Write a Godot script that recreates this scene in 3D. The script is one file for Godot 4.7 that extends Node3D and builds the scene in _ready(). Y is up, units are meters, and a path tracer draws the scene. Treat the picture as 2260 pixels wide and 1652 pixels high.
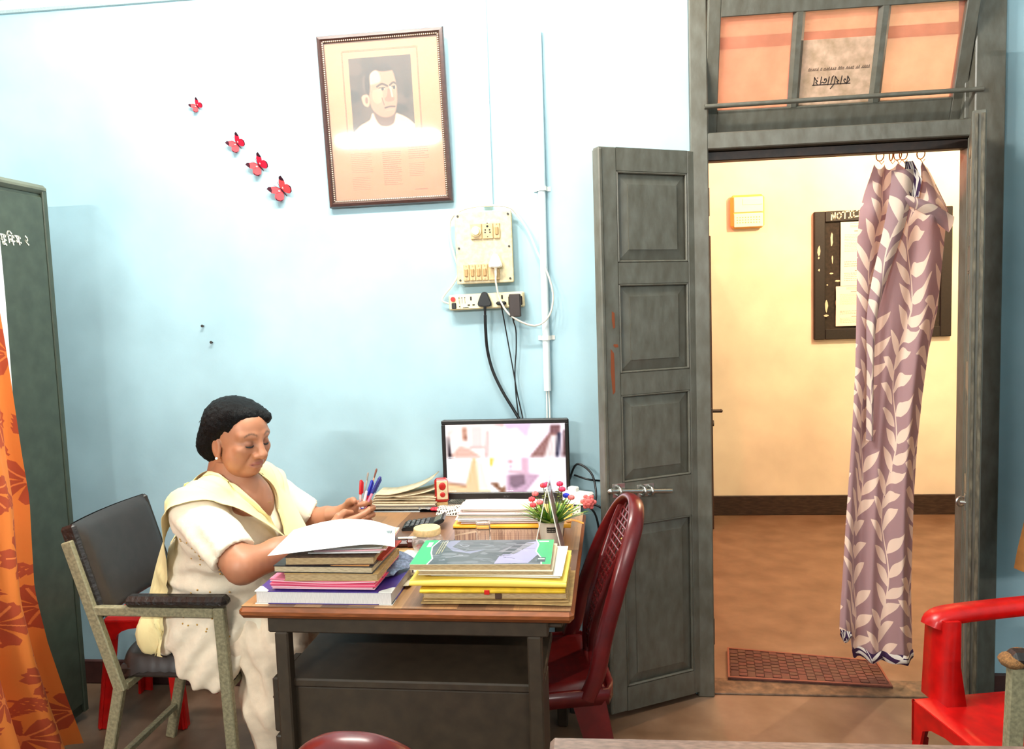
extends Node3D
# An office corner: a woman at a desk by a blue wall, an open double door to a corridor. Metres, y up; the blue wall's face is z = 0.

var names := {}
var tex := {}
var mats := {}

# ---------------------------------------------------------------- geometry collector
class G:
	var st := SurfaceTool.new()
	var xf := Transform3D.IDENTITY
	var sg := -1
	var col := Color.WHITE
	var n := 0
	func _init() -> void:
		st.begin(Mesh.PRIMITIVE_TRIANGLES)
	func v(p: Vector3, uv: Vector2) -> void:
		st.set_smooth_group(sg)
		st.set_color(col)
		st.set_uv(uv)
		st.add_vertex(xf * p)
	func tri(a: Vector3, b: Vector3, c: Vector3, ua := Vector2.ZERO, ub := Vector2.ZERO, uc := Vector2.ZERO) -> void:
		v(a, ua)
		v(c, uc)
		v(b, ub)
		n += 1
	# a b c d counter-clockwise seen from outside
	func quad(a: Vector3, b: Vector3, c: Vector3, d: Vector3, u0 := Vector2(0, 1), u1 := Vector2(1, 1), u2 := Vector2(1, 0), u3 := Vector2(0, 0)) -> void:
		tri(a, b, c, u0, u1, u2)
		tri(a, c, d, u0, u2, u3)
	func out(p: Array, o: Vector3) -> void:
		var p0: Vector3 = p[0]
		var p1: Vector3 = p[1]
		var p2: Vector3 = p[2]
		var nn := (p1 - p0).cross(p2 - p0)
		if nn.dot((p0 + p1 + p2) / 3.0 - o) < 0:
			p.reverse()
		tri(p[0], p[1], p[2])
		if p.size() > 3:
			tri(p[0], p[2], p[3])
	func box(c: Vector3, s: Vector3, r := 0.0) -> void:
		var h := s * 0.5
		r = minf(r, minf(h.x, minf(h.y, h.z)) * 0.9)
		var P := func(sx: int, sy: int, sz: int, ax: int) -> Vector3:
			var q := Vector3(sx * (h.x - r), sy * (h.y - r), sz * (h.z - r))
			q[ax] = [sx, sy, sz][ax] * h[ax]
			return c + q
		for ax in 3:
			for s0 in [-1, 1]:
				var q := []
				for k in [[-1, -1], [1, -1], [1, 1], [-1, 1]]:
					var g := [0, 0, 0]
					g[ax] = s0
					g[(ax + 1) % 3] = k[0]
					g[(ax + 2) % 3] = k[1]
					q.append(P.call(g[0], g[1], g[2], ax))
				out(q, c)
		if r <= 0.0:
			return
		for ax in 3:
			var b := (ax + 1) % 3
			var d := (ax + 2) % 3
			for sb in [-1, 1]:
				for sd in [-1, 1]:
					var g := [0, 0, 0]
					g[b] = sb
					g[d] = sd
					g[ax] = -1
					var g2 := g.duplicate()
					g2[ax] = 1
					out([P.call(g[0], g[1], g[2], b), P.call(g2[0], g2[1], g2[2], b), P.call(g2[0], g2[1], g2[2], d), P.call(g[0], g[1], g[2], d)], c)
		for sx in [-1, 1]:
			for sy in [-1, 1]:
				for sz in [-1, 1]:
					out([P.call(sx, sy, sz, 0), P.call(sx, sy, sz, 1), P.call(sx, sy, sz, 2)], c)
	func bar(a: Vector3, b: Vector3, w: float, d: float, up := Vector3.UP, r := 0.003) -> void:
		var keep := xf
		var y := (b - a).normalized()
		var x := y.cross(up).normalized()
		if x.length() < 0.1:
			x = Vector3.RIGHT
		xf = keep * Transform3D(Basis(x, y, x.cross(y)), (a + b) * 0.5)
		box(Vector3.ZERO, Vector3(w, a.distance_to(b), d), r)
		xf = keep
	# flat tapered plate from a to b
	func plate(a: Vector3, b: Vector3, w0: float, w1: float, d: float, up: Vector3) -> void:
		var y := (b - a).normalized()
		var x := y.cross(up).normalized()
		var z := x.cross(y) * d * 0.5
		var q := [a - x * w0 * 0.5, a + x * w0 * 0.5, b + x * w1 * 0.5, b - x * w1 * 0.5]
		var c := (a + b) * 0.5
		var keep := sg
		sg = -1
		for s in [-1.0, 1.0]:
			out([q[0] + z * s, q[1] + z * s, q[2] + z * s, q[3] + z * s], c)
		for k in 4:
			var k2 := (k + 1) % 4
			out([q[k] - z, q[k2] - z, q[k2] + z, q[k] + z], c)
		sg = keep
	# ring of profile points swept along a path; prof in the plane across the path
	func sweep(pts: PackedVector3Array, prof: PackedVector2Array, scales := PackedFloat32Array(), up := Vector3.UP, cap := true, closed := false) -> void:
		var m := pts.size()
		var k := prof.size()
		var rings := []
		var x := Vector3.ZERO
		for i in m:
			var tg: Vector3
			if closed:
				tg = pts[(i + 1) % m] - pts[(i + m - 1) % m]
			else:
				tg = pts[mini(i + 1, m - 1)] - pts[maxi(i - 1, 0)]
			tg = tg.normalized()
			if i == 0:
				x = up.cross(tg)
				if x.length() < 0.05:
					x = Vector3.RIGHT.cross(tg)
			x = (x - tg * x.dot(tg)).normalized()
			var y := tg.cross(x)
			var s := 1.0 if scales.is_empty() else scales[i]
			var ring := PackedVector3Array()
			for q in prof:
				ring.append(pts[i] + (x * q.x + y * q.y) * s)
			rings.append(ring)
		var acc := 0.0
		for i in (m if closed else m - 1):
			var a: PackedVector3Array = rings[i]
			var b: PackedVector3Array = rings[(i + 1) % m]
			var l := pts[i].distance_to(pts[(i + 1) % m])
			for j in k:
				var j2 := (j + 1) % k
				var u0 := float(j) / k
				var u1 := float(j + 1) / k
				quad(a[j], a[j2], b[j2], b[j], Vector2(u0, acc), Vector2(u1, acc), Vector2(u1, acc + l), Vector2(u0, acc + l))
			acc += l
		if cap and not closed:
			var keep := sg
			sg = -1
			for j in range(1, k - 1):
				tri(rings[0][0], rings[0][j + 1], rings[0][j])
				tri(rings[m - 1][0], rings[m - 1][j], rings[m - 1][j + 1])
			sg = keep
	func tube(pts: PackedVector3Array, r: float, sides := 8, scales := PackedFloat32Array(), closed := false) -> void:
		var pr := PackedVector2Array()
		for j in sides:
			pr.append(Vector2(cos(TAU * j / sides), sin(TAU * j / sides)) * r)
		var keep := sg
		sg = 1
		sweep(pts, pr, scales, Vector3.UP, true, closed)
		sg = keep
	# profile of (radius, height) from the bottom up
	func lathe(prof: PackedVector2Array, sides := 24, smooth := true) -> void:
		var keep := sg
		sg = 2 if smooth else -1
		for i in prof.size() - 1:
			for j in sides:
				var a0 := TAU * j / sides
				var a1 := TAU * (j + 1) / sides
				var f := func(q: Vector2, a: float) -> Vector3: return Vector3(q.x * cos(a), q.y, -q.x * sin(a))
				var p := prof[i]
				var q := prof[i + 1]
				var u0 := float(j) / sides
				var u1 := float(j + 1) / sides
				if p.x < 1e-5:
					tri(f.call(p, a0), f.call(q, a1), f.call(q, a0), Vector2(u0, p.y), Vector2(u1, q.y), Vector2(u0, q.y))
				elif q.x < 1e-5:
					tri(f.call(p, a0), f.call(p, a1), f.call(q, a0), Vector2(u0, p.y), Vector2(u1, p.y), Vector2(u0, q.y))
				else:
					quad(f.call(p, a0), f.call(p, a1), f.call(q, a1), f.call(q, a0), Vector2(u0, p.y), Vector2(u1, p.y), Vector2(u1, q.y), Vector2(u0, q.y))
		sg = keep
	# polygon in xy (counter-clockwise), pushed from z0 to z1
	func prism(poly: PackedVector2Array, z0: float, z1: float, smooth := false) -> void:
		if Geometry2D.is_polygon_clockwise(poly):
			poly.reverse()
		var ix := Geometry2D.triangulate_polygon(poly)
		for i in range(0, ix.size(), 3):
			var a := poly[ix[i]]
			var b := poly[ix[i + 1]]
			var c := poly[ix[i + 2]]
			if (b - a).cross(c - a) < 0:
				var t := b
				b = c
				c = t
			tri(Vector3(a.x, a.y, z1), Vector3(b.x, b.y, z1), Vector3(c.x, c.y, z1), a, b, c)
			tri(Vector3(a.x, a.y, z0), Vector3(c.x, c.y, z0), Vector3(b.x, b.y, z0), a, c, b)
		var keep := sg
		sg = 3 if smooth else -1
		for i in poly.size():
			var a := poly[i]
			var b := poly[(i + 1) % poly.size()]
			quad(Vector3(a.x, a.y, z0), Vector3(b.x, b.y, z0), Vector3(b.x, b.y, z1), Vector3(a.x, a.y, z1))
		sg = keep
	# f(u, v) gives a point; th > 0 makes a sheet of that thickness
	func sheet(nu: int, nv: int, f: Callable, th := 0.0, group := 5) -> void:
		var p := []
		for i in nu + 1:
			var row := PackedVector3Array()
			for j in nv + 1:
				row.append(f.call(float(i) / nu, float(j) / nv))
			p.append(row)
		var keep := sg
		var nrm := []
		if th > 0.0:
			for i in nu + 1:
				var row := PackedVector3Array()
				for j in nv + 1:
					var du: Vector3 = p[mini(i + 1, nu)][j] - p[maxi(i - 1, 0)][j]
					var dv: Vector3 = p[i][mini(j + 1, nv)] - p[i][maxi(j - 1, 0)]
					row.append(du.cross(dv).normalized() * th)
				nrm.append(row)
		sg = group
		for i in nu:
			for j in nv:
				var u := [Vector2(float(i) / nu, float(j) / nv), Vector2(float(i + 1) / nu, float(j) / nv), Vector2(float(i + 1) / nu, float(j + 1) / nv), Vector2(float(i) / nu, float(j + 1) / nv)]
				quad(p[i][j], p[i + 1][j], p[i + 1][j + 1], p[i][j + 1], u[0], u[1], u[2], u[3])
				if th > 0.0:
					sg = group + 1
					quad(p[i][j + 1] - nrm[i][j + 1], p[i + 1][j + 1] - nrm[i + 1][j + 1], p[i + 1][j] - nrm[i + 1][j], p[i][j] - nrm[i][j], u[3], u[2], u[1], u[0])
					sg = group
		if th > 0.0:
			sg = -1
			for i in nu:
				for e in [0, nv]:
					var q := [p[i][e], p[i + 1][e], p[i + 1][e] - nrm[i + 1][e], p[i][e] - nrm[i][e]]
					if e == 0:
						q.reverse()
					quad(q[0], q[1], q[2], q[3])
			for j in nv:
				for e in [0, nu]:
					var q := [p[e][j], p[e][j + 1], p[e][j + 1] - nrm[e][j + 1], p[e][j] - nrm[e][j]]
					if e == nu:
						q.reverse()
					quad(q[0], q[1], q[2], q[3])
		sg = keep
	func ball(c: Vector3, r: Vector3, sides := 14, rows := 8) -> void:
		var keep := xf
		xf = keep * Transform3D(Basis.from_scale(r), c)
		var pr := PackedVector2Array()
		for i in rows + 1:
			var a := -PI / 2 + PI * i / rows
			pr.append(Vector2(maxf(cos(a), 0.0) if i > 0 and i < rows else 0.0, sin(a)))
		lathe(pr, sides)
		xf = keep
	func cyl(a: Vector3, b: Vector3, r: float, sides := 14, r2 := -1.0) -> void:
		tube([a, b], r, sides, [1.0, 1.0 if r2 < 0 else r2 / r])
	func mesh() -> ArrayMesh:
		st.generate_normals()
		return st.commit()


# ---------------------------------------------------------------- distance fields, meshed as surface nets
class F:
	var o: Vector3
	var c: float
	var nx: int
	var ny: int
	var nz: int
	var d := PackedFloat32Array()
	func _init(lo: Vector3, hi: Vector3, cell: float) -> void:
		o = lo
		c = cell
		nx = int((hi.x - lo.x) / cell) + 2
		ny = int((hi.y - lo.y) / cell) + 2
		nz = int((hi.z - lo.z) / cell) + 2
		d.resize(nx * ny * nz)
		d.fill(1.0)
	func put(i: int, e: float, k: float) -> void:
		var a := d[i]
		if k <= 0.0:
			d[i] = minf(a, e)
			return
		var h := maxf(k - absf(a - e), 0.0) / k
		d[i] = minf(a, e) - h * h * k * 0.25
	func span(lo: Vector3, hi: Vector3) -> PackedInt32Array:
		return [maxi(0, int((lo.x - o.x) / c)), mini(nx - 1, int((hi.x - o.x) / c) + 1), maxi(0, int((lo.y - o.y) / c)), mini(ny - 1, int((hi.y - o.y) / c) + 1), maxi(0, int((lo.z - o.z) / c)), mini(nz - 1, int((hi.z - o.z) / c) + 1)]
	func cap(a: Vector3, b: Vector3, ra: float, rb: float, k := 0.02) -> void:
		var m := maxf(ra, rb) + k + c * 3.0
		var mv := Vector3(m, m, m)
		var s := span(a.min(b) - mv, a.max(b) + mv)
		var ab := b - a
		var l2 := maxf(ab.length_squared(), 1e-9)
		for z in range(s[4], s[5] + 1):
			for y in range(s[2], s[3] + 1):
				var row := (z * ny + y) * nx
				for x in range(s[0], s[1] + 1):
					var p := o + Vector3(x, y, z) * c - a
					var t := clampf(p.dot(ab) / l2, 0.0, 1.0)
					put(row + x, (p - ab * t).length() - lerpf(ra, rb, t), k)
	func ell(q: Vector3, r: Vector3, k := 0.02, bs := Basis.IDENTITY, cut := false) -> void:
		var m := maxf(r.x, maxf(r.y, r.z)) + k + c * 3.0
		var mv := Vector3(m, m, m)
		var s := span(q - mv, q + mv)
		var inv := bs.inverse()
		var ir := Vector3.ONE / r
		for z in range(s[4], s[5] + 1):
			for y in range(s[2], s[3] + 1):
				var row := (z * ny + y) * nx
				for x in range(s[0], s[1] + 1):
					var p := inv * (o + Vector3(x, y, z) * c - q) * ir
					var k0 := p.length()
					var k1 := maxf((p * ir).length(), 1e-6)
					var e := k0 * (k0 - 1.0) / k1
					if cut:
						var a := -d[row + x]
						var h := maxf(k - absf(a - e), 0.0) / maxf(k, 1e-6)
						d[row + x] = -(minf(a, e) - h * h * k * 0.25)
					else:
						put(row + x, e, k)
	func each(f: Callable, lo := Vector3(-9, -9, -9), hi := Vector3(9, 9, 9)) -> void:
		var s := span(lo.max(o), hi.min(o + Vector3(nx, ny, nz) * c))
		for z in range(s[4], s[5] + 1):
			for y in range(s[2], s[3] + 1):
				for x in range(s[0], s[1] + 1):
					var i := (z * ny + y) * nx + x
					if absf(d[i]) < 0.09:
						d[i] = f.call(o + Vector3(x, y, z) * c, d[i])
	func at(p: Vector3) -> float:
		var q := ((p - o) / c).clamp(Vector3.ZERO, Vector3(nx - 2, ny - 2, nz - 2) + Vector3(0.99, 0.99, 0.99))
		var x := int(q.x)
		var y := int(q.y)
		var z := int(q.z)
		var fx := q.x - x
		var fy := q.y - y
		var fz := q.z - z
		var i := (z * ny + y) * nx + x
		var zs := nx * ny
		var a := lerpf(lerpf(d[i], d[i + 1], fx), lerpf(d[i + nx], d[i + nx + 1], fx), fy)
		var b := lerpf(lerpf(d[i + zs], d[i + zs + 1], fx), lerpf(d[i + zs + nx], d[i + zs + nx + 1], fx), fy)
		return lerpf(a, b, fz)
	func inside(p: Vector3) -> bool:
		var e := (p - o) / c
		return e.x > 2 and e.y > 2 and e.z > 2 and e.x < nx - 3 and e.y < ny - 3 and e.z < nz - 3
	func grad(p: Vector3) -> Vector3:
		var e := c
		return Vector3(at(p + Vector3(e, 0, 0)) - at(p - Vector3(e, 0, 0)), at(p + Vector3(0, e, 0)) - at(p - Vector3(0, e, 0)), at(p + Vector3(0, 0, e)) - at(p - Vector3(0, 0, e))).normalized()
	# adds the surface to a G; paint(point) gives the colour, xf moves the points
	func net(g: G, paint = null, xf := Transform3D.IDENTITY) -> void:
		var id := PackedInt32Array()
		id.resize(d.size())
		id.fill(-1)
		var pts := PackedVector3Array()
		var off := [0, 1, nx, nx + 1, nx * ny, nx * ny + 1, nx * ny + nx, nx * ny + nx + 1]
		var E := [[0, 1], [2, 3], [4, 5], [6, 7], [0, 2], [1, 3], [4, 6], [5, 7], [0, 4], [1, 5], [2, 6], [3, 7]]
		var K := []
		for k in 8:
			K.append(Vector3(k & 1, (k >> 1) & 1, k >> 2))
		var quads := []
		for z in nz - 1:
			for y in ny - 1:
				for x in nx - 1:
					var i := (z * ny + y) * nx + x
					var s0 := d[i] < 0
					if s0 == (d[i + 1] < 0) and s0 == (d[i + off[2]] < 0) and s0 == (d[i + off[3]] < 0) and s0 == (d[i + off[4]] < 0) and s0 == (d[i + off[5]] < 0) and s0 == (d[i + off[6]] < 0) and s0 == (d[i + off[7]] < 0):
						continue
					var sum := Vector3.ZERO
					var n := 0
					for e in E:
						var a := d[i + off[e[0]]]
						var b := d[i + off[e[1]]]
						if (a < 0) != (b < 0):
							sum += (K[e[0]] as Vector3).lerp(K[e[1]], a / (a - b))
							n += 1
					id[i] = pts.size()
					pts.append(o + (Vector3(x, y, z) + sum / n) * c)
					if x > 0 and y > 0 and z > 0:
						var zs := nx * ny
						if s0 != (d[i + 1] < 0):
							quads.append([i, i - nx, i - nx - zs, i - zs, s0])
						if s0 != (d[i + nx] < 0):
							quads.append([i, i - zs, i - zs - 1, i - 1, s0])
						if s0 != (d[i + zs] < 0):
							quads.append([i, i - 1, i - 1 - nx, i - nx, s0])
		g.sg = 9
		for q in quads:
			var v := [pts[id[q[0]]], pts[id[q[1]]], pts[id[q[2]]], pts[id[q[3]]]]
			if not q[4]:
				v.reverse()
			if paint != null:
				for t in [[0, 1, 2], [0, 2, 3]]:
					for k in [t[0], t[2], t[1]]:
						g.col = paint.call(v[k])
						g.v(xf * (v[k] as Vector3), Vector2(v[k].x, v[k].y))
					g.n += 1
			else:
				g.quad(xf * (v[0] as Vector3), xf * (v[1] as Vector3), xf * (v[2] as Vector3), xf * (v[3] as Vector3))
		g.col = Color.WHITE


# ---------------------------------------------------------------- naming
func numbered(called: String) -> String:
	if not names.has(called):
		names[called] = 0
		return called
	names[called] += 1
	return "%s_%03d" % [called, names[called]]

func tag(o: Node3D, label := "", category := "", group := "", kind := "") -> Node3D:
	for m in [["label", label], ["category", category], ["group", group], ["kind", kind]]:
		if m[1] != "":
			o.set_meta(m[0], m[1])
	return o

func thing(called: String, label: String, category: String, at := Vector3.ZERO, turn := 0.0, group := "") -> Node3D:
	var o := Node3D.new()
	o.name = numbered(called)
	add_child(o, true)
	o.position = at
	o.rotation.y = turn
	return tag(o, label, category, group)

func obj(called: String, g: G, m: Material, parent: Node = null, label := "") -> MeshInstance3D:
	var o := MeshInstance3D.new()
	o.mesh = g.mesh()
	o.material_override = m
	o.cast_shadow = GeometryInstance3D.SHADOW_CASTING_SETTING_ON
	if parent == null:
		o.name = numbered(called)
		add_child(o, true)
	else:
		o.name = called
		parent.add_child(o, true)
	if label != "":
		o.set_meta("label", label)
	return o

func solo(called: String, g: G, m: Material, label: String, category: String, group := "") -> MeshInstance3D:
	var o := obj(called, g, m)
	tag(o, label, category, group)
	return o

func struct(called: String, g: G, m: Material) -> MeshInstance3D:
	var o := obj(called, g, m)
	o.set_meta("kind", "structure")
	return o

# ---------------------------------------------------------------- textures and materials
func noise_tex(key: String, freq: float, lo: float, hi: float, size := 512, kind := FastNoiseLite.TYPE_SIMPLEX_SMOOTH, oct := 4, tint := Color.WHITE, normal := false) -> Texture2D:
	if tex.has(key):
		return tex[key]
	var n := FastNoiseLite.new()
	n.noise_type = kind
	n.seed = key.hash() % 1000
	n.frequency = freq
	n.fractal_octaves = oct
	var t := NoiseTexture2D.new()
	t.width = size
	t.height = size
	t.seamless = true
	t.noise = n
	if not normal:
		var r := Gradient.new()
		r.set_color(0, Color(lo * tint.r, lo * tint.g, lo * tint.b))
		r.set_color(1, Color(hi, hi, hi))
		t.color_ramp = r
	tex[key] = t
	return t

# shared looks: mottled paint, fine grain, streaks
func mottle() -> Texture2D: return noise_tex("mottle", 0.012, 0.80, 1.0)
func speck() -> Texture2D: return noise_tex("speck", 0.12, 0.86, 1.0)
func rough_tex() -> Texture2D: return noise_tex("rough", 0.05, 0.2, 1.0, 512, FastNoiseLite.TYPE_SIMPLEX_SMOOTH, 5)
func worn() -> Texture2D: return noise_tex("worn", 0.02, 0.45, 1.0, 512, FastNoiseLite.TYPE_SIMPLEX_SMOOTH, 6)

func mat(key: String, c: Color, rough := 0.6, how := {}) -> StandardMaterial3D:
	if mats.has(key):
		return mats[key]
	var m := StandardMaterial3D.new()
	m.resource_name = key
	m.albedo_color = c
	m.roughness = rough
	m.metallic = how.get("metal", 0.0)
	m.cull_mode = BaseMaterial3D.CULL_DISABLED
	if how.has("spec"):
		m.metallic_specular = how.spec
	if how.has("tex"):
		m.albedo_texture = how.tex
	if how.has("scale"):
		m.uv1_triplanar = true
		m.uv1_world_triplanar = how.get("world", false)
		m.uv1_scale = how.scale if how.scale is Vector3 else Vector3.ONE * how.scale
	if how.has("uv"):
		m.uv1_scale = how.uv
	if how.has("bump"):
		m.heightmap_enabled = true
		m.heightmap_texture = how.bump
		m.heightmap_scale = how.get("relief", 0.1)
	if how.has("coat"):
		m.clearcoat_enabled = true
		m.clearcoat = how.coat
		m.clearcoat_roughness = 0.15
	if how.has("rim"):
		m.rim_enabled = true
		m.rim = how.rim
		m.rim_tint = 0.5
	if how.has("back"):
		m.backlight_enabled = true
		m.backlight = how.back
	if how.has("glow"):
		m.emission_enabled = true
		if how.glow is Texture2D:
			m.emission_texture = how.glow
			m.emission = Color.WHITE
			m.emission_operator = BaseMaterial3D.EMISSION_OP_MULTIPLY
		else:
			m.emission = how.glow
		m.emission_energy_multiplier = how.get("power", 1.0)
	if how.has("vc"):
		m.vertex_color_use_as_albedo = true
	if how.has("sss"):
		m.subsurf_scatter_enabled = true
		m.subsurf_scatter_strength = how.sss
	mats[key] = m
	return m

func glass(key: String, c: Color, alpha: float, solid := false) -> StandardMaterial3D:
	if mats.has(key):
		return mats[key]
	var m := StandardMaterial3D.new()
	m.resource_name = key
	m.albedo_color = Color(c, alpha)
	m.roughness = 0.04
	m.transparency = BaseMaterial3D.TRANSPARENCY_ALPHA
	m.cull_mode = BaseMaterial3D.CULL_DISABLED
	if solid:
		m.refraction_enabled = true
		m.refraction_scale = 0.05
	mats[key] = m
	return m

# pictures: filled polygons and strokes drawn row by row into an Image, in units of 0..1
class Pic:
	var im: Image
	var w: int
	var h: int
	func _init(wd: int, ht: int, bg: Color) -> void:
		w = wd
		h = ht
		im = Image.create_empty(wd, ht, false, Image.FORMAT_RGB8)
		im.fill(bg)
	func rect(x0: float, y0: float, x1: float, y1: float, c: Color) -> void:
		im.fill_rect(Rect2i(int(x0 * w), int(y0 * h), maxi(1, int((x1 - x0) * w)), maxi(1, int((y1 - y0) * h))), c)
	func poly(p: PackedVector2Array, c: Color) -> void:
		var lo := 1e9
		var hi := -1e9
		for q in p:
			lo = minf(lo, q.y * h)
			hi = maxf(hi, q.y * h)
		for y in range(maxi(0, int(lo)), mini(h - 1, int(hi) + 1) + 1):
			var xs := []
			var yc := y + 0.5
			for i in p.size():
				var a := p[i] * Vector2(w, h)
				var b := p[(i + 1) % p.size()] * Vector2(w, h)
				if (a.y <= yc) != (b.y <= yc):
					xs.append(a.x + (yc - a.y) / (b.y - a.y) * (b.x - a.x))
			xs.sort()
			for i in range(0, xs.size() - 1, 2):
				var x0 := maxi(0, roundi(xs[i]))
				var x1 := mini(w, roundi(xs[i + 1]))
				if x1 > x0:
					im.fill_rect(Rect2i(x0, y, x1 - x0, 1), c)
	func line(p: PackedVector2Array, t: float, c: Color) -> void:
		for i in p.size() - 1:
			var a := p[i]
			var b := p[i + 1]
			var asp := Vector2(w, h)
			var dir := ((b - a) * asp).normalized()
			var nn := dir.orthogonal() * t * w * 0.5 / asp
			var ex := dir * t * w * 0.35 / asp
			poly([a - ex + nn, b + ex + nn, b + ex - nn, a - ex - nn], c)
	func disc(x: float, y: float, rx: float, ry: float, c: Color, n := 20) -> void:
		var p := PackedVector2Array()
		for i in n:
			p.append(Vector2(x + cos(TAU * i / n) * rx, y + sin(TAU * i / n) * ry))
		poly(p, c)
	func blur(k: int) -> void:
		im.resize(maxi(1, w / k), maxi(1, h / k), Image.INTERPOLATE_LANCZOS)
		im.resize(w, h, Image.INTERPOLATE_CUBIC)
	func grain(amount: float, sd: int) -> void:
		var r := RandomNumberGenerator.new()
		r.seed = sd
		for y in h:
			for x in w:
				var c := im.get_pixel(x, y)
				var k := 1.0 + r.randf_range(-amount, amount)
				im.set_pixel(x, y, Color(c.r * k, c.g * k, c.b * k))
	func text_lines(x0: float, x1: float, y0: float, y1: float, rows: int, c: Color, sd: int, th := 0.35) -> void:
		var r := RandomNumberGenerator.new()
		r.seed = sd
		var dy := (y1 - y0) / rows
		for i in rows:
			var x := x0
			var e := x1 - (x1 - x0) * (r.randf() * 0.3 if i % 4 == 3 else r.randf() * 0.06)
			while x < e:
				var l := r.randf_range(0.02, 0.07) * (x1 - x0) * 1.6
				rect(x, y0 + i * dy, minf(x + l, e), y0 + i * dy + dy * th, c)
				x += l + 0.016 * (x1 - x0)
	func tex() -> ImageTexture:
		return ImageTexture.create_from_image(im)

func spline(p: PackedVector3Array, per := 6) -> PackedVector3Array:
	var r := PackedVector3Array()
	for i in p.size() - 1:
		for k in per:
			r.append(p[i].cubic_interpolate(p[i + 1], p[maxi(i - 1, 0)], p[mini(i + 2, p.size() - 1)], float(k) / per))
	r.append(p[p.size() - 1])
	return r

func spline2(p: PackedVector2Array, per := 6) -> PackedVector2Array:
	var r := PackedVector2Array()
	for i in p.size() - 1:
		for k in per:
			r.append(p[i].cubic_interpolate(p[i + 1], p[maxi(i - 1, 0)], p[mini(i + 2, p.size() - 1)], float(k) / per))
	r.append(p[p.size() - 1])
	return r

func lerp_table(t: Array, y: float) -> float:
	for i in t.size() - 1:
		if (y - t[i][0]) * (y - t[i + 1][0]) <= 0.0:
			return lerpf(t[i][1], t[i + 1][1], (y - t[i][0]) / (t[i + 1][0] - t[i][0]))
	return t[0][1] if absf(y - t[0][0]) < absf(y - t[t.size() - 1][0]) else t[t.size() - 1][1]

# word made of strokes, as thin raised paint on a surface: strokes in 0..1 boxes
func strokes(g: G, lines: Array, th: float, depth: float) -> void:
	for l in lines:
		var p: PackedVector2Array = l
		for i in p.size() - 1:
			var a := p[i]
			var b := p[i + 1]
			var dir := (b - a).normalized()
			var nn := dir.orthogonal() * th * 0.5
			var ex := dir * th * 0.35
			g.prism([a - ex - nn, b + ex - nn, b + ex + nn, a - ex + nn], 0.0, depth)

# ---------------------------------------------------------------- scene
func _ready() -> void:
	var cam := Camera3D.new()
	cam.name = "camera"
	cam.fov = rad_to_deg(2.0 * atan(826.0 / 1760.0))
	cam.position = Vector3(0, 1.5, 2.99)
	cam.basis = Basis.from_euler(Vector3(deg_to_rad(-4.9), deg_to_rad(6.23), deg_to_rad(-1.92)))
	cam.near = 0.05
	cam.far = 60.0
	add_child(cam)
	cam.current = true
	var we := WorldEnvironment.new()
	we.name = "world_environment"
	var env := Environment.new()
	env.background_mode = Environment.BG_COLOR
	env.background_color = Color(0.5, 0.55, 0.6)
	env.tonemap_mode = Environment.TONE_MAPPER_LINEAR
	env.tonemap_exposure = 1.0
	env.sdfgi_enabled = true
	env.ssao_enabled = true
	env.ssil_enabled = true
	we.environment = env
	add_child(we)
	# room lamps: one tube over the desk, one on the wall behind the camera; two bulbs in the corridor
	tube_lamp("ceiling tube light hanging over the desk", Vector3(-0.75, 2.95, 1.0), 0.0, 1.2, Color(1.0, 0.985, 0.95), 4.9, Vector3(0, -1, -0.35), 4)
	tube_lamp("wall tube light behind the camera on the desk side of the room", Vector3(-1.85, 2.45, 4.4), 0.0, 0.9, Color(1.0, 0.97, 0.94), 9.0, Vector3(0, -0.25, -1))
	tube_lamp("second tube light on the wall behind the camera, nearer the door side", Vector3(1.5, 2.45, 4.4), 0.0, 1.2, Color(1.0, 0.97, 0.94), 4.5, Vector3(0, -0.25, -1))
	bulb("warm bulb under the corridor ceiling near the notice board", Vector3(2.1, 2.75, -1.2), Color(1.0, 0.88, 0.72), 5.4)
	bulb("rosy bulb under the corridor ceiling above the open leaf", Vector3(0.42, 2.65, -1.75), Color(1.0, 0.42, 0.36), 1.5)
	palette()
	room()
	door()
	corridor()
	wall_things()
	picture()
	left_side()
	desk()
	desk_things()
	chairs()
	woman()


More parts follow.
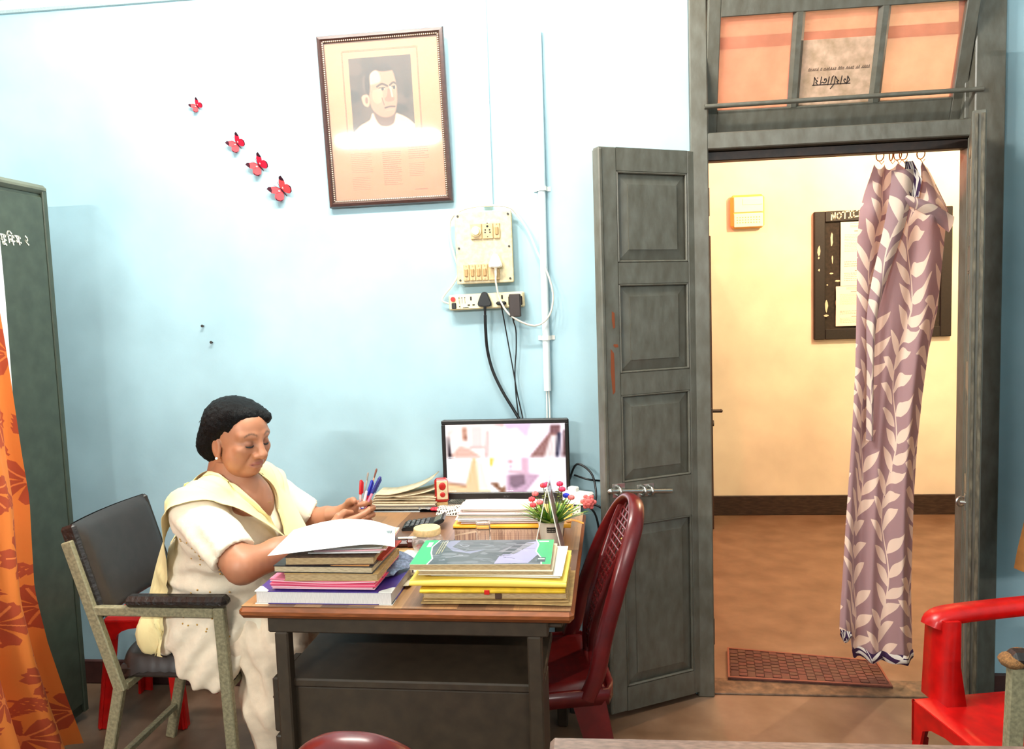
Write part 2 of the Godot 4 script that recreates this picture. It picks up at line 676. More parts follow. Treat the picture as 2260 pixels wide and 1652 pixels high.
func tube_lamp(label: String, at: Vector3, turn: float, l: float, c: Color, power: float, towards: Vector3, points := 0) -> void:
	var t := thing("tube_light", label, "lamp", at, turn)
	var back := -towards.normalized()
	var g := G.new()
	g.bar(Vector3(-l / 2 - 0.03, 0, 0) + back * 0.04, Vector3(l / 2 + 0.03, 0, 0) + back * 0.04, 0.05, 0.04, back, 0.006)
	for s in [-1, 1]:
		g.bar(Vector3(s * (l / 2 + 0.01), 0, 0) + back * 0.03, Vector3(s * (l / 2 + 0.01), 0, 0) - back * 0.016, 0.03, 0.03, Vector3.RIGHT, 0.004)
		if at.z < 3.0:
			g.cyl(Vector3(s * l * 0.35, 0.05, 0.02), Vector3(s * l * 0.35, 3.3 - at.y, 0.02), 0.006, 8)
	obj("batten", g, mat("lamp_batten", Color(0.85, 0.85, 0.83), 0.4), t)
	g = G.new()
	g.cyl(Vector3(-l / 2, 0, 0), Vector3(l / 2, 0, 0), 0.014, 12)
	obj("fluorescent_tube", g, mat("tube_glow" + str(at.z), Color(0.9, 0.9, 0.9), 0.4, {"glow": c, "power": 6.0}), t)
	for k in points:
		# light all round the tube
		var o := OmniLight3D.new()
		o.name = "tube_light_point"
		o.light_color = c
		o.light_energy = power / points
		o.light_size = 0.05
		o.omni_range = 12.0
		o.omni_attenuation = 2.0
		o.shadow_enabled = true
		t.add_child(o, true)
		o.position = Vector3((k + 0.5) * l / points - l / 2, 0, 0) + towards.normalized() * 0.08
	if points:
		return
	var a := AreaLight3D.new()
	a.name = "tube_area_light"
	a.area_size = Vector2(l, 0.03)
	a.area_range = 12.0
	a.area_attenuation = 2.0
	a.light_color = c
	a.light_energy = power
	a.shadow_enabled = true
	t.add_child(a)
	a.position = towards.normalized() * 0.02
	a.look_at_from_position(a.global_position, a.global_position + towards, Vector3.UP)

func bulb(label: String, at: Vector3, c: Color, power: float) -> void:
	var t := thing("ceiling_bulb", label, "lamp", at)
	var g := G.new()
	g.lathe(spline2([Vector2(0, -0.06), Vector2(0.022, -0.052), Vector2(0.033, -0.03), Vector2(0.03, -0.005), Vector2(0.016, 0.03), Vector2(0.013, 0.04)], 3), 16)
	obj("bulb", g, mat("bulb_glow" + str(at.x), Color(0.9, 0.9, 0.9), 0.4, {"glow": c, "power": 8.0}), t)
	g = G.new()
	g.cyl(Vector3(0, 0.036, 0), Vector3(0, 0.08, 0), 0.018, 12)
	g.cyl(Vector3(0, 0.08, 0), Vector3(0, 3.3 - at.y, 0), 0.004, 6)
	obj("lamp_holder", g, mat("lamp_holder", Color(0.1, 0.1, 0.1), 0.5), t)
	var o := OmniLight3D.new()
	o.name = "bulb_light"
	o.light_color = c
	o.light_energy = power
	o.light_size = 0.03
	o.omni_range = 12.0
	o.omni_attenuation = 2.0
	o.shadow_enabled = true
	t.add_child(o)
	o.position = Vector3(0, -0.02, 0)


func palette() -> void:
	mat("blue_wall", Color(0.67, 0.80, 0.845), 0.85, {"tex": noise_tex("wallm", 0.006, 0.90, 1.0), "scale": 0.6, "world": true, "bump": rough_tex(), "relief": 0.06})
	mat("hall_wall", Color(0.93, 0.89, 0.80), 0.9, {"tex": noise_tex("wallm", 0.006, 0.90, 1.0), "scale": 0.6, "world": true, "bump": rough_tex(), "relief": 0.06})
	mat("ceiling_white", Color(0.88, 0.88, 0.86), 0.9, {"bump": rough_tex(), "relief": 0.05, "scale": 1.0, "world": true})
	mat("moulding", Color(0.78, 0.83, 0.83), 0.8, {"tex": speck(), "scale": 2.0})
	mat("skirting", Color(0.30, 0.16, 0.14), 0.55, {"tex": mottle(), "scale": 2.0})
	mat("floor", Color(0.48, 0.385, 0.31), 0.42, {"tex": noise_tex("floorm", 0.010, 0.78, 1.0, 1024, FastNoiseLite.TYPE_SIMPLEX_SMOOTH, 7, Color(1, 0.93, 0.86)), "scale": 0.45, "world": true, "bump": rough_tex(), "relief": 0.05})
	mat("grey_paint", Color(0.405, 0.40, 0.365), 0.42, {"tex": noise_tex("door_dirt", 0.016, 0.80, 1.0, 512, FastNoiseLite.TYPE_SIMPLEX_SMOOTH, 6, Color(1, 0.96, 0.9)), "scale": Vector3(2.4, 1.1, 2.4), "bump": noise_tex("woodgrain", 0.03, 0.0, 1.0), "relief": 0.05})
	mat("brown_rail", Color(0.24, 0.15, 0.10), 0.5, {"tex": worn(), "scale": 2.0})
	mat("brown_door", Color(0.20, 0.13, 0.10), 0.5, {"tex": mottle(), "scale": 2.0})
	mat("metal", Color(0.75, 0.75, 0.73), 0.3, {"metal": 1.0})
	mat("brass", Color(0.70, 0.56, 0.32), 0.35, {"metal": 1.0})
	mat("dark_metal", Color(0.28, 0.27, 0.26), 0.45, {"metal": 0.8})
	mat("black_plastic", Color(0.075, 0.075, 0.08), 0.4)
	mat("cream_plastic", Color(0.90, 0.83, 0.66), 0.4, {"tex": mottle(), "scale": 6.0})
	mat("ivory_plastic", Color(0.87, 0.74, 0.54), 0.4, {"tex": mottle(), "scale": 9.0})
	mat("white_plastic", Color(0.92, 0.91, 0.88), 0.35)
	mat("hole", Color(0.05, 0.035, 0.03), 0.7)
	mat("paper", Color(0.93, 0.93, 0.92), 0.8)
	mat("cream_paper", Color(0.90, 0.84, 0.72), 0.85, {"tex": speck(), "scale": 8.0})
	mat("old_paper", Color(0.78, 0.66, 0.50), 0.85, {"tex": worn(), "scale": Vector3(2.0, 60.0, 2.0)})
	mat("kraft", Color(0.80, 0.65, 0.42), 0.8, {"tex": mottle(), "scale": 5.0})
	mat("yellow_card", Color(0.96, 0.78, 0.18), 0.6, {"tex": mottle(), "scale": 4.0})
	mat("olive_steel", Color(0.255, 0.205, 0.15), 0.5, {"tex": noise_tex("dust", 0.02, 0.78, 1.0), "scale": 1.5, "bump": speck(), "relief": 0.02})
	mat("cabinet_green", Color(0.25, 0.285, 0.23), 0.5, {"tex": noise_tex("dust", 0.02, 0.78, 1.0), "scale": 1.2, "bump": speck(), "relief": 0.02})
	mat("red_plastic", Color(0.80, 0.07, 0.06), 0.3, {"tex": mottle(), "scale": 3.0})
	mat("maroon_plastic", Color(0.40, 0.075, 0.08), 0.28, {"tex": mottle(), "scale": 3.0})
	mat("chair_paint", Color(0.63, 0.60, 0.47), 0.5, {"tex": noise_tex("chips", 0.05, 0.68, 1.0, 512, FastNoiseLite.TYPE_SIMPLEX_SMOOTH, 6), "scale": 3.0})
	mat("rexine", Color(0.20, 0.17, 0.16), 0.42, {"tex": mottle(), "scale": 3.0, "bump": speck(), "relief": 0.03})
	mat("rexine_dark", Color(0.13, 0.105, 0.095), 0.4, {"bump": noise_tex("crease", 0.02, 0.0, 1.0), "relief": 0.25, "scale": 4.0})


func room() -> void:
	var w: Material = mats.blue_wall
	var g := G.new()
	g.box(Vector3(-1.2525, 1.65, -0.125), Vector3(3.195, 3.5, 0.25))
	g.box(Vector3(1.904, 1.65, -0.125), Vector3(0.992, 3.5, 0.25))
	g.box(Vector3(0.8765, 3.02, -0.125), Vector3(1.063, 0.72, 0.25))
	struct("wall_back", g, w)
	g = G.new()
	g.box(Vector3(-2.85, 1.65, 2.25), Vector3(0.2, 3.5, 5.0))
	struct("wall_left", g, w)
	g = G.new()
	g.box(Vector3(2.5, 1.65, 2.25), Vector3(0.2, 3.5, 5.0))
	struct("wall_right", g, w)
	g = G.new()
	g.box(Vector3(-0.175, 1.65, 4.65), Vector3(5.55, 3.5, 0.2))
	struct("wall_front", g, w)
	g = G.new()
	g.box(Vector3(-0.175, 3.4, 2.25), Vector3(5.55, 0.2, 5.0))
	struct("ceiling", g, mats.ceiling_white)
	g = G.new()
	g.box(Vector3(0.4, -0.1, 1.0), Vector3(7.0, 0.2, 7.6))
	struct("floor", g, mats.floor)
	g = G.new()
	g.box(Vector3(-1.2, 2.722, 0.006), Vector3(3.08, 0.054, 0.03), 0.008)
	g.box(Vector3(-1.2, 2.752, 0.012), Vector3(3.08, 0.02, 0.045), 0.006)
	struct("trim_1", g, mats.moulding)
	g = G.new()
	g.box(Vector3(-1.2, 0.05, 0.004), Vector3(3.08, 0.1, 0.016), 0.004)
	g.box(Vector3(1.9, 0.05, 0.004), Vector3(0.98, 0.1, 0.016), 0.004)
	struct("baseboard_back", g, mats.skirting)


# a leaf: x 0..L, its panelled face at z = 0, thickness behind; panels are [y0, y1]
func door_leaf(parent: Node3D, L: float, H: float, x0: float, x1: float, panels: Array, m: Material) -> MeshInstance3D:
	var T := 0.038
	var g := G.new()
	g.box(Vector3(x0 / 2, H / 2 + 0.01, -T / 2), Vector3(x0, H - 0.02, T), 0.003)
	g.box(Vector3((x1 + L) / 2, H / 2 + 0.01, -T / 2), Vector3(L - x1, H - 0.02, T), 0.003)
	var ys := [0.02]
	for p in panels:
		ys.append(p[0])
		ys.append(p[1])
	ys.append(H)
	for i in range(0, ys.size(), 2):
		g.box(Vector3((x0 + x1) / 2, (ys[i] + ys[i + 1]) / 2, -T / 2), Vector3(x1 - x0, ys[i + 1] - ys[i], T - 0.0004), 0.0)
	# a planted moulding along the closing edge
	g.box(Vector3(0.006, H / 2 + 0.01, -T / 2), Vector3(0.016, H - 0.03, T + 0.008), 0.004)
	var leaf := obj("door_leaf", g, m, parent)
	for p in panels:
		var q := G.new()
		var a := [Vector3(x0, p[0], -0.016), Vector3(x1, p[0], -0.016), Vector3(x1, p[1], -0.016), Vector3(x0, p[1], -0.016)]
		var b := []
		var e := 0.045
		var i0 := [Vector3(x0 + e, p[0] + e, -0.003), Vector3(x1 - e, p[0] + e, -0.003), Vector3(x1 - e, p[1] - e, -0.003), Vector3(x0 + e, p[1] - e, -0.003)]
		for k in 4:
			b.append((i0[k] as Vector3) - Vector3(0, 0, 0.004))
		for k in 4:
			var k2 := (k + 1) % 4
			q.quad(a[k], a[k2], b[k2], b[k])
			q.quad(b[k], b[k2], i0[k2], i0[k])
		q.quad(i0[0], i0[1], i0[2], i0[3])
		q.box(Vector3((x0 + x1) / 2, (p[0] + p[1]) / 2, -0.026), Vector3(x1 - x0, p[1] - p[0], 0.014))
		obj("panel", q, m, leaf)
		# thin moulding round the panel
		var r := G.new()
		for s in [[x0 + 0.004, 0], [x1 - 0.004, 0]]:
			r.box(Vector3(s[0], (p[0] + p[1]) / 2, -0.006), Vector3(0.008, p[1] - p[0], 0.012), 0.003)
		for yy in [p[0] + 0.004, p[1] - 0.004]:
			r.box(Vector3((x0 + x1) / 2, yy, -0.006), Vector3(x1 - x0, 0.008, 0.012), 0.003)
		obj("panel_moulding", r, m, leaf)
	return leaf


func door() -> void:
	var m: Material = mats.grey_paint
	var d := Node3D.new()
	d.name = "door_1"
	d.set_meta("kind", "structure")
	add_child(d)
	var g := G.new()
	g.box(Vector3(0.377, 1.3, -0.03), Vector3(0.062, 2.6, 0.115), 0.004)
	obj("door_post", g, m, d)
	g = G.new()
	g.box(Vector3(1.357, 1.3, -0.03), Vector3(0.1, 2.6, 0.115), 0.004)
	g.box(Vector3(1.318, 1.02, -0.05), Vector3(0.026, 2.03, 0.06), 0.004)
	obj("door_post", g, m, d)
	g = G.new()
	g.box(Vector3(0.86, 2.062, -0.055), Vector3(0.915, 0.058, 0.16), 0.004)
	obj("lintel", g, m, d)
	g = G.new()
	g.box(Vector3(0.86, 2.016, -0.045), Vector3(0.915, 0.034, 0.05), 0.003)
	obj("lintel_stop", g, mats.brown_rail, d)
	g = G.new()
	g.box(Vector3(0.8765, 2.61, -0.03), Vector3(1.065, 0.1, 0.12), 0.004)
	obj("head_beam", g, m, d)
	g = G.new()
	g.box(Vector3(0.86, 0.002, -0.06), Vector3(0.92, 0.008, 0.13), 0.003)
	obj("threshold", g, mat("threshold", Color(0.48, 0.37, 0.28), 0.5, {"tex": worn(), "scale": 2.0}), d)
	# wide open leaf, folded back towards the wall
	var lv := door_leaf(d, 0.444, 2.03, 0.07, 0.36, [[0.109, 0.709], [0.861, 1.175], [1.251, 1.564], [1.637, 1.951]], m)
	var ux := Vector3(0.876, 0, -0.482)
	lv.transform = Transform3D(Basis(ux, Vector3.UP, ux.cross(Vector3.UP)), Vector3(0.016, 0, 0.214))
	lv.set_meta("label", "door leaf with four raised panels folded back to the wall")
	# slide bolt on the leaf
	g = G.new()
	g.cyl(Vector3(0.01, 0.842, 0.014), Vector3(0.262, 0.815, 0.014), 0.0085, 12)
	g.ball(Vector3(0.01, 0.842, 0.014), Vector3(0.011, 0.011, 0.011), 10, 6)
	for x in [0.045, 0.145, 0.175]:
		var r := PackedVector3Array()
		for k in 9:
			r.append(Vector3(x, 0.842 - x * 0.105 + 0.017 * cos(PI * k / 8), -0.002 + 0.03 * sin(PI * k / 8)))
		g.tube(r, 0.006, 6)
	g.box(Vector3(0.05, 0.838, 0.001), Vector3(0.05, 0.05, 0.004), 0.001)
	g.box(Vector3(0.16, 0.826, 0.001), Vector3(0.07, 0.045, 0.004), 0.001)
	obj("slide_bolt", g, mats.metal, lv, "steel slide bolt")
	g = G.new()
	for p in [[0.043, 1.44, 0.012, 0.06], [0.036, 1.26, 0.016, 0.16], [0.05, 1.35, 0.02, 0.012]]:
		g.prism([Vector2(p[0], p[1] - p[3] * 0.5), Vector2(p[0] + p[2] * 0.6, p[1] - p[3] * 0.45), Vector2(p[0] + p[2] * 0.5, p[1] + p[3] * 0.4), Vector2(p[0] - p[2] * 0.3, p[1] + p[3] * 0.5), Vector2(p[0] - p[2] * 0.4, p[1])], -0.0005, 0.0008)
	obj("rust_scratch", g, mat("rust", Color(0.50, 0.24, 0.10), 0.7), lv, "orange scratch in the paint")
	g = G.new()
	for y in [0.25, 1.05, 1.85]:
		g.cyl(Vector3(0.442, y - 0.05, 0.006), Vector3(0.442, y + 0.05, 0.006), 0.007, 10)
	obj("hinge", g, mats.dark_metal, lv)
	# padlock hanging from a staple
	var pl := thing("padlock", "small brass padlock hanging from the staple on the open door leaf", "padlock", lv.transform * Vector3(0.062, 0.655, 0.012), 0.504)
	g = G.new()
	g.box(Vector3(0, 0.0, 0), Vector3(0.036, 0.032, 0.014), 0.004)
	obj("lock_body", g, mats.brass, pl)
	g = G.new()
	var sh := PackedVector3Array([Vector3(-0.011, 0.012, 0)])
	for k in 9:
		sh.append(Vector3(-0.011 * cos(PI * k / 8), 0.035 + 0.013 * sin(PI * k / 8), 0))
	sh.append(Vector3(0.011, 0.012, 0))
	g.tube(sh, 0.0028, 8)
	obj("shackle", g, mats.metal, pl)
	g = G.new()
	g.box(Vector3(0.062, 0.70, 0.004), Vector3(0.022, 0.05, 0.008), 0.002)
	obj("staple", g, mats.metal, lv)
	# leaf standing open at the other post
	var l2 := door_leaf(d, 0.445, 2.03, 0.07, 0.36, [[0.109, 0.709], [0.861, 1.175], [1.251, 1.564], [1.637, 1.951]], m)
	var fx := Vector3(-0.385, 0, 0.923)
	l2.transform = Transform3D(Basis(fx, Vector3.UP, fx.cross(Vector3.UP)), Vector3(1.288, 0, 0.03))
	l2.set_meta("label", "door leaf seen edge on")
	g = G.new()
	g.box(Vector3(0.4475, 1.03, -0.012), Vector3(0.006, 1.98, 0.010), 0.002)
	g.box(Vector3(0.447, 1.03, -0.030), Vector3(0.005, 1.98, 0.012), 0.002)
	obj("rebate_strip", g, mat("strip", Color(0.46, 0.42, 0.34), 0.5, {"tex": worn(), "scale": Vector3(6, 1.5, 6)}), l2, "lighter worn strip")
	g = G.new()
	var rg := PackedVector3Array()
	for k in 12:
		rg.append(Vector3(0.40 + 0.014 * cos(TAU * k / 12), 0.842 + 0.014 * sin(TAU * k / 12), 0.014 + 0.012 * cos(TAU * k / 12)))
	g.tube(rg, 0.004, 8, [], true)
	g.cyl(Vector3(0.41, 0.842, -0.004), Vector3(0.41, 0.842, 0.016), 0.006, 10)
	g.box(Vector3(0.40, 0.842, 0.002), Vector3(0.03, 0.05, 0.004), 0.001)
	obj("latch_ring", g, mats.metal, l2)
	transom(m)


func transom(m: Material) -> void:
	var w := Node3D.new()
	w.name = "window_1"
	w.set_meta("kind", "structure")
	add_child(w)
	w.position = Vector3(0.8555, 2.33, 0)
	w.rotation.x = deg_to_rad(20.0)
	var g := G.new()
	for s in [-1, 1]:
		g.box(Vector3(s * 0.427, -0.0175, 0), Vector3(0.044, 0.48, 0.035), 0.003)
	g.box(Vector3(0, 0.189, 0), Vector3(0.812, 0.068, 0.0345), 0.003)
	g.box(Vector3(0, -0.2065, 0), Vector3(0.812, 0.103, 0.0345), 0.003)
	obj("sash_frame", g, m, w)
	for x in [-0.138, 0.144]:
		g = G.new()
		g.prism([Vector2(x - 0.02, -0.012), Vector2(x + 0.02, -0.012), Vector2(x + 0.02, 0.004), Vector2(x + 0.009, 0.018), Vector2(x - 0.009, 0.018), Vector2(x - 0.02, 0.004)], -0.157, 0.157)
		var o := obj("glazing_bar", g, m, w)
		o.basis = Basis(Vector3(1, 0, 0), Vector3(0, 0, 1), Vector3(0, -1, 0))
	var gl := StandardMaterial3D.new()
	gl.resource_name = "dusty_glass"
	gl.albedo_color = Color(0.88, 0.58, 0.47, 0.62)
	gl.albedo_texture = noise_tex("pane_dirt", 0.008, 0.86, 1.0, 512, FastNoiseLite.TYPE_SIMPLEX_SMOOTH, 6)
	gl.uv1_triplanar = true
	gl.uv1_scale = Vector3(1.5, 1.5, 1.5)
	gl.roughness = 0.12
	gl.transparency = BaseMaterial3D.TRANSPARENCY_ALPHA
	gl.cull_mode = BaseMaterial3D.CULL_DISABLED
	var edges := [[-0.405, -0.157], [-0.119, 0.125], [0.163, 0.405]]
	for e in edges:
		g = G.new()
		g.box(Vector3((e[0] + e[1]) / 2, 0, -0.004), Vector3(e[1] - e[0] + 0.004, 0.315, 0.004))
		obj("pane", g, gl, w)
	# paper sign pasted on the middle pane, upside down
	g = G.new()
	g.quad(Vector3(-0.119, -0.155, 0.0), Vector3(0.125, -0.155, 0.0), Vector3(0.125, 0.063, 0.0), Vector3(-0.119, 0.063, 0.0))
	g.box(Vector3(0.003, -0.046, -0.0012), Vector3(0.243, 0.216, 0.0016))
	var sg := obj("paper_sign", g, mat("sign_paper", Color(0.98, 0.86, 0.75), 0.8, {"back": Color(0.8, 0.7, 0.6), "tex": noise_tex("sign_dirt", 0.010, 0.80, 1.0, 512, FastNoiseLite.TYPE_SIMPLEX_SMOOTH, 5, Color(1, 0.95, 0.88)), "scale": 4.0}), w, "stained paper sign, pasted upside down")
	# the word, as it stands: turned by half a turn, its headline at the foot
	g = G.new()
	var L := [
		[Vector2(0, 0), Vector2(3.9, 0.3)],
		[Vector2(0.12, 0), Vector2(0.16, 0.78)],
		[Vector2(0.16, 0.78), Vector2(0.34, 0.5), Vector2(0.5, 0.42), Vector2(0.33, 0.3), Vector2(0.5, 0.1)],
		[Vector2(0.44, 0.72), Vector2(0.5, 0.74)],
		[Vector2(0.8, 0.05), Vector2(0.88, 0.85)],
		[Vector2(0.92, 0.25), Vector2(1.05, 0.34), Vector2(1.18, 0.25), Vector2(1.34, 0.3), Vector2(1.44, 0.5), Vector2(1.36, 0.68), Vector2(1.2, 0.64), Vector2(1.22, 0.5)],
		[Vector2(1.6, 0.08), Vector2(1.68, 0.88)],
		[Vector2(1.9, 0.2), Vector2(1.98, 0.6), Vector2(2.0, 0.85), Vector2(2.14, 0.98)],
		[Vector2(2.26, 0.14), Vector2(2.32, 0.92)],
		[Vector2(2.32, 0.92), Vector2(2.55, 0.6), Vector2(2.72, 0.52), Vector2(2.52, 0.42), Vector2(2.68, 0.22)],
		[Vector2(2.92, 0.18), Vector2(3.0, 1.0)],
		[Vector2(3.56, 0.22), Vector2(3.6, 1.0), Vector2(3.84, 0.62), Vector2(3.6, 0.34)],
		[Vector2(3.55, 0.3), Vector2(3.3, 0.4), Vector2(3.22, 0.6), Vector2(3.34, 0.72), Vector2(3.42, 0.6)],
		[Vector2(1.9, -0.3), Vector2(2.2, 0.12)]]
	g.xf = Transform3D(Basis.from_scale(Vector3(0.033, 0.034, 1)), Vector3(-0.074, -0.088, 0.0003))
	for i in L.size():
		var q := PackedVector2Array()
		for e in L[i]:
			q.append(Vector2(e.x, e.y - 0.077 * e.x))
		L[i] = q
	strokes(g, L, 0.085, 0.0006)
	obj("lettering", g, mat("sign_ink", Color(0.16, 0.10, 0.09), 0.7), sg)
	# the smaller line above it, faint
	g = G.new()
	var r := RandomNumberGenerator.new()
	r.seed = 31
	var x: float = -0.094
	for word in [5, 1, 6, 3, 4, 2, 4]:
		var wl: float = word * 0.0072
		g.box(Vector3(x + wl / 2, -0.0395, 0.0005), Vector3(wl, 0.0014, 0.0006))
		for k in word:
			var cx: float = x + (k + 0.5) * 0.0072
			var q := [Vector2(cx - 0.002, -0.040), Vector2(cx + 0.0022 * r.randf_range(-1, 1), -0.0345), Vector2(cx + 0.003, -0.033 + r.randf_range(0, 0.003)), Vector2(cx + 0.0026, -0.040)]
			strokes(g, [PackedVector2Array(q)], 0.0016, 0.0006)
		x += wl + 0.005
	obj("small_lettering", g, mat("faint_ink", Color(0.45, 0.36, 0.30), 0.8), sg)
	# rod across the transom
	g = G.new()
	g.cyl(Vector3(-0.46, -0.149, 0.03), Vector3(0.476, -0.144, 0.03), 0.0085, 12)
	var rod := obj("rod", g, mats.grey_paint, w, "round bar across the transom")
	rod.transform = w.transform.affine_inverse() * Transform3D(Basis.IDENTITY, Vector3(0.8555, 2.33, 0))
	# beading of the frame round the sash
	g = G.new()
	g.box(Vector3(0.8555, 2.545, -0.06), Vector3(0.9, 0.03, 0.03), 0.003)
	for s in [-1, 1]:
		g.box(Vector3(0.8555 + s * 0.4515, 2.33, -0.05), Vector3(0.026, 0.46, 0.06), 0.002)
	var bd := obj("sash_stop", g, mats.grey_paint, w)
	bd.transform = w.transform.affine_inverse()


func corridor() -> void:
	var g := G.new()
	g.box(Vector3(1.2, 1.65, -2.69), Vector3(5.6, 3.5, 0.2))
	struct("wall_corridor_far", g, mats.hall_wall)
	g = G.new()
	g.box(Vector3(-1.5, 1.65, -1.42), Vector3(0.2, 3.5, 2.34))
	struct("wall_corridor_left", g, mats.hall_wall)
	g = G.new()
	g.box(Vector3(3.9, 1.65, -1.42), Vector3(0.2, 3.5, 2.34))
	struct("wall_corridor_right", g, mats.hall_wall)
	g = G.new()
	g.box(Vector3(1.2, 3.4, -1.42), Vector3(5.6, 0.2, 2.74))
	struct("ceiling_corridor", g, mats.hall_wall)
	g = G.new()
	g.box(Vector3(3.1, 1.65, -0.125), Vector3(1.4, 3.5, 0.25))
	struct("wall_corridor_near", g, mats.hall_wall)
	g = G.new()
	g.box(Vector3(1.2, 0.069, -2.583), Vector3(5.2, 0.138, 0.014), 0.003)
	struct("baseboard_corridor", g, mat("hall_skirting", Color(0.27, 0.20, 0.16), 0.5, {"tex": worn(), "scale": Vector3(1.2, 6, 1.2)}))
	g = G.new()
	g.box(Vector3(1.2, 3.18, -2.575), Vector3(5.2, 0.07, 0.03), 0.006)
	struct("trim_2", g, mat("hall_trim", Color(0.55, 0.40, 0.30), 0.8))
	# leaf of a door further down the corridor
	var d := Node3D.new()
	d.name = "door_2"
	d.set_meta("kind", "structure")
	add_child(d)
	g = G.new()
	g.box(Vector3(0.704, 0.955, -2.385), Vector3(0.036, 1.89, 0.38), 0.004)
	obj("door_leaf", g, mats.brown_door, d)
	g = G.new()
	g.cyl(Vector3(0.72, 0.78, -2.24), Vector3(0.775, 0.78, -2.24), 0.011, 10)
	g.ball(Vector3(0.78, 0.78, -2.24), Vector3(0.012, 0.012, 0.012), 10, 6)
	obj("door_knob", g, mats.dark_metal, d)
	g = G.new()
	g.cyl(Vector3(0.72, 0.70, -2.24), Vector3(0.733, 0.70, -2.24), 0.02, 10)
	obj("keyhole_plate", g, mats.dark_metal, d)
	# notice board
	var nb := thing("notice_board", "black wooden notice board on the corridor wall behind the curtain", "notice board", Vector3(1.885, 1.63, -2.59))
	g = G.new()
	g.box(Vector3(0, 0, 0.008), Vector3(0.86, 0.83, 0.016))
	obj("board", g, mat("board_face", Color(0.20, 0.16, 0.12), 0.8, {"tex": worn(), "scale": 3.0}), nb)
	g = G.new()
	g.box(Vector3(-0.402, 0, 0.016), Vector3(0.07, 0.85, 0.032), 0.004)
	g.box(Vector3(0.402, 0, 0.016), Vector3(0.07, 0.85, 0.032), 0.004)
	g.box(Vector3(0, 0.39, 0.016), Vector3(0.735, 0.07, 0.031), 0.004)
	g.box(Vector3(0, -0.39, 0.016), Vector3(0.735, 0.07, 0.031), 0.004)
	obj("frame", g, mat("board_frame", Color(0.11, 0.08, 0.065), 0.6, {"tex": worn(), "scale": Vector3(5, 5, 5)}), nb)
	g = G.new()
	var N := [
		[Vector2(0.1, 0), Vector2(0.14, 1), Vector2(0.6, 0.05), Vector2(0.66, 1)],
		[Vector2(1.1, 0.1), Vector2(0.9, 0.5), Vector2(1.1, 0.92), Vector2(1.45, 0.92), Vector2(1.6, 0.5), Vector2(1.4, 0.08), Vector2(1.1, 0.1)],
		[Vector2(1.75, 0.95), Vector2(2.55, 1.0)], [Vector2(2.15, 0.98), Vector2(2.12, 0.02)],
		[Vector2(2.75, 1.0), Vector2(3.2, 1.0)], [Vector2(2.97, 1.0), Vector2(2.95, 0.05)], [Vector2(2.72, 0.03), Vector2(3.2, 0.06)],
		[Vector2(4.05, 0.98), Vector2(3.5, 0.92), Vector2(3.42, 0.5), Vector2(3.55, 0.1), Vector2(4.1, 0.12)], [Vector2(3.42, 0.98), Vector2(3.75, 0.96)],
		[Vector2(4.95, 1.0), Vector2(4.35, 0.95), Vector2(4.33, 0.06), Vector2(4.95, 0.08)], [Vector2(4.35, 0.52), Vector2(4.8, 0.54)]]
	g.xf = Transform3D(Basis(Vector3(0.042, 0.003, 0), Vector3(0, 0.044, 0), Vector3(0, 0, 1)), Vector3(-0.332, 0.367, 0.032))
	strokes(g, N, 0.2, 0.001)
	obj("lettering", g, mat("sign_white", Color(0.88, 0.84, 0.75), 0.7), nb, "white hand-painted word NOTICE")
	# torn scraps left on the board
	g = G.new()
	var r := RandomNumberGenerator.new()
	r.seed = 5
	for p in [[-0.408, 0.165, 0.010, 0.04, 0.034], [-0.41, 0.12, 0.006, 0.01, 0.034], [-0.408, 0.04, 0.006, 0.01, 0.034], [-0.322, 0.24, 0.009, 0.05, 0.018], [-0.318, 0.11, 0.005, 0.03, 0.018], [-0.325, 0.015, 0.012, 0.006, 0.018], [-0.355, -0.06, 0.006, 0.005, 0.034], [-0.36, -0.2, 0.01, 0.045, 0.034], [-0.362, -0.265, 0.018, 0.008, 0.034], [-0.292, -0.18, 0.006, 0.03, 0.018], [-0.285, -0.035, 0.024, 0.009, 0.018]]:
		var q := PackedVector2Array()
		for k in 9:
			var a := TAU * k / 9
			q.append(Vector2(p[0] + cos(a) * p[2] * r.randf_range(0.5, 1.2), p[1] + sin(a) * p[3] * r.randf_range(0.6, 1.1)))
		g.prism(q, p[4] - 0.003, p[4])
	var sc := obj("paper_scraps", g, mats.cream_paper, nb, "torn white scraps")
	sc.set_meta("kind", "stuff")
	for k in 2:
		var pc := Pic.new(256, 360, Color(0.95, 0.92, 0.82))
		var ink := Color(0.62, 0.56, 0.48)
		pc.text_lines(0.3, 0.7, 0.03, 0.1, 3, ink, 3 + k, 0.4)
		pc.rect(0.42, 0.14, 0.62, 0.155, Color(0.5, 0.42, 0.36))
		pc.text_lines(0.12, 0.9, 0.2, 0.48, 12, ink, 7 + k, 0.35)
		pc.text_lines(0.12, 0.75, 0.62, 0.72, 3, ink, 9 + k, 0.35)
		pc.rect(0.45, 0.76, 0.65, 0.775, Color(0.5, 0.42, 0.36))
		pc.text_lines(0.12, 0.9, 0.8, 0.94, 5, ink, 11 + k, 0.35)
		g = G.new()
		var wd := 0.205 if k == 0 else 0.225
		var ht := 0.42 if k == 0 else 0.265
		g.sheet(6, 8, func(u: float, v: float) -> Vector3: return Vector3((u - 0.5) * wd, (0.5 - v) * ht, 0.003 * sin(u * 3.0 + v * 5.0) + 0.004), 0.0006)
		var o := obj("notice_sheet", g, mat("notice%d" % k, Color.WHITE, 0.85, {"tex": pc.tex()}))
		o.position = Vector3(1.885 + (-0.165 if k == 0 else -0.185), 1.63 + (0.14 if k == 0 else -0.205), -2.567)
		tag(o, ["tall printed notice in the upper half of the black board", "printed notice pinned low on the black board under another"][k], "notice", "notices on the board")
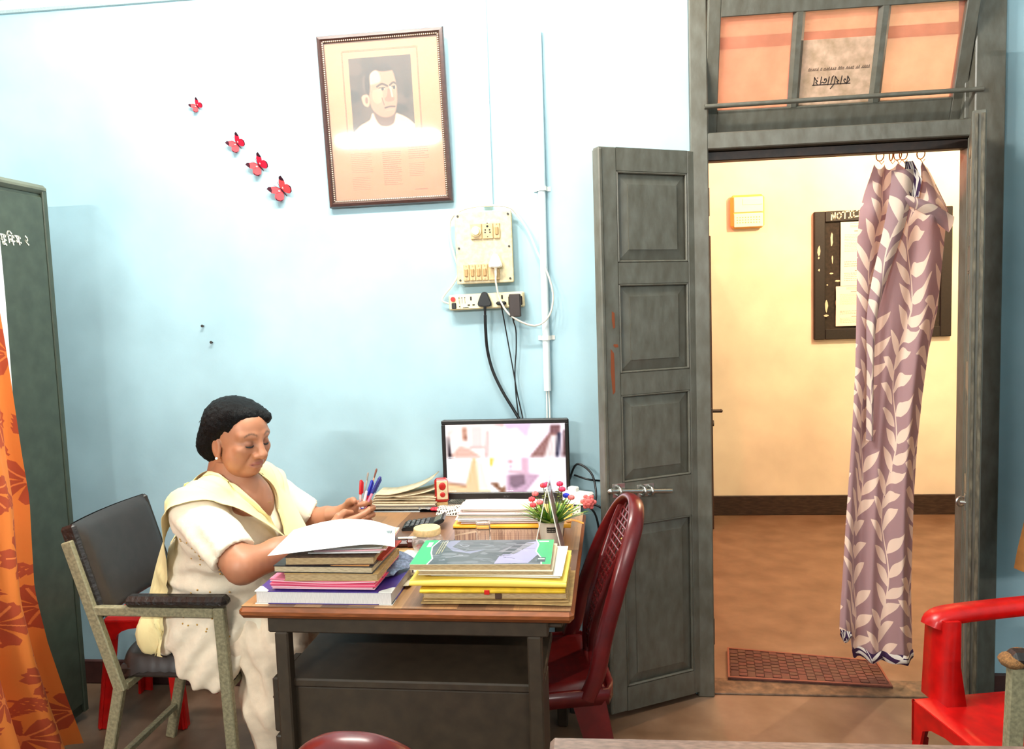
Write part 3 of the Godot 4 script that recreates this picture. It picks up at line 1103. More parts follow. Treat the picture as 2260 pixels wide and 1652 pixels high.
	# small plastic box on the corridor wall
	var bx := thing("switch_box", "yellowed square plastic electric box on the corridor wall", "electric box", Vector3(1.015, 2.077, -2.59))
	g = G.new()
	g.box(Vector3(0, 0, 0.022), Vector3(0.222, 0.222, 0.044), 0.018)
	obj("case", g, mat("box_amber", Color(0.92, 0.72, 0.36), 0.35), bx)
	g = G.new()
	g.box(Vector3(0.004, 0.045, 0.046), Vector3(0.19, 0.1, 0.008), 0.004)
	g.box(Vector3(0.004, -0.058, 0.046), Vector3(0.19, 0.09, 0.008), 0.004)
	g.box(Vector3(0.03, 0.062, 0.05), Vector3(0.13, 0.04, 0.006), 0.002)
	obj("cover", g, mat("box_cream", Color(0.95, 0.93, 0.84), 0.35), bx)
	g = G.new()
	for k in 9:
		for j in 3:
			g.box(Vector3(-0.07 + k * 0.018, -0.04 - j * 0.017, 0.0505), Vector3(0.008, 0.006, 0.001))
	obj("vent_marks", g, mat("box_marks", Color(0.80, 0.68, 0.42), 0.5), bx)
	doormat()
	door_curtain()


func doormat() -> void:
	var t := thing("doormat", "brown rubber doormat with a brick pattern in the doorway", "doormat", Vector3.ZERO)
	var c := [Vector3(0.478, 0.013, -0.108), Vector3(1.081, 0.013, -0.057), Vector3(1.096, 0.013, -0.277), Vector3(0.518, 0.013, -0.383)]
	var P := func(u: float, v: float, y: float) -> Vector3:
		var q: Vector3 = (c[0] as Vector3).lerp(c[1], u).lerp((c[3] as Vector3).lerp(c[2], u), v)
		q.y = y
		return q
	var g := G.new()
	g.sg = -1
	g.quad(P.call(0, 0, 0.013), P.call(1, 0, 0.013), P.call(1, 1, 0.013), P.call(0, 1, 0.013))
	for e in [[0, 0, 1, 0], [1, 0, 1, 1], [1, 1, 0, 1], [0, 1, 0, 0]]:
		g.quad(P.call(e[0], e[1], 0.001), P.call(e[2], e[3], 0.001), P.call(e[2], e[3], 0.013), P.call(e[0], e[1], 0.013))
	obj("base", g, mat("mat_base", Color(0.42, 0.24, 0.19), 0.8, {"tex": worn(), "scale": 4.0}), t)
	g = G.new()
	for e in [[0, 0, 1, 0.035], [0, 0.965, 1, 1], [0, 0.035, 0.012, 0.965], [0.988, 0.035, 1, 0.965]]:
		var q := [P.call(e[0], e[1], 0.017), P.call(e[2], e[1], 0.017), P.call(e[2], e[3], 0.017), P.call(e[0], e[3], 0.017)]
		g.quad(q[0], q[1], q[2], q[3])
		for k in 4:
			g.quad((q[k] as Vector3) - Vector3(0, 0.006, 0), (q[(k + 1) % 4] as Vector3) - Vector3(0, 0.006, 0), q[(k + 1) % 4], q[k])
	obj("raised_edge", g, mat("mat_edge", Color(0.48, 0.27, 0.21), 0.8), t)
	var r := RandomNumberGenerator.new()
	r.seed = 3
	var tones := [mat("mat_a", Color(0.30, 0.17, 0.14), 0.85), mat("mat_b", Color(0.36, 0.20, 0.16), 0.85), mat("mat_c", Color(0.33, 0.21, 0.16), 0.85)]
	for i in 18:
		for j in 8:
			g = G.new()
			var sh := 0.5 if i % 2 else 0.0
			var v0 := clampf(0.05 + (j + sh - 0.25) * 0.9 / 8.0, 0.045, 0.955)
			var v1 := clampf(v0 + 0.9 / 8.0 - 0.022, 0.045, 0.955)
			if v1 - v0 < 0.02:
				continue
			var u0 := 0.02 + i * 0.96 / 18.0
			var u1 := u0 + 0.96 / 18.0 - 0.005
			var q := [P.call(u0, v0, 0.0165), P.call(u1, v0, 0.0165), P.call(u1, v1, 0.0165), P.call(u0, v1, 0.0165)]
			g.quad(q[0], q[1], q[2], q[3])
			for k in 4:
				g.quad((q[k] as Vector3) - Vector3(0, 0.004, 0), (q[(k + 1) % 4] as Vector3) - Vector3(0, 0.004, 0), q[(k + 1) % 4], q[k])
			obj("tread_block", g, tones[r.randi() % 3], t)


# leaf-and-vine cloth print; the tile is TW by TH metres
func vine_cloth(bg: Color, fg: Color, sd: int) -> Texture2D:
	var p := Pic.new(820, 1640, bg)
	var TW := 0.42
	var TH := 0.84
	var sc := Vector2(1.0 / TW, 1.0 / TH)
	var r := RandomNumberGenerator.new()
	r.seed = sd
	var leaf := func(at: Vector2, ang: float, l: float, wd: float) -> void:
		var d := Vector2(cos(ang), sin(ang))
		var bend := 0.07 * signf(d.x)
		var nn := d.orthogonal()
		for off in [Vector2(-TW, 0), Vector2(0, 0), Vector2(TW, 0), Vector2(0, -TH), Vector2(0, TH)]:
			var q := PackedVector2Array()
			for side in [1.0, -1.0]:
				for k in 13:
					var t := k / 12.0 if side > 0 else 1.0 - k / 12.0
					q.append((at + off + d * l * t + nn * (side * wd * pow(sin(PI * t), 0.85) + bend * l * sin(PI * t))) * sc)
			p.poly(q, fg)
	for col in 3:
		var x0 := 0.07 + col * 0.14
		var ph := col * 2.1
		var vine := func(t: float) -> Vector2: return Vector2(x0 + 0.022 * sin(TAU * 2.0 * t + ph), t * TH)
		for off in [-TW, 0.0, TW]:
			var q := PackedVector2Array()
			for k in 80:
				q.append(((vine.call(k / 79.0) as Vector2) + Vector2(off, 0)) * sc)
			p.line(q, 0.011, fg)
		for k in 12:
			var t := (k + 0.4 * col) / 12.0
			var a: Vector2 = vine.call(t)
			var slope := 0.022 * 2.0 * TAU * cos(TAU * 2.0 * t + ph) / TH
			leaf.call(a, -PI / 2 - slope * 0.4 + 0.72 + r.randf_range(-0.1, 0.1), r.randf_range(0.088, 0.104), 0.0150)
			leaf.call(a + Vector2(0, 0.032), -PI / 2 - slope * 0.4 - 0.72 + r.randf_range(-0.1, 0.1), r.randf_range(0.088, 0.104), 0.0150)
	return p.tex()


func door_curtain() -> void:
	var t := thing("door_curtain", "mauve curtain with pale leaf vines bunched up in the doorway", "curtain")
	var m := mat("mauve_cloth", Color.WHITE, 0.8, {"tex": vine_cloth(Color(0.65, 0.525, 0.54), Color(0.93, 0.84, 0.77), 4), "uv": Vector3(0.82, 1.75, 1), "rim": 0.3, "back": Color(0.45, 0.38, 0.36), "bump": noise_tex("weave", 0.4, 0.0, 1.0, 256), "relief": 0.04})
	var lin := mat("purple_lining", Color.WHITE, 0.8, {"tex": vine_cloth(Color(0.20, 0.07, 0.24), Color(0.88, 0.84, 0.80), 9), "uv": Vector3(0.7, 0.12, 1)})
	var strip_m: StandardMaterial3D = m.duplicate()
	strip_m.uv1_scale = Vector3(0.15, 0.95, 1)
	strip_m.uv1_offset = Vector3(0.06, 0.1, 0)
	var fold_m: StandardMaterial3D = m.duplicate()
	fold_m.uv1_scale = Vector3(0.5, 0.06, 1)
	var left := [[1.985, 1.030], [1.93, 1.012], [1.86, 0.985], [1.80, 0.967], [1.765, 0.966], [1.43, 0.962], [1.22, 0.957], [1.03, 0.947], [0.84, 0.935], [0.64, 0.922], [0.45, 0.912], [0.27, 0.902], [0.165, 0.90]]
	var right := [[1.985, 1.205], [1.93, 1.235], [1.86, 1.268], [1.80, 1.298], [1.76, 1.290], [1.66, 1.282], [1.43, 1.263], [1.27, 1.232], [1.10, 1.212], [0.92, 1.196], [0.73, 1.186], [0.55, 1.182], [0.37, 1.178], [0.19, 1.182], [0.10, 1.184]]
	var hem := func(u: float) -> float:
		return lerp_table([[0.0, 0.215], [0.14, 0.195], [0.2, 0.115], [0.34, 0.10], [0.6, 0.092], [1.0, 0.10]], u)
	var zf := func(u: float, y: float) -> float:
		var g0 := 0.017 * sin(u * 17.0 + 0.6 * sin(y * 2.0)) + 0.012 * sin(u * 8.0 + 1.3 + y * 0.6) + 0.003 * sin(u * 33.0 + y)
		var knot := exp(-pow((y - 1.80) / 0.07, 2.0))
		return -0.13 + g0 * (0.7 + 0.5 * smoothstep(1.9, 0.3, y)) + knot * (0.022 * sin(u * 11.0) + 0.02)
	var f := func(u: float, v: float) -> Vector3:
		var top := 1.975 - 0.02 * absf(sin(u * 14.0)) - 0.05 * smoothstep(0.62, 0.7, u) * smoothstep(0.84, 0.74, u)
		var y: float = lerpf(top, hem.call(u), v)
		var a := lerp_table(left, y)
		var b := lerp_table(right, y)
		return Vector3(lerpf(a, b, u), y, zf.call(u, y))
	var g := G.new()
	g.sheet(90, 70, f, 0.0)
	obj("cloth", g, m, t)
	# fold lapped over at the gathering, and the long pleat down from it
	g = G.new()
	g.sheet(14, 40, func(u: float, v: float) -> Vector3:
		var y := lerpf(1.945, 0.95, v)
		var x := lerpf(1.118, 1.012, smoothstep(0.0, 0.6, v)) + (u - 0.5) * lerpf(0.080, 0.026, smoothstep(0.05, 0.75, v))
		return Vector3(x, y, -0.100 + 0.020 * sin(PI * u) - 0.018 * v)
	)
	obj("pleat", g, strip_m, t)
	g = G.new()
	g.sheet(18, 8, func(u: float, v: float) -> Vector3:
		var c := Vector3(lerpf(1.085, 1.300, u), 1.865 - 0.095 * pow(u, 1.3), -0.105 + 0.030 * sin(PI * clampf(u * 1.05, 0, 1)))
		return c + Vector3(-0.012 * v, -0.055 * v * (0.35 + 0.65 * u), 0.012 * sin(PI * v) - 0.016 * v)
	)
	obj("lapped_fold", g, fold_m, t)
	# turned-up lining at the hem and at the top slit
	g = G.new()
	g.sheet(50, 6, func(u: float, v: float) -> Vector3:
		var uu := 0.18 + u * 0.82
		var q: Vector3 = f.call(uu, 1.0)
		return q + Vector3(0, 0.022 - v * 0.038 - 0.006 * sin(u * 23.0), 0.008 + 0.008 * sin(v * PI) + 0.004 * sin(u * 31.0))
	)
	g.sheet(10, 5, func(u: float, v: float) -> Vector3:
		return Vector3(0.898 + u * 0.042, 0.222 - u * 0.012 - v * (0.02 + 0.03 * sin(PI * u)), -0.095 + 0.01 * sin(PI * v))
	)
	g.sheet(8, 10, func(u: float, v: float) -> Vector3:
		var y := lerpf(1.975, 1.845, v)
		return Vector3(1.128 + (u - 0.3) * 0.05 * (1.15 - absf(v - 0.5) * 1.2) + 0.022 * v, y, -0.088 - 0.012 * sin(PI * u))
	)
	obj("lining", g, lin, t, "dark purple reverse side")
	for k in 5:
		var x: float = [1.046, 1.085, 1.108, 1.128, 1.189][k]
		g = G.new()
		var rg := PackedVector3Array()
		for a in 14:
			rg.append(Vector3(x + 0.011 * cos(TAU * a / 14) * (0.3 if k == 1 else 1.0), 2.004 + 0.019 * sin(TAU * a / 14), -0.125 + 0.008 * cos(TAU * a / 14)))
		g.tube(rg, 0.0021, 6, [], true)
		g.tube([Vector3(x - 0.005, 1.987, -0.123), Vector3(x + 0.004, 1.972, -0.12), Vector3(x + 0.012, 1.984, -0.118)], 0.0016, 6)
		obj("curtain_ring", g, mat("copper", Color(0.80, 0.48, 0.28), 0.35, {"metal": 0.9}), t)
	var rod := thing("curtain_rod", "thin dark curtain rod behind the door lintel", "curtain rod", Vector3.ZERO)
	g = G.new()
	g.cyl(Vector3(0.41, 2.018, -0.125), Vector3(1.31, 2.018, -0.125), 0.007, 10)
	obj("pole", g, mats.brown_rail, rod)


func wall_things() -> void:
	# butterflies
	var red := mat("wing_red", Color(0.80, 0.12, 0.22), 0.85, {"spec": 0.2})
	var pink := mat("wing_pink", Color(0.85, 0.26, 0.28), 0.85, {"spec": 0.2})
	var dark := mat("wing_dark", Color(0.20, 0.08, 0.12), 0.85, {"spec": 0.2})
	var spots := [[-1.501, 2.301, 0.027, "smallest and topmost of the four red paper butterflies on the blue wall"], [-1.35, 2.151, 0.037, "second red paper butterfly from the top of the diagonal row"], [-1.268, 2.065, 0.042, "third red paper butterfly down the diagonal row"], [-1.184, 1.969, 0.046, "largest and lowest red paper butterfly, nearest the framed portrait"]]
	for s in spots:
		var b := thing("paper_butterfly", s[3], "butterfly", Vector3(s[0], s[1], 0.006), 0.0, "paper butterflies on the wall")
		b.rotation.z = deg_to_rad(40)
		var k: float = s[2]
		for side in [-1, 1]:
			var g := G.new()
			var fore := spline2([Vector2(0.02, 0.08), Vector2(0.25, 0.62), Vector2(0.7, 0.86), Vector2(0.92, 0.74), Vector2(0.84, 0.3), Vector2(0.5, 0.02), Vector2(0.02, -0.04)], 3)
			var hind := spline2([Vector2(0.02, 0.0), Vector2(0.5, 0.12), Vector2(0.84, -0.1), Vector2(0.92, -0.45), Vector2(0.7, -0.72), Vector2(0.36, -0.66), Vector2(0.1, -0.3), Vector2(0.02, -0.12)], 3)
			var tip := PackedVector2Array()
			var inner := PackedVector2Array()
			for q in fore:
				(tip if q.x > 0.62 else inner).append(q)
			tip = PackedVector2Array([Vector2(0.55, 0.74), Vector2(0.7, 0.86), Vector2(0.94, 0.80), Vector2(0.9, 0.5), Vector2(0.84, 0.28), Vector2(0.66, 0.48)])
			inner = PackedVector2Array([Vector2(0.02, 0.08), Vector2(0.12, 0.4), Vector2(0.3, 0.62), Vector2(0.55, 0.74), Vector2(0.66, 0.48), Vector2(0.84, 0.28), Vector2(0.7, 0.1), Vector2(0.4, 0.0), Vector2(0.02, -0.06)])
			var sc := Transform3D(Basis(Vector3(side * k, 0, 0), Vector3(0, k, 0), Vector3(0, 0, 1)), Vector3.ZERO)
			var lift := Transform3D(Basis(Vector3.UP, -side * deg_to_rad(28)), Vector3.ZERO)
			g.xf = lift * sc
			g.prism(inner, 0.0012, 0.0018)
			g.prism(hind, 0.0, 0.0006)
			var w := obj("wing", g, pink if side < 0 or k > 0.045 else red, b)
			g = G.new()
			g.xf = lift * sc
			g.prism(tip, 0.0013, 0.0019)
			obj("wing_tip", g, dark, w, "dark wing tip")
			g = G.new()
			g.xf = lift * sc
			g.prism([Vector2(0.86, -0.16), Vector2(0.95, -0.45), Vector2(0.7, -0.75), Vector2(0.42, -0.71), Vector2(0.7, -0.64), Vector2(0.84, -0.45)], 0.0007, 0.0012)
			obj("wing_edge", g, dark, w, "dark hind edge")
			g = G.new()
			g.xf = lift * sc
			g.prism([Vector2(0.2, 0.1), Vector2(0.3, 0.14), Vector2(0.3, 0.02), Vector2(0.2, -0.03)], 0.0019, 0.0022)
			obj("wing_spot", g, mats.white_plastic, w, "white spot")
		var g := G.new()
		g.tube([Vector3(0, 0.16 * k, 0.002), Vector3(0, 0, 0.003), Vector3(0, -0.7 * k, 0.006)], 0.075 * k, 8, [0.6, 1.0, 0.4])
		obj("body", g, dark, b)
		g = G.new()
		for side in [-1, 1]:
			g.tube([Vector3(0, 0.14 * k, 0.003), Vector3(side * 0.12 * k, 0.45 * k, 0.008), Vector3(side * 0.22 * k, 0.72 * k, 0.010)], 0.016 * k, 5)
		obj("antennae", g, dark, b)
	for p in [[-1.537, 1.463], [-1.505, 1.398]]:
		var g := G.new()
		g.cyl(Vector3(p[0], p[1], -0.005), Vector3(p[0], p[1], 0.012), 0.0028, 6)
		g.cyl(Vector3(p[0], p[1], 0.012), Vector3(p[0], p[1], 0.014), 0.0055, 8)
		solo("nail", g, mats.dark_metal, "upper of two small nails in the blue wall" if p[1] > 1.43 else "lower of two small nails in the blue wall", "nail", "nails in the wall")
	# pipes
	var g := G.new()
	g.tube([Vector3(-0.192, 2.49, 0.018), Vector3(-0.192, 1.925, 0.018)], 0.0155, 12)
	g.tube([Vector3(-0.192, 1.94, 0.018), Vector3(-0.192, 1.18, 0.018)], 0.014, 12)
	var cp := obj("conduit_pipe", g, mat("conduit", Color(0.86, 0.90, 0.91), 0.5))
	tag(cp, "round pale conduit pipe running down the blue wall beside the door", "pipe")
	for y in [1.925, 1.378]:
		g = G.new()
		var a := PackedVector3Array([Vector3(-0.222, y, 0.002), Vector3(-0.211, y, 0.004)])
		for k in 7:
			a.append(Vector3(-0.192 - 0.0175 * cos(PI * k / 6), y, 0.018 + 0.0175 * sin(PI * k / 6)))
		a.append(Vector3(-0.173, y, 0.004))
		a.append(Vector3(-0.160, y, 0.002))
		g.sweep(a, [Vector2(-0.001, -0.008), Vector2(0.001, -0.008), Vector2(0.001, 0.008), Vector2(-0.001, 0.008)])
		obj("pipe_clamp", g, mats.white_plastic, cp)
	g = G.new()
	g.tube([Vector3(-0.196, 1.19, 0.018), Vector3(-0.197, 1.1, 0.016), Vector3(-0.196, 0.78, 0.02)], 0.003, 6)
	g.tube([Vector3(-0.188, 1.19, 0.018), Vector3(-0.1865, 1.1, 0.016), Vector3(-0.19, 0.78, 0.02)], 0.003, 6)
	obj("wires", g, mats.white_plastic, cp)
	g = G.new()
	g.box(Vector3(-0.395, 2.36, 0.008), Vector3(0.038, 0.98, 0.016), 0.004)
	solo("cable_casing", g, mat("casing", Color(0.87, 0.91, 0.92), 0.5), "flat white cable casing running up from the switchboard", "cable casing")
	# switchboard
	var sb := thing("switchboard", "cream electric switchboard with regulator, socket and switches on the wall", "switchboard", Vector3(-0.4085, 1.7185, 0))
	sb.rotation.z = deg_to_rad(0.3)
	g = G.new()
	g.box(Vector3(0, 0, 0.024), Vector3(0.205, 0.258, 0.048), 0.003)
	obj("case", g, mats.cream_plastic, sb)
	g = G.new()
	g.box(Vector3(0, 0, 0.051), Vector3(0.211, 0.263, 0.006), 0.003)
	obj("face_plate", g, mats.cream_plastic, sb)
	for x in [-0.093, 0.093]:
		for y in [-0.117, 0.0, 0.117]:
			g = G.new()
			g.cyl(Vector3(x, y, 0.053), Vector3(x, y, 0.0565), 0.0042, 8)
			g.box(Vector3(x, y, 0.0568), Vector3(0.006, 0.0012, 0.001))
			obj("screw", g, mats.dark_metal, sb)
	var z := 0.054
	for mo in [[-0.0255, 0.088, 0.042, 0.0565], [0.0165, 0.088, 0.041, 0.0565], [0.0505, 0.088, 0.0245, 0.0565], [-0.0685, -0.0605, 0.0225, 0.061], [-0.0455, -0.0605, 0.0225, 0.061], [-0.0225, -0.0605, 0.0225, 0.061], [0.0005, -0.0605, 0.0225, 0.061], [0.034, -0.0605, 0.042, 0.061]]:
		g = G.new()
		g.box(Vector3(mo[0], mo[1] - 0.03 + 0.0, z + 0.003), Vector3(mo[2] - 0.0012, mo[3], 0.008), 0.002)
		obj("module", g, mats.ivory_plastic, sb)
		if mo[2] < 0.03:
			g = G.new()
			g.xf = Transform3D(Basis(Vector3.RIGHT, 0.12), Vector3(mo[0], mo[1] - 0.03, z + 0.0085))
			g.box(Vector3.ZERO, Vector3(0.013, 0.03, 0.009), 0.003)
			g.xf = Transform3D.IDENTITY
			for e in [-1, 1]:
				g.cyl(Vector3(mo[0], mo[1] - 0.03 + e * 0.024, z + 0.006), Vector3(mo[0], mo[1] - 0.03 + e * 0.024, z + 0.0085), 0.0025, 8)
			obj("switch_rocker", g, mat("rocker", Color(0.72, 0.58, 0.40), 0.35), sb)
	g = G.new()
	g.cyl(Vector3(-0.026, 0.058, z + 0.006), Vector3(-0.026, 0.058, z + 0.012), 0.019, 20)
	g.cyl(Vector3(-0.026, 0.058, z + 0.010), Vector3(-0.026, 0.058, z + 0.022), 0.0155, 20, 0.0135)
	obj("regulator_knob", g, mat("knob_cream", Color(0.93, 0.84, 0.62), 0.35), sb)
	g = G.new()
	for h in [[0.0, 0.017, 0.0042], [-0.008, 0.004, 0.003], [0.008, 0.004, 0.003], [-0.009, -0.005, 0.003], [0.009, -0.005, 0.003], [0, 0.028, 0.0022], [0, -0.021, 0.0022]]:
		g.cyl(Vector3(0.0165 + h[0], 0.058 + h[1], z + 0.0065), Vector3(0.0165 + h[0], 0.058 + h[1], z + 0.0075), h[2], 10)
	obj("socket_holes", g, mats.hole, sb)
	# extension board under it
	var eb := thing("extension_board", "long cream extension board with a red button under the switchboard", "extension board", Vector3(-0.409, 1.522, 0))
	eb.rotation.z = deg_to_rad(0.9)
	g = G.new()
	g.box(Vector3(0, 0, 0.02), Vector3(0.283, 0.058, 0.04), 0.005)
	obj("case", g, mats.cream_plastic, eb)
	g = G.new()
	g.box(Vector3(0.018, 0.0, 0.0405), Vector3(0.232, 0.05, 0.002), 0.0006)
	g.box(Vector3(-0.118, 0.0, 0.0405), Vector3(0.038, 0.05, 0.002), 0.0006)
	obj("label_plate", g, mat("plate_cream", Color(0.94, 0.88, 0.70), 0.45), eb)
	g = G.new()
	g.cyl(Vector3(-0.124, 0.012, 0.04), Vector3(-0.124, 0.012, 0.048), 0.009, 16)
	obj("indicator_button", g, mat("button_red", Color(0.85, 0.10, 0.10), 0.3), eb, "round red button")
	g = G.new()
	g.box(Vector3(-0.122, -0.013, 0.043), Vector3(0.017, 0.022, 0.008), 0.002)
	obj("rocker_switch", g, mats.black_plastic, eb, "black rocker switch")
	g = G.new()
	for x in [-0.057, 0.06]:
		g.box(Vector3(x, 0.012, 0.0418), Vector3(0.006, 0.014, 0.001))
		g.box(Vector3(x - 0.009, -0.012, 0.0418), Vector3(0.009, 0.005, 0.001))
		g.box(Vector3(x + 0.009, -0.012, 0.0418), Vector3(0.009, 0.005, 0.001))
	for k in 3:
		g.cyl(Vector3(-0.102 + k * 0.011, 0.016, 0.041), Vector3(-0.102 + k * 0.011, 0.016, 0.0422), 0.0022, 8)
		g.box(Vector3(-0.102 + k * 0.011, 0.004, 0.0418), Vector3(0.0012, 0.018, 0.001))
	g.cyl(Vector3(-0.101, -0.016, 0.041), Vector3(-0.101, -0.016, 0.0422), 0.0025, 8)
	g.box(Vector3(-0.078, -0.021, 0.0418), Vector3(0.022, 0.002, 0.001))
	obj("socket_holes", g, mats.hole, eb)
	# plugs and cables
	var plug := func(called: String, label: String, at: Vector3, m: Material, k: float) -> Node3D:
		var t := thing(called, label, "plug", at)
		var q := G.new()
		var pr := spline2([Vector2(-0.019, -0.02), Vector2(-0.023, -0.012), Vector2(-0.017, 0.006), Vector2(-0.009, 0.023), Vector2(0, 0.027), Vector2(0.009, 0.023), Vector2(0.017, 0.006), Vector2(0.023, -0.012), Vector2(0.019, -0.02), Vector2(0.0, -0.022)], 3)
		var p2 := PackedVector2Array()
		for e in pr:
			p2.append(e * k)
		q.prism(p2, 0.0, 0.02, true)
		var p3 := PackedVector2Array()
		for e in p2:
			p3.append(e * 0.86)
		q.prism(p3, 0.019, 0.027, true)
		q.cyl(Vector3(0, -0.018 * k, 0.012), Vector3(0, -0.05 * k, 0.012), 0.0062, 10, 0.0042)
		obj("plug_body", q, m, t)
		return t
	var wp: Node3D = plug.call("power_plug", "white three-pin plug in the switchboard with a long looped white cord", Vector3(-0.3655, 1.664, 0.062), mat("plug_white", Color(0.93, 0.90, 0.82), 0.4), 1.05)
	var path := PackedVector3Array()
	for p in [[-0.3655, 1.612, 0.074], [-0.366, 1.585, 0.072], [-0.353, 1.52, 0.062], [-0.312, 1.462, 0.07], [-0.232, 1.425, 0.05], [-0.178, 1.458, 0.045], [-0.160, 1.53, 0.045], [-0.176, 1.61, 0.045], [-0.213, 1.69, 0.03], [-0.245, 1.77, 0.025], [-0.285, 1.835, 0.03], [-0.318, 1.862, 0.045], [-0.40, 1.869, 0.055], [-0.49, 1.857, 0.045], [-0.536, 1.82, 0.025], [-0.538, 1.75, 0.018], [-0.525, 1.69, 0.018], [-0.512, 1.635, 0.018], [-0.535, 1.59, 0.018], [-0.570, 1.55, 0.018], [-0.578, 1.528, 0.02], [-0.55, 1.516, 0.02]]:
		path.append(Vector3(p[0], p[1], p[2]) - wp.position)
	g = G.new()
	g.tube(spline(path, 5), 0.0036, 8)
	obj("cord", g, mat("cord_white", Color(0.90, 0.87, 0.80), 0.5), wp)
	var bp: Node3D = plug.call("power_plug", "black three-pin plug with a thick black cable down to the monitor", Vector3(-0.413, 1.525, 0.0425), mats.black_plastic, 1.12)
	path = PackedVector3Array()
	for p in [[-0.413, 1.47, 0.055], [-0.414, 1.42, 0.05], [-0.412, 1.34, 0.035], [-0.395, 1.26, 0.03], [-0.36, 1.18, 0.03], [-0.315, 1.10, 0.03], [-0.285, 1.04, 0.04], [-0.27, 0.92, 0.05]]:
		path.append(Vector3(p[0], p[1], p[2]) - bp.position)
	g = G.new()
	g.tube(spline(path, 5), 0.0058, 8)
	obj("cable", g, mats.black_plastic, bp)
	var fp := thing("power_plug", "flat black two-pin plug with a thin cable, between plug and adapter", "plug", Vector3(-0.352, 1.512, 0.042))
	g = G.new()
	g.box(Vector3(0, 0, 0.01), Vector3(0.038, 0.013, 0.02), 0.005)
	obj("plug_body", g, mats.black_plastic, fp)
	path = PackedVector3Array()
	for p in [[-0.352, 1.505, 0.055], [-0.345, 1.45, 0.04], [-0.333, 1.36, 0.03], [-0.318, 1.26, 0.03], [-0.305, 1.17, 0.03], [-0.29, 1.09, 0.03], [-0.28, 1.03, 0.04], [-0.275, 0.92, 0.05]]:
		path.append(Vector3(p[0], p[1], p[2]) - fp.position)
	g = G.new()
	g.tube(spline(path, 5), 0.0028, 6)
	obj("cable", g, mats.black_plastic, fp)
	var ad := thing("power_adapter", "dark brown power adapter hanging from the end of the extension board", "adapter", Vector3(-0.300, 1.502, 0.042))
	g = G.new()
	g.box(Vector3(0, 0, 0.016), Vector3(0.042, 0.084, 0.032), 0.003)
	g.box(Vector3(0.0, 0.018, 0.004), Vector3(0.052, 0.034, 0.008), 0.003)
	obj("adapter_body", g, mat("adapter_brown", Color(0.20, 0.16, 0.15), 0.5), ad)
	path = PackedVector3Array()
	for p in [[-0.308, 1.46, 0.055], [-0.309, 1.445, 0.05], [-0.302, 1.41, 0.04], [-0.304, 1.34, 0.03], [-0.312, 1.25, 0.03], [-0.310, 1.16, 0.03], [-0.304, 1.09, 0.03], [-0.303, 1.03, 0.04], [-0.295, 0.92, 0.05]]:
		path.append(Vector3(p[0], p[1], p[2]) - ad.position)
	g = G.new()
	g.cyl(Vector3(-0.008, -0.04, 0.016), Vector3(-0.008, -0.058, 0.013), 0.006, 8, 0.003)
	g.tube(spline(path, 5), 0.0026, 6)
	obj("cable", g, mats.black_plastic, ad)


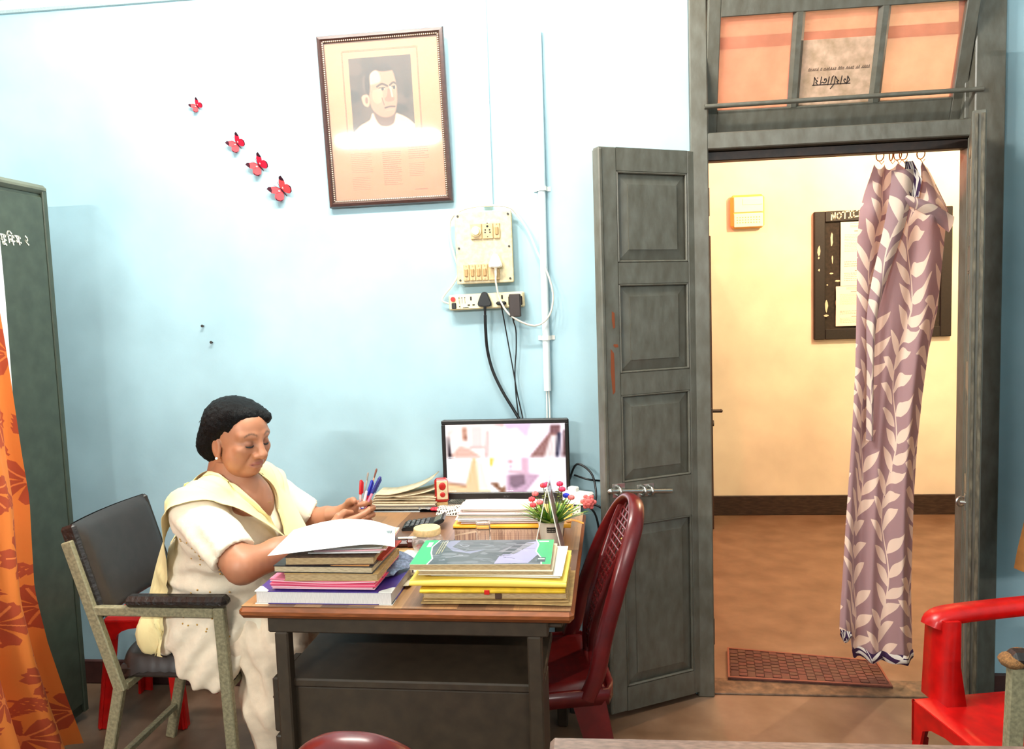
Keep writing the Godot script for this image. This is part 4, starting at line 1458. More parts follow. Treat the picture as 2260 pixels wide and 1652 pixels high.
func picture() -> void:
	var t := thing("picture_frame", "brown beaded frame with an old printed portrait of a man", "picture", Vector3(-0.7615, 2.202, 0.026))
	t.rotation.z = deg_to_rad(0.45)
	t.rotation.x = deg_to_rad(4.0)
	var W := 0.474
	var H := 0.618
	var b := 0.026
	var wood := mat("frame_wood", Color(0.25, 0.145, 0.12), 0.3, {"tex": mottle(), "scale": 8.0, "coat": 0.5})
	for s in 4:
		var g := G.new()
		var l := W if s % 2 == 0 else H
		var q := Vector2(0, -(H if s % 2 == 0 else W) / 2)
		# bevelled moulding, mitred at 45 degrees: rows of (inset, height)
		var rows := [[0.0, 0.0], [0.0, 0.016], [0.004, 0.022], [0.014, 0.024], [0.020, 0.017], [b, 0.015], [b, 0.006]]
		g.xf = Transform3D(Basis(Vector3(0, 0, 1), s * PI / 2), Vector3.ZERO)
		for k in rows.size() - 1:
			var r0 = rows[k]
			var r1 = rows[k + 1]
			g.quad(Vector3(-l / 2 + r0[0], q.y + r0[0], r0[1]), Vector3(l / 2 - r0[0], q.y + r0[0], r0[1]), Vector3(l / 2 - r1[0], q.y + r1[0], r1[1]), Vector3(-l / 2 + r1[0], q.y + r1[0], r1[1]))
		var side := obj("frame_side", g, wood, t)
		g = G.new()
		g.xf = Transform3D(Basis(Vector3(0, 0, 1), s * PI / 2), Vector3.ZERO)
		var cnt := int((l - 2 * b) / 0.0075)
		for k in cnt:
			g.ball(Vector3(-l / 2 + b - 0.003 + (k + 0.5) * (l - 2 * b + 0.006) / cnt, q.y + b - 0.004, 0.0165), Vector3(0.0032, 0.0032, 0.003), 6, 4)
		var bd := obj("beading", g, mat("bead_silver", Color(0.80, 0.72, 0.62), 0.3, {"metal": 0.7}), side)
		bd.set_meta("kind", "stuff")
	# printed sheet: border, portrait, text
	var p := Pic.new(640, 840, Color(0.80, 0.565, 0.40))
	var ink := Color(0.60, 0.34, 0.22)
	for e in [[0.15, 0.06, 0.82, 0.072], [0.15, 0.655, 0.82, 0.667], [0.15, 0.06, 0.164, 0.667], [0.806, 0.06, 0.82, 0.667]]:
		p.rect(e[0], e[1], e[2], e[3], ink)
	for k in 60:
		p.rect(0.15 + k * 0.0112, 0.063, 0.155 + k * 0.0112, 0.069, Color(0.80, 0.565, 0.40))
		p.rect(0.153, 0.06 + k * 0.0102, 0.161, 0.064 + k * 0.0102, Color(0.80, 0.565, 0.40))
		p.rect(0.809, 0.06 + k * 0.0102, 0.817, 0.064 + k * 0.0102, Color(0.80, 0.565, 0.40))
	var ph := Pic.new(348, 380, Color(0.30, 0.24, 0.21))
	var r := RandomNumberGenerator.new()
	r.seed = 8
	for k in 60:
		var tone := r.randf_range(0.22, 0.38)
		ph.disc(r.randf(), r.randf(), r.randf_range(0.05, 0.16), r.randf_range(0.05, 0.14), Color(tone, tone * 0.82, tone * 0.72))
	ph.blur(12)
	var pl := func(a: Array, c: Color) -> void: ph.poly(spline2(PackedVector2Array(a), 4), c)
	pl.call([Vector2(0.02, 1.0), Vector2(0.12, 0.92), Vector2(0.28, 0.85), Vector2(0.34, 0.76), Vector2(0.5, 0.9), Vector2(0.7, 0.8), Vector2(0.72, 0.78), Vector2(0.88, 0.85), Vector2(1.0, 0.95), Vector2(1.0, 1.02), Vector2(0.5, 1.02)], Color(0.93, 0.78, 0.65))
	pl.call([Vector2(0.33, 0.6), Vector2(0.36, 0.8), Vector2(0.46, 0.94), Vector2(0.64, 0.93), Vector2(0.7, 0.8), Vector2(0.7, 0.6)], Color(0.42, 0.31, 0.26))
	pl.call([Vector2(0.28, 0.3), Vector2(0.3, 0.55), Vector2(0.33, 0.7), Vector2(0.44, 0.8), Vector2(0.56, 0.83), Vector2(0.68, 0.79), Vector2(0.73, 0.68), Vector2(0.75, 0.5), Vector2(0.73, 0.3), Vector2(0.66, 0.16), Vector2(0.45, 0.14), Vector2(0.32, 0.2), Vector2(0.28, 0.3)], Color(0.66, 0.50, 0.40))
	pl.call([Vector2(0.29, 0.22), Vector2(0.33, 0.18), Vector2(0.46, 0.2), Vector2(0.5, 0.32), Vector2(0.42, 0.36), Vector2(0.31, 0.36), Vector2(0.29, 0.22)], Color(0.88, 0.71, 0.58))
	pl.call([Vector2(0.36, 0.45), Vector2(0.46, 0.44), Vector2(0.52, 0.5), Vector2(0.48, 0.62), Vector2(0.38, 0.62), Vector2(0.34, 0.52), Vector2(0.36, 0.45)], Color(0.76, 0.58, 0.46))
	pl.call([Vector2(0.21, 0.5), Vector2(0.17, 0.54), Vector2(0.2, 0.64), Vector2(0.27, 0.67), Vector2(0.3, 0.6), Vector2(0.28, 0.51), Vector2(0.21, 0.5)], Color(0.78, 0.61, 0.49))
	ph.disc(0.25, 0.58, 0.025, 0.045, Color(0.5, 0.36, 0.3))
	pl.call([Vector2(0.28, 0.5), Vector2(0.24, 0.44), Vector2(0.25, 0.28), Vector2(0.32, 0.14), Vector2(0.48, 0.12), Vector2(0.58, 0.1), Vector2(0.7, 0.18), Vector2(0.62, 0.2), Vector2(0.5, 0.2), Vector2(0.42, 0.18), Vector2(0.33, 0.24), Vector2(0.32, 0.4), Vector2(0.3, 0.5)], Color(0.24, 0.19, 0.17))
	ph.blur(6)
	for e in [[0.43, 0.385, 0.6], [0.64, 0.375, 0.76]]:
		ph.line(spline2([Vector2(e[0], e[1] + 0.02), Vector2((e[0] + e[2]) / 2, e[1] - 0.015), Vector2(e[2], e[1] + 0.02)], 4), 0.028, Color(0.30, 0.22, 0.18))
		ph.disc((e[0] + e[2]) / 2 - 0.005, e[1] + 0.055, 0.05, 0.022, Color(0.74, 0.60, 0.50))
		ph.disc((e[0] + e[2]) / 2 + 0.005, e[1] + 0.055, 0.02, 0.022, Color(0.16, 0.12, 0.1))
		ph.line([Vector2(e[0] + 0.03, e[1] + 0.04), Vector2(e[2] - 0.04, e[1] + 0.035)], 0.012, Color(0.2, 0.15, 0.12))
	pl.call([Vector2(0.6, 0.44), Vector2(0.58, 0.54), Vector2(0.54, 0.58), Vector2(0.6, 0.62), Vector2(0.7, 0.59), Vector2(0.67, 0.5), Vector2(0.64, 0.44)], Color(0.55, 0.40, 0.32))
	ph.line([Vector2(0.645, 0.42), Vector2(0.67, 0.55)], 0.03, Color(0.86, 0.70, 0.57))
	ph.line(spline2([Vector2(0.54, 0.7), Vector2(0.62, 0.685), Vector2(0.7, 0.69)], 4), 0.024, Color(0.34, 0.22, 0.19))
	ph.line([Vector2(0.56, 0.735), Vector2(0.68, 0.728)], 0.022, Color(0.72, 0.54, 0.44))
	ph.line([Vector2(0.5, 0.56), Vector2(0.53, 0.66)], 0.014, Color(0.45, 0.33, 0.27))
	ph.blur(3)
	ph.grain(0.06, 4)
	p.im.blit_rect(ph.im, Rect2i(0, 0, 348, 380), Vector2i(int(0.21 * 640), int(0.11 * 840)))
	p.text_lines(0.40, 0.56, 0.625, 0.64, 1, ink, 2, 0.6)
	p.text_lines(0.17, 0.36, 0.70, 0.83, 11, ink, 3, 0.3)
	p.text_lines(0.17, 0.33, 0.85, 0.94, 8, ink, 4, 0.3)
	p.text_lines(0.45, 0.62, 0.70, 0.92, 17, ink, 5, 0.3)
	p.text_lines(0.68, 0.86, 0.68, 0.76, 6, ink, 6, 0.3)
	p.text_lines(0.68, 0.82, 0.78, 0.87, 8, ink, 7, 0.3)
	p.text_lines(0.72, 0.84, 0.945, 0.955, 1, ink, 8, 0.5)
	var g := G.new()
	g.sheet(24, 30, func(u: float, v: float) -> Vector3:
		return Vector3((u - 0.5) * (W - 2 * b + 0.008), (0.5 - v) * (H - 2 * b + 0.008), 0.0062 + 0.0011 * sin(v * 40.0 + 5.0 * u) * smoothstep(0.25, 0.0, minf(u, 1.0 - u)) + 0.0006 * sin(v * 22.0 + u * 9.0))
	)
	obj("print", g, mat("portrait_print", Color(0.84, 0.80, 0.77), 0.8, {"tex": p.tex()}), t, "yellowed printed portrait with columns of small text")
	g = G.new()
	g.box(Vector3(0, 0, 0.0105), Vector3(W - 2 * b + 0.006, H - 2 * b + 0.006, 0.002))
	obj("glass_pane", g, glass("picture_glass", Color(1, 1, 1), 0.04), t)
	g = G.new()
	g.box(Vector3(0, 0, 0.002), Vector3(W - 0.01, H - 0.01, 0.004))
	obj("backing", g, mats.brown_rail, t)


func left_side() -> void:
	var X := -1.95
	var c := thing("steel_cabinet", "tall dark green steel cabinet with white painted letters", "cabinet", Vector3(-1.95, 0, 0.735))
	# local: x to the room, z towards the camera
	var m: Material = mats.cabinet_green
	var g := G.new()
	g.box(Vector3(-0.245, 0.995, 0), Vector3(0.47, 1.93, 0.905), 0.004)
	obj("body", g, m, c)
	g = G.new()
	g.box(Vector3(-0.24, 1.968, 0), Vector3(0.49, 0.032, 0.92), 0.012)
	obj("top", g, mat("cabinet_top", Color(0.42, 0.43, 0.36), 0.5, {"tex": mottle(), "scale": 2.0}), c)
	for s in [-1, 1]:
		g = G.new()
		g.box(Vector3(-0.008, 1.005, s * 0.2155), Vector3(0.018, 1.87, 0.425), 0.004)
		var dr := obj("door", g, m, c)
		g = G.new()
		g.cyl(Vector3(0.0, 1.0, s * 0.03), Vector3(0.028, 1.0, s * 0.03), 0.007, 10)
		g.tube([Vector3(0.028, 1.03, s * 0.03), Vector3(0.03, 0.95, s * 0.03)], 0.008, 8)
		obj("handle", g, mats.metal, dr)
	g = G.new()
	for s in [-1, 1]:
		g.box(Vector3(-0.004, 1.0, s * 0.443), Vector3(0.012, 1.93, 0.024), 0.003)
	obj("side_edge", g, m, c)
	for a in [-0.42, -0.06]:
		for b in [-0.4, 0.4]:
			g = G.new()
			g.box(Vector3(a, 0.016, b), Vector3(0.05, 0.032, 0.05), 0.004)
			obj("foot", g, mats.dark_metal, c)
	g = G.new()
	var L := [
		[[-60, 590], [110, 620]], [[85, 620], [130, 900], [182, 990]], [[10, 650], [42, 720], [8, 765], [60, 830], [112, 900]], [[40, 870], [62, 950], [130, 955]],
		[[148, 640], [156, 700]], [[160, 795], [170, 830]],
		[[232, 640], [236, 560], [270, 500], [320, 500], [392, 585]], [[222, 640], [430, 662]], [[262, 650], [288, 905]], [[385, 662], [434, 985]], [[390, 800], [340, 765], [310, 820], [345, 850], [385, 840]],
		[[445, 705], [460, 730]], [[460, 850], [476, 870]],
		[[508, 660], [645, 690]], [[622, 690], [664, 985]], [[540, 690], [602, 800], [540, 850], [590, 900], [630, 850]],
		[[686, 730], [694, 765]], [[706, 905], [722, 925]],
		[[900, 680], [962, 755], [975, 825], [930, 865], [885, 830], [940, 930], [1002, 1000]]]
	var lines := []
	for l in L:
		var q := PackedVector2Array()
		for e in l:
			var xi: float = e[0] / 16.5
			var yi: float = 480 + e[1] / 16.5
			q.append(Vector2(-(0.524 - xi * 0.131 / 62.0), 1.793 - (yi - 516.0) * 0.00155 + xi * 0.00018))
		lines.append(q)
	g.xf = Transform3D(Basis(Vector3(0, 0, -1), Vector3(0, 1, 0), Vector3(1, 0, 0)), Vector3(0.0015, 0, -0.735))
	strokes(g, lines, 0.0042, 0.0012)
	obj("lettering", g, mat("letter_white", Color(0.93, 0.92, 0.85), 0.6), c, "white painted letters and numeral")
	# paper on the cabinet, mostly behind the curtain
	g = G.new()
	g.sheet(6, 10, func(u: float, v: float) -> Vector3: return Vector3(-1.9455 + 0.002 * sin(v * 4.0) + 0.002, lerpf(1.85, 1.25, v), lerpf(0.95, 0.537, u)), 0.0008)
	solo("paper_sheet", g, mats.paper, "white paper sheet on the green cabinet door beside the orange curtain", "paper")
	# orange curtain
	var p := Pic.new(512, 1024, Color(0.90, 0.50, 0.20))
	var dk := Color(0.70, 0.29, 0.15)
	var r := RandomNumberGenerator.new()
	r.seed = 12
	var vein := Color(0.90, 0.50, 0.25)
	var flower := func(x: float, y: float, k: float, a0: float) -> void:
		for i in 5:
			var a := a0 + TAU * i / 5
			var d := Vector2(cos(a) , sin(a) * 0.5)
			var n := Vector2(-sin(a), cos(a) * 0.5)
			var q := PackedVector2Array()
			for e in [[0.05, 0.05], [0.5, 0.3], [0.8, 0.42], [1.0, 0.3], [0.95, 0.1], [1.05, 0.0], [0.95, -0.12], [1.0, -0.3], [0.75, -0.4], [0.4, -0.24], [0.05, -0.05]]:
				q.append(Vector2(x, y) + (d * e[0] + n * e[1]) * k)
			p.poly(q, dk)
			p.line([Vector2(x, y) + d * k * 0.15, Vector2(x, y) + d * k * 0.85], 0.008, vein)
		p.disc(x, y, 0.018, 0.009, vein)
	var sprig := func(x: float, y: float, k: float, a: float) -> void:
		var d := Vector2(cos(a), sin(a) * 0.5)
		var n := Vector2(-sin(a), cos(a) * 0.5)
		for s in [-1, 1]:
			for e in 4:
				var b := Vector2(x, y) + d * k * (0.2 + e * 0.3)
				p.poly([b, b + (d * 0.35 + n * s * 0.18) * k, b + (d * 0.5 + n * s * 0.5) * k, b + (d * 0.05 + n * s * 0.36) * k], dk)
		p.line([Vector2(x, y), Vector2(x, y) + d * k * 1.5], 0.012, dk)
	for i in 3:
		for j in 6:
			var x := 0.17 + i * 0.33 + (0.16 if j % 2 else 0.0)
			var y := 0.09 + j * 0.166
			for ox in [-1, 0, 1]:
				flower.call(fposmod(x, 1.0) + ox, y, 0.125, i + j * 1.7)
				sprig.call(fposmod(x + 0.16, 1.0) + ox, y + 0.05, 0.075, 0.6 + j)
				sprig.call(fposmod(x + 0.05, 1.0) + ox, y - 0.07, 0.06, 3.6 + i)
	var om := mat("orange_cloth", Color.WHITE, 0.8, {"tex": p.tex(), "uv": Vector3(1.6, 1.7, 1), "back": Color(0.4, 0.2, 0.08), "bump": noise_tex("weave", 0.4, 0.0, 1.0, 256), "relief": 0.04})
	var t := thing("orange_curtain", "orange curtain with dark red flowers hanging in front of the green cabinet", "curtain")
	var edge := [[2.15, 0.80], [1.80, 0.77], [1.526, 0.741], [1.40, 0.728], [1.085, 0.702], [0.944, 0.686], [0.655, 0.701], [0.463, 0.667], [0.276, 0.615], [0.057, 0.545], [0.0, 0.53]]
	g = G.new()
	g.sheet(80, 50, func(u: float, v: float) -> Vector3:
		var y := lerpf(2.12, 0.055, v)
		var z := lerpf(lerp_table(edge, y), 1.45, u)
		var fl := smoothstep(0.9, 0.0, y)
		var amp := 0.014 + 0.034 * smoothstep(1.5, 0.5, y)
		return Vector3(-1.80 - amp * sin(u * 34.0) - 0.010 * sin(u * 63.0) - 0.05 * u + 0.012 * fl, y + 0.006 * sin(u * 34.0), z)
	)
	obj("cloth", g, om, t)
	g = G.new()
	g.cyl(Vector3(-1.81, 2.14, 0.92), Vector3(-1.85, 2.14, 1.6), 0.009, 10)
	obj("pole", g, mats.dark_metal, t)
	# red plastic stool behind the steel chair
	var st := thing("plastic_stool", "low red plastic stool standing behind the steel armchair", "stool", Vector3(-1.70, 0, 0.20), 0.04)
	var rm: Material = mats.red_plastic
	g = G.new()
	g.box(Vector3(0, 0.402, 0), Vector3(0.27, 0.022, 0.26), 0.01)
	for s in [-1, 1]:
		# arched skirts between the legs
		var arch := PackedVector2Array([Vector2(-0.135, 0.4), Vector2(-0.14, 0.33)])
		for k in 9:
			var a := PI - PI * k / 8
			arch.append(Vector2(0.085 * cos(a), 0.335 + 0.042 * sin(a)))
		arch.append(Vector2(0.14, 0.33))
		arch.append(Vector2(0.135, 0.4))
		g.prism(arch, s * 0.13 - 0.006, s * 0.13 + 0.006)
		g.xf = Transform3D(Basis(Vector3.UP, PI / 2), Vector3.ZERO)
		g.prism(arch, s * 0.135 - 0.006, s * 0.135 + 0.006)
		g.xf = Transform3D.IDENTITY
	obj("seat", g, rm, st)
	for sx in [-1, 1]:
		for sz in [-1, 1]:
			g = G.new()
			for k in 2:
				var o := Vector3(sx * 0.012 * k, 0, sz * 0.012 * (1 - k))
				g.bar(Vector3(sx * 0.118, 0.39, sz * 0.112) - o, Vector3(sx * 0.158, 0.0, sz * 0.15) - o, 0.05 if k else 0.012, 0.012 if k else 0.05, Vector3(0, 0, 1), 0.004)
			obj("leg", g, rm, st)
	# end of an orange curtain at the other side of the door
	var t2 := thing("orange_curtain", "gathered orange curtain hanging beyond the door, only its fringe corner in view", "curtain")
	var edge2 := [[2.3, 1.40], [1.0, 1.385], [0.75, 1.354], [0.68, 1.338], [0.60, 1.326]]
	g = G.new()
	g.sheet(40, 30, func(u: float, v: float) -> Vector3:
		var y := lerpf(2.3, 0.598 - 0.015 * sin(u * 9.0), v)
		return Vector3(lerpf(lerp_table(edge2, y), 1.78, u), y, 0.30 + 0.022 * sin(u * 40.0) + 0.01 * sin(u * 17.0 + y))
	)
	obj("cloth", g, mat("ochre_cloth", Color(0.80, 0.52, 0.26), 0.8, {"tex": mottle(), "scale": 4.0, "bump": noise_tex("weave", 0.4, 0.0, 1.0, 256), "relief": 0.05, "rim": 0.3}), t2)
	g = G.new()
	g.cyl(Vector3(1.36, 2.31, 0.30), Vector3(1.9, 2.31, 0.30), 0.009, 10)
	g.cyl(Vector3(1.6, 2.31, 0.30), Vector3(1.6, 2.31, 0.0), 0.006, 8)
	obj("pole", g, mats.dark_metal, t2)


const TOP := 0.766  # desk surface

func desk() -> void:
	var t := thing("desk", "wooden-topped office desk with a dark steel frame and drawer box", "desk", Vector3(-0.49, 0, 0.662), -0.018)
	var wood := mat("desk_edge", Color(0.62, 0.34, 0.17), 0.32, {"tex": noise_tex("edgegrain", 0.03, 0.7, 1.0), "scale": Vector3(1.0, 8.0, 8.0), "coat": 0.3})
	var g := G.new()
	g.box(Vector3(0, TOP - 0.0165, 0), Vector3(0.85, 0.031, 0.93), 0.011)
	obj("table_top", g, wood, t)
	# printed plank laminate
	var p := Pic.new(1024, 1024, Color(0.45, 0.31, 0.22))
	var r := RandomNumberGenerator.new()
	r.seed = 21
	var tones := [Color(0.44, 0.30, 0.21), Color(0.50, 0.35, 0.25), Color(0.40, 0.275, 0.20), Color(0.66, 0.50, 0.34), Color(0.55, 0.40, 0.28), Color(0.62, 0.45, 0.30)]
	for i in 12:
		var y := -r.randf() * 0.25
		while y < 1.0:
			var l := r.randf_range(0.16, 0.34)
			var c: Color = tones[r.randi() % 6]
			p.rect(i / 12.0, maxf(y, 0), (i + 1) / 12.0, y + l, c)
			for k in 16:
				var x := (i + r.randf()) / 12.0
				var kk := r.randf_range(0.88, 1.06)
				p.rect(x, maxf(y, 0), x + 0.0025, minf(y + l, 1.0), Color(c.r * kk, c.g * kk, c.b * kk))
			y += l
	g = G.new()
	g.quad(Vector3(-0.417, TOP, 0.457), Vector3(0.417, TOP, 0.457), Vector3(0.417, TOP, -0.457), Vector3(-0.417, TOP, -0.457))
	for e in [[-1, 1, 1, 1], [1, 1, 1, -1], [1, -1, -1, -1], [-1, -1, -1, 1]]:
		var a := Vector3(e[0] * 0.417, TOP, e[1] * 0.457)
		var b := Vector3(e[2] * 0.417, TOP, e[3] * 0.457)
		g.quad(a - Vector3(0, 0.002, 0), b - Vector3(0, 0.002, 0), b, a)
	obj("laminate", g, mat("plank_print", Color.WHITE, 0.35, {"tex": p.tex(), "bump": rough_tex(), "relief": 0.01}), t, "brown plank-patterned laminate")
	var m: Material = mats.olive_steel
	for e in [[0.42, 0.712], [-0.42, 0.712]]:
		g = G.new()
		g.box(Vector3(0.0, e[1], e[0]), Vector3(0.72, 0.046, 0.035), 0.004)
		obj("frame_rail", g, m, t)
	for s in [-1, 1]:
		g = G.new()
		g.box(Vector3(s * 0.342, 0.712, 0), Vector3(0.035, 0.045, 0.80), 0.004)
		obj("frame_rail", g, m, t)
	for s in [-1, 1]:
		for e in [0.42, -0.42]:
			g = G.new()
			g.box(Vector3(s * 0.325, 0.345, e), Vector3(0.036, 0.69, 0.036), 0.004)
			obj("leg", g, m, t)
	g = G.new()
	g.box(Vector3(0.375, 0.722, 0.40), Vector3(0.04, 0.026, 0.05), 0.004)
	obj("bracket", g, m, t)
	# steel drawer box under the near end, its drawers to the sitter's side
	g = G.new()
	g.box(Vector3(-0.005, 0.29, 0.325), Vector3(0.69, 0.49, 0.165), 0.006)
	g.box(Vector3(-0.005, 0.546, 0.25), Vector3(0.69, 0.022, 0.33), 0.004)
	var body := obj("drawer_box", g, m, t)
	for k in 3:
		g = G.new()
		g.box(Vector3(-0.361, 0.478 - k * 0.158, 0.325), Vector3(0.024, 0.148, 0.155), 0.004)
		var dr := obj("drawer", g, m, body)
		g = G.new()
		g.tube([Vector3(-0.372, 0.478 - k * 0.158, 0.285), Vector3(-0.388, 0.478 - k * 0.158, 0.29), Vector3(-0.388, 0.478 - k * 0.158, 0.36), Vector3(-0.372, 0.478 - k * 0.158, 0.365)], 0.005, 8)
		obj("handle", g, mats.dark_metal, dr)
	for a in [-0.30, 0.31]:
		for b in [0.27, 0.38]:
			g = G.new()
			g.box(Vector3(a, 0.024, b), Vector3(0.03, 0.048, 0.03), 0.004)
			obj("foot", g, mats.dark_metal, body)
	# narrow table between desk and wall
	var n := thing("side_table", "narrow black-topped table between the desk and the blue wall", "table", Vector3(-0.49, 0, 0.098))
	g = G.new()
	g.box(Vector3(0, TOP - 0.012, 0), Vector3(0.83, 0.022, 0.165), 0.004)
	obj("table_top", g, mat("black_sheet", Color(0.10, 0.105, 0.11), 0.25, {"tex": mottle(), "scale": 3.0}), n)
	for s in [-1, 1]:
		for e in [-0.06, 0.06]:
			g = G.new()
			g.box(Vector3(s * 0.37, 0.37, e), Vector3(0.03, 0.74, 0.03), 0.004)
			obj("leg", g, mats.dark_metal, n)


# a closed book lying flat: spine at the far side
func book(called: String, label: String, at: Vector3, w: float, d: float, h: float, turn: float, cover: Material, pages: Material, cat := "book", over := 0.003, board := 0.0022, group := "") -> Node3D:
	var t := thing(called, label, cat, at, turn, group)
	var g := G.new()
	g.box(Vector3(0, h / 2, over * 0.5), Vector3(w - over * 2, h - board * 2, d - over * 2))
	obj("pages", g, pages, t)
	g = G.new()
	g.box(Vector3(0, board / 2, 0), Vector3(w, board, d), 0.0006)
	g.box(Vector3(0, h - board / 2, 0), Vector3(w, board, d), 0.0006)
	g.box(Vector3(0, h / 2, -d / 2 + board / 2), Vector3(w, h - board * 2, board), 0.0004)
	obj("cover", g, cover, t)
	return t

# a loose sheaf of sheets lying flat
func sheaf(called: String, label: String, at: Vector3, w: float, d: float, h: float, turn: float, ms: Array, n: int, sd: int, cat := "papers", wave := 0.004, spread := 0.012) -> Node3D:
	var t := thing(called, label, cat, at, turn)
	var r := RandomNumberGenerator.new()
	r.seed = sd
	for k in n:
		var g := G.new()
		var ox := r.randf_range(-1, 1) * spread
		var oz := r.randf_range(-1, 1) * spread * 0.5
		var a := r.randf_range(-1, 1) * 0.025
		var ph := r.randf() * 6.0
		var y := h * (k + 0.5) / n
		var th := h / n * 0.75
		var ww := w * r.randf_range(0.93, 1.0)
		g.xf = Transform3D(Basis(Vector3.UP, a), Vector3(ox, y + th * 0.5, oz))
		g.sheet(10, 4, func(u: float, v: float) -> Vector3:
			var fade := smoothstep(0.0, 0.3, u) * 0.0 + 1.0
			return Vector3((u - 0.5) * ww, wave * 0.35 * sin(u * 5.0 + ph * 0.2 + v) * fade * float(k) / n, (0.5 - v) * -d), th)
		obj("sheet", g, ms[k % ms.size()], t)
	return t


func desk_things() -> void:
	var purple := mat("purple_cover", Color(0.28, 0.19, 0.55), 0.35, {"tex": mottle(), "scale": 5.0, "coat": 0.3})
	var wpages := mat("white_pages", Color(0.93, 0.90, 0.88), 0.85, {"tex": noise_tex("edges", 0.03, 0.84, 1.0), "scale": Vector3(40, 3.0, 40)})
	var tan_pages := mat("tan_pages", Color(0.86, 0.74, 0.56), 0.85, {"tex": noise_tex("pagelines", 0.03, 0.62, 1.0, 512, FastNoiseLite.TYPE_SIMPLEX_SMOOTH, 4, Color(1, 0.95, 0.88)), "scale": Vector3(3, 90.0, 3)})
	var pale_pages := mat("pale_pages", Color(0.92, 0.84, 0.70), 0.85, {"tex": noise_tex("pagelines", 0.03, 0.62, 1.0), "scale": Vector3(3, 90.0, 3)})
	var pink := mat("pink_paper", Color(0.93, 0.50, 0.60), 0.75)
	var pink2 := mat("pink_pale", Color(0.94, 0.72, 0.76), 0.8)
	var pink3 := mat("pink_deep", Color(0.86, 0.27, 0.42), 0.75)
	# --- pile at the left front corner, from the bottom
	var rg := book("register_book", "thick white-edged register with purple covers at the bottom of the left pile", Vector3(-0.704, TOP, 0.985), 0.358, 0.225, 0.033, -0.01, purple, wpages)
	for s in [-1, 1]:
		for y in [0.0014, 0.0330]:
			var g0 := G.new()
			g0.xf = Transform3D(Basis(Vector3(1, 0, 0), Vector3(0, 0, 1), Vector3(0, -1, 0)), Vector3(0, y, 0))
			g0.prism([Vector2(s * 0.1795, 0.1135), Vector2(s * 0.1795, 0.078), Vector2(s * 0.172, 0.078), Vector2(s * 0.145, 0.106), Vector2(s * 0.145, 0.1135)], -0.0008, 0.0014)
			obj("corner_cap", g0, mats.white_plastic, rg, "white corner cap")
	sheaf("pink_forms", "sheaf of pink papers lying on the purple register", Vector3(-0.706, TOP + 0.034, 0.985), 0.285, 0.21, 0.024, -0.015, [pink2, pink2, pink3, pink, pink3, pink2, pink], 7, 41, "papers", 0.010, 0.004)
	var pb := thing("plastic_folder", "crumpled silvery blue plastic folder under the old books of the left pile", "folder", Vector3(-0.578, TOP + 0.0345, 0.965), -0.45)
	var g := G.new()
	g.sheet(10, 18, func(u: float, v: float) -> Vector3: return Vector3((u - 0.5) * 0.075, 0.008 + 0.018 * (1.0 - u) + 0.003 * sin(v * 21.0 + u * 5.0) + 0.002 * sin(v * 43.0), (0.5 - v) * -0.21), 0.0012)
	obj("sheet", g, mat("silver_blue", Color(0.55, 0.58, 0.70), 0.25, {"tex": worn(), "scale": 9.0, "metal": 0.3}), pb)
	book("old_book", "tan-edged old ledger above the pink papers", Vector3(-0.684, TOP + 0.059, 0.985), 0.245, 0.215, 0.019, 0.0, mats.kraft, tan_pages)
	var b := book("dark_book", "black-covered book with pale pages in the middle of the left pile", Vector3(-0.702, TOP + 0.0785, 0.985), 0.262, 0.21, 0.018, -0.03, mat("navy_cover", Color(0.10, 0.095, 0.13), 0.35), pale_pages)
	g = G.new()
	g.prism([Vector2(0.12, 0.1), Vector2(0.12, 0.055), Vector2(0.02, 0.1)], 0.0, 0.0006)
	var pt := obj("cover_picture", g, mat("orange_print", Color(0.90, 0.62, 0.36), 0.5), b, "orange printed corner")
	pt.basis = Basis(Vector3(1, 0, 0), Vector3(0, 0, 1), Vector3(0, -1, 0))
	pt.position.y = 0.0186
	book("old_book", "worn brown book near the top of the left pile", Vector3(-0.692, TOP + 0.097, 0.98), 0.232, 0.205, 0.021, 0.03, mat("worn_cover", Color(0.50, 0.38, 0.30), 0.6, {"tex": worn(), "scale": 6.0}), tan_pages)
	g = G.new()
	g.box(Vector3(0, 0.002, 0), Vector3(0.02, 0.006, 0.16), 0.001)
	var rb := solo("red_booklet", g, mat("brick_red", Color(0.68, 0.20, 0.13), 0.5), "thin brick-red booklet edge showing at the side of the left pile", "booklet")
	rb.position = Vector3(-0.566, TOP + 0.0972, 0.965)
	rb.rotation.y = -0.06
	sheaf("loose_papers", "few thin pale papers under the big white sheet", Vector3(-0.655, TOP + 0.119, 0.965), 0.20, 0.19, 0.014, 0.05, [mats.paper, pink2, mats.cream_paper], 4, 44)
	# big curved white sheet on the pile
	var near := [Vector3(-0.834, 0.899, 1.12), Vector3(-0.740, 0.909, 1.115), Vector3(-0.655, 0.918, 1.11), Vector3(-0.592, 0.923, 1.105), Vector3(-0.550, 0.921, 1.10), Vector3(-0.514, 0.914, 1.095)]
	var far := [Vector3(-0.832, 0.916, 0.95), Vector3(-0.776, 0.926, 0.92), Vector3(-0.730, 0.931, 0.905), Vector3(-0.693, 0.932, 0.90), Vector3(-0.635, 0.924, 0.885), Vector3(-0.569, 0.903, 0.88)]
	var nc := spline(near, 6)
	var fc := spline(far, 6)
	g = G.new()
	g.sheet(30, 10, func(u: float, v: float) -> Vector3:
		var i := int(minf(u * 30.0 + 0.5, 30.0))
		return nc[i].lerp(fc[i], v) + Vector3(0, 0.006 * sin(PI * v) * u, 0), 0.0006)
	var ws := thing("white_sheet", "large curved white paper lying over the left pile of books", "paper")
	obj("sheet", g, mats.paper, ws)
	g = G.new()
	g.xf = Transform3D(Basis(Vector3.UP, 0.2), Vector3(-0.560, 0.918, 0.985))
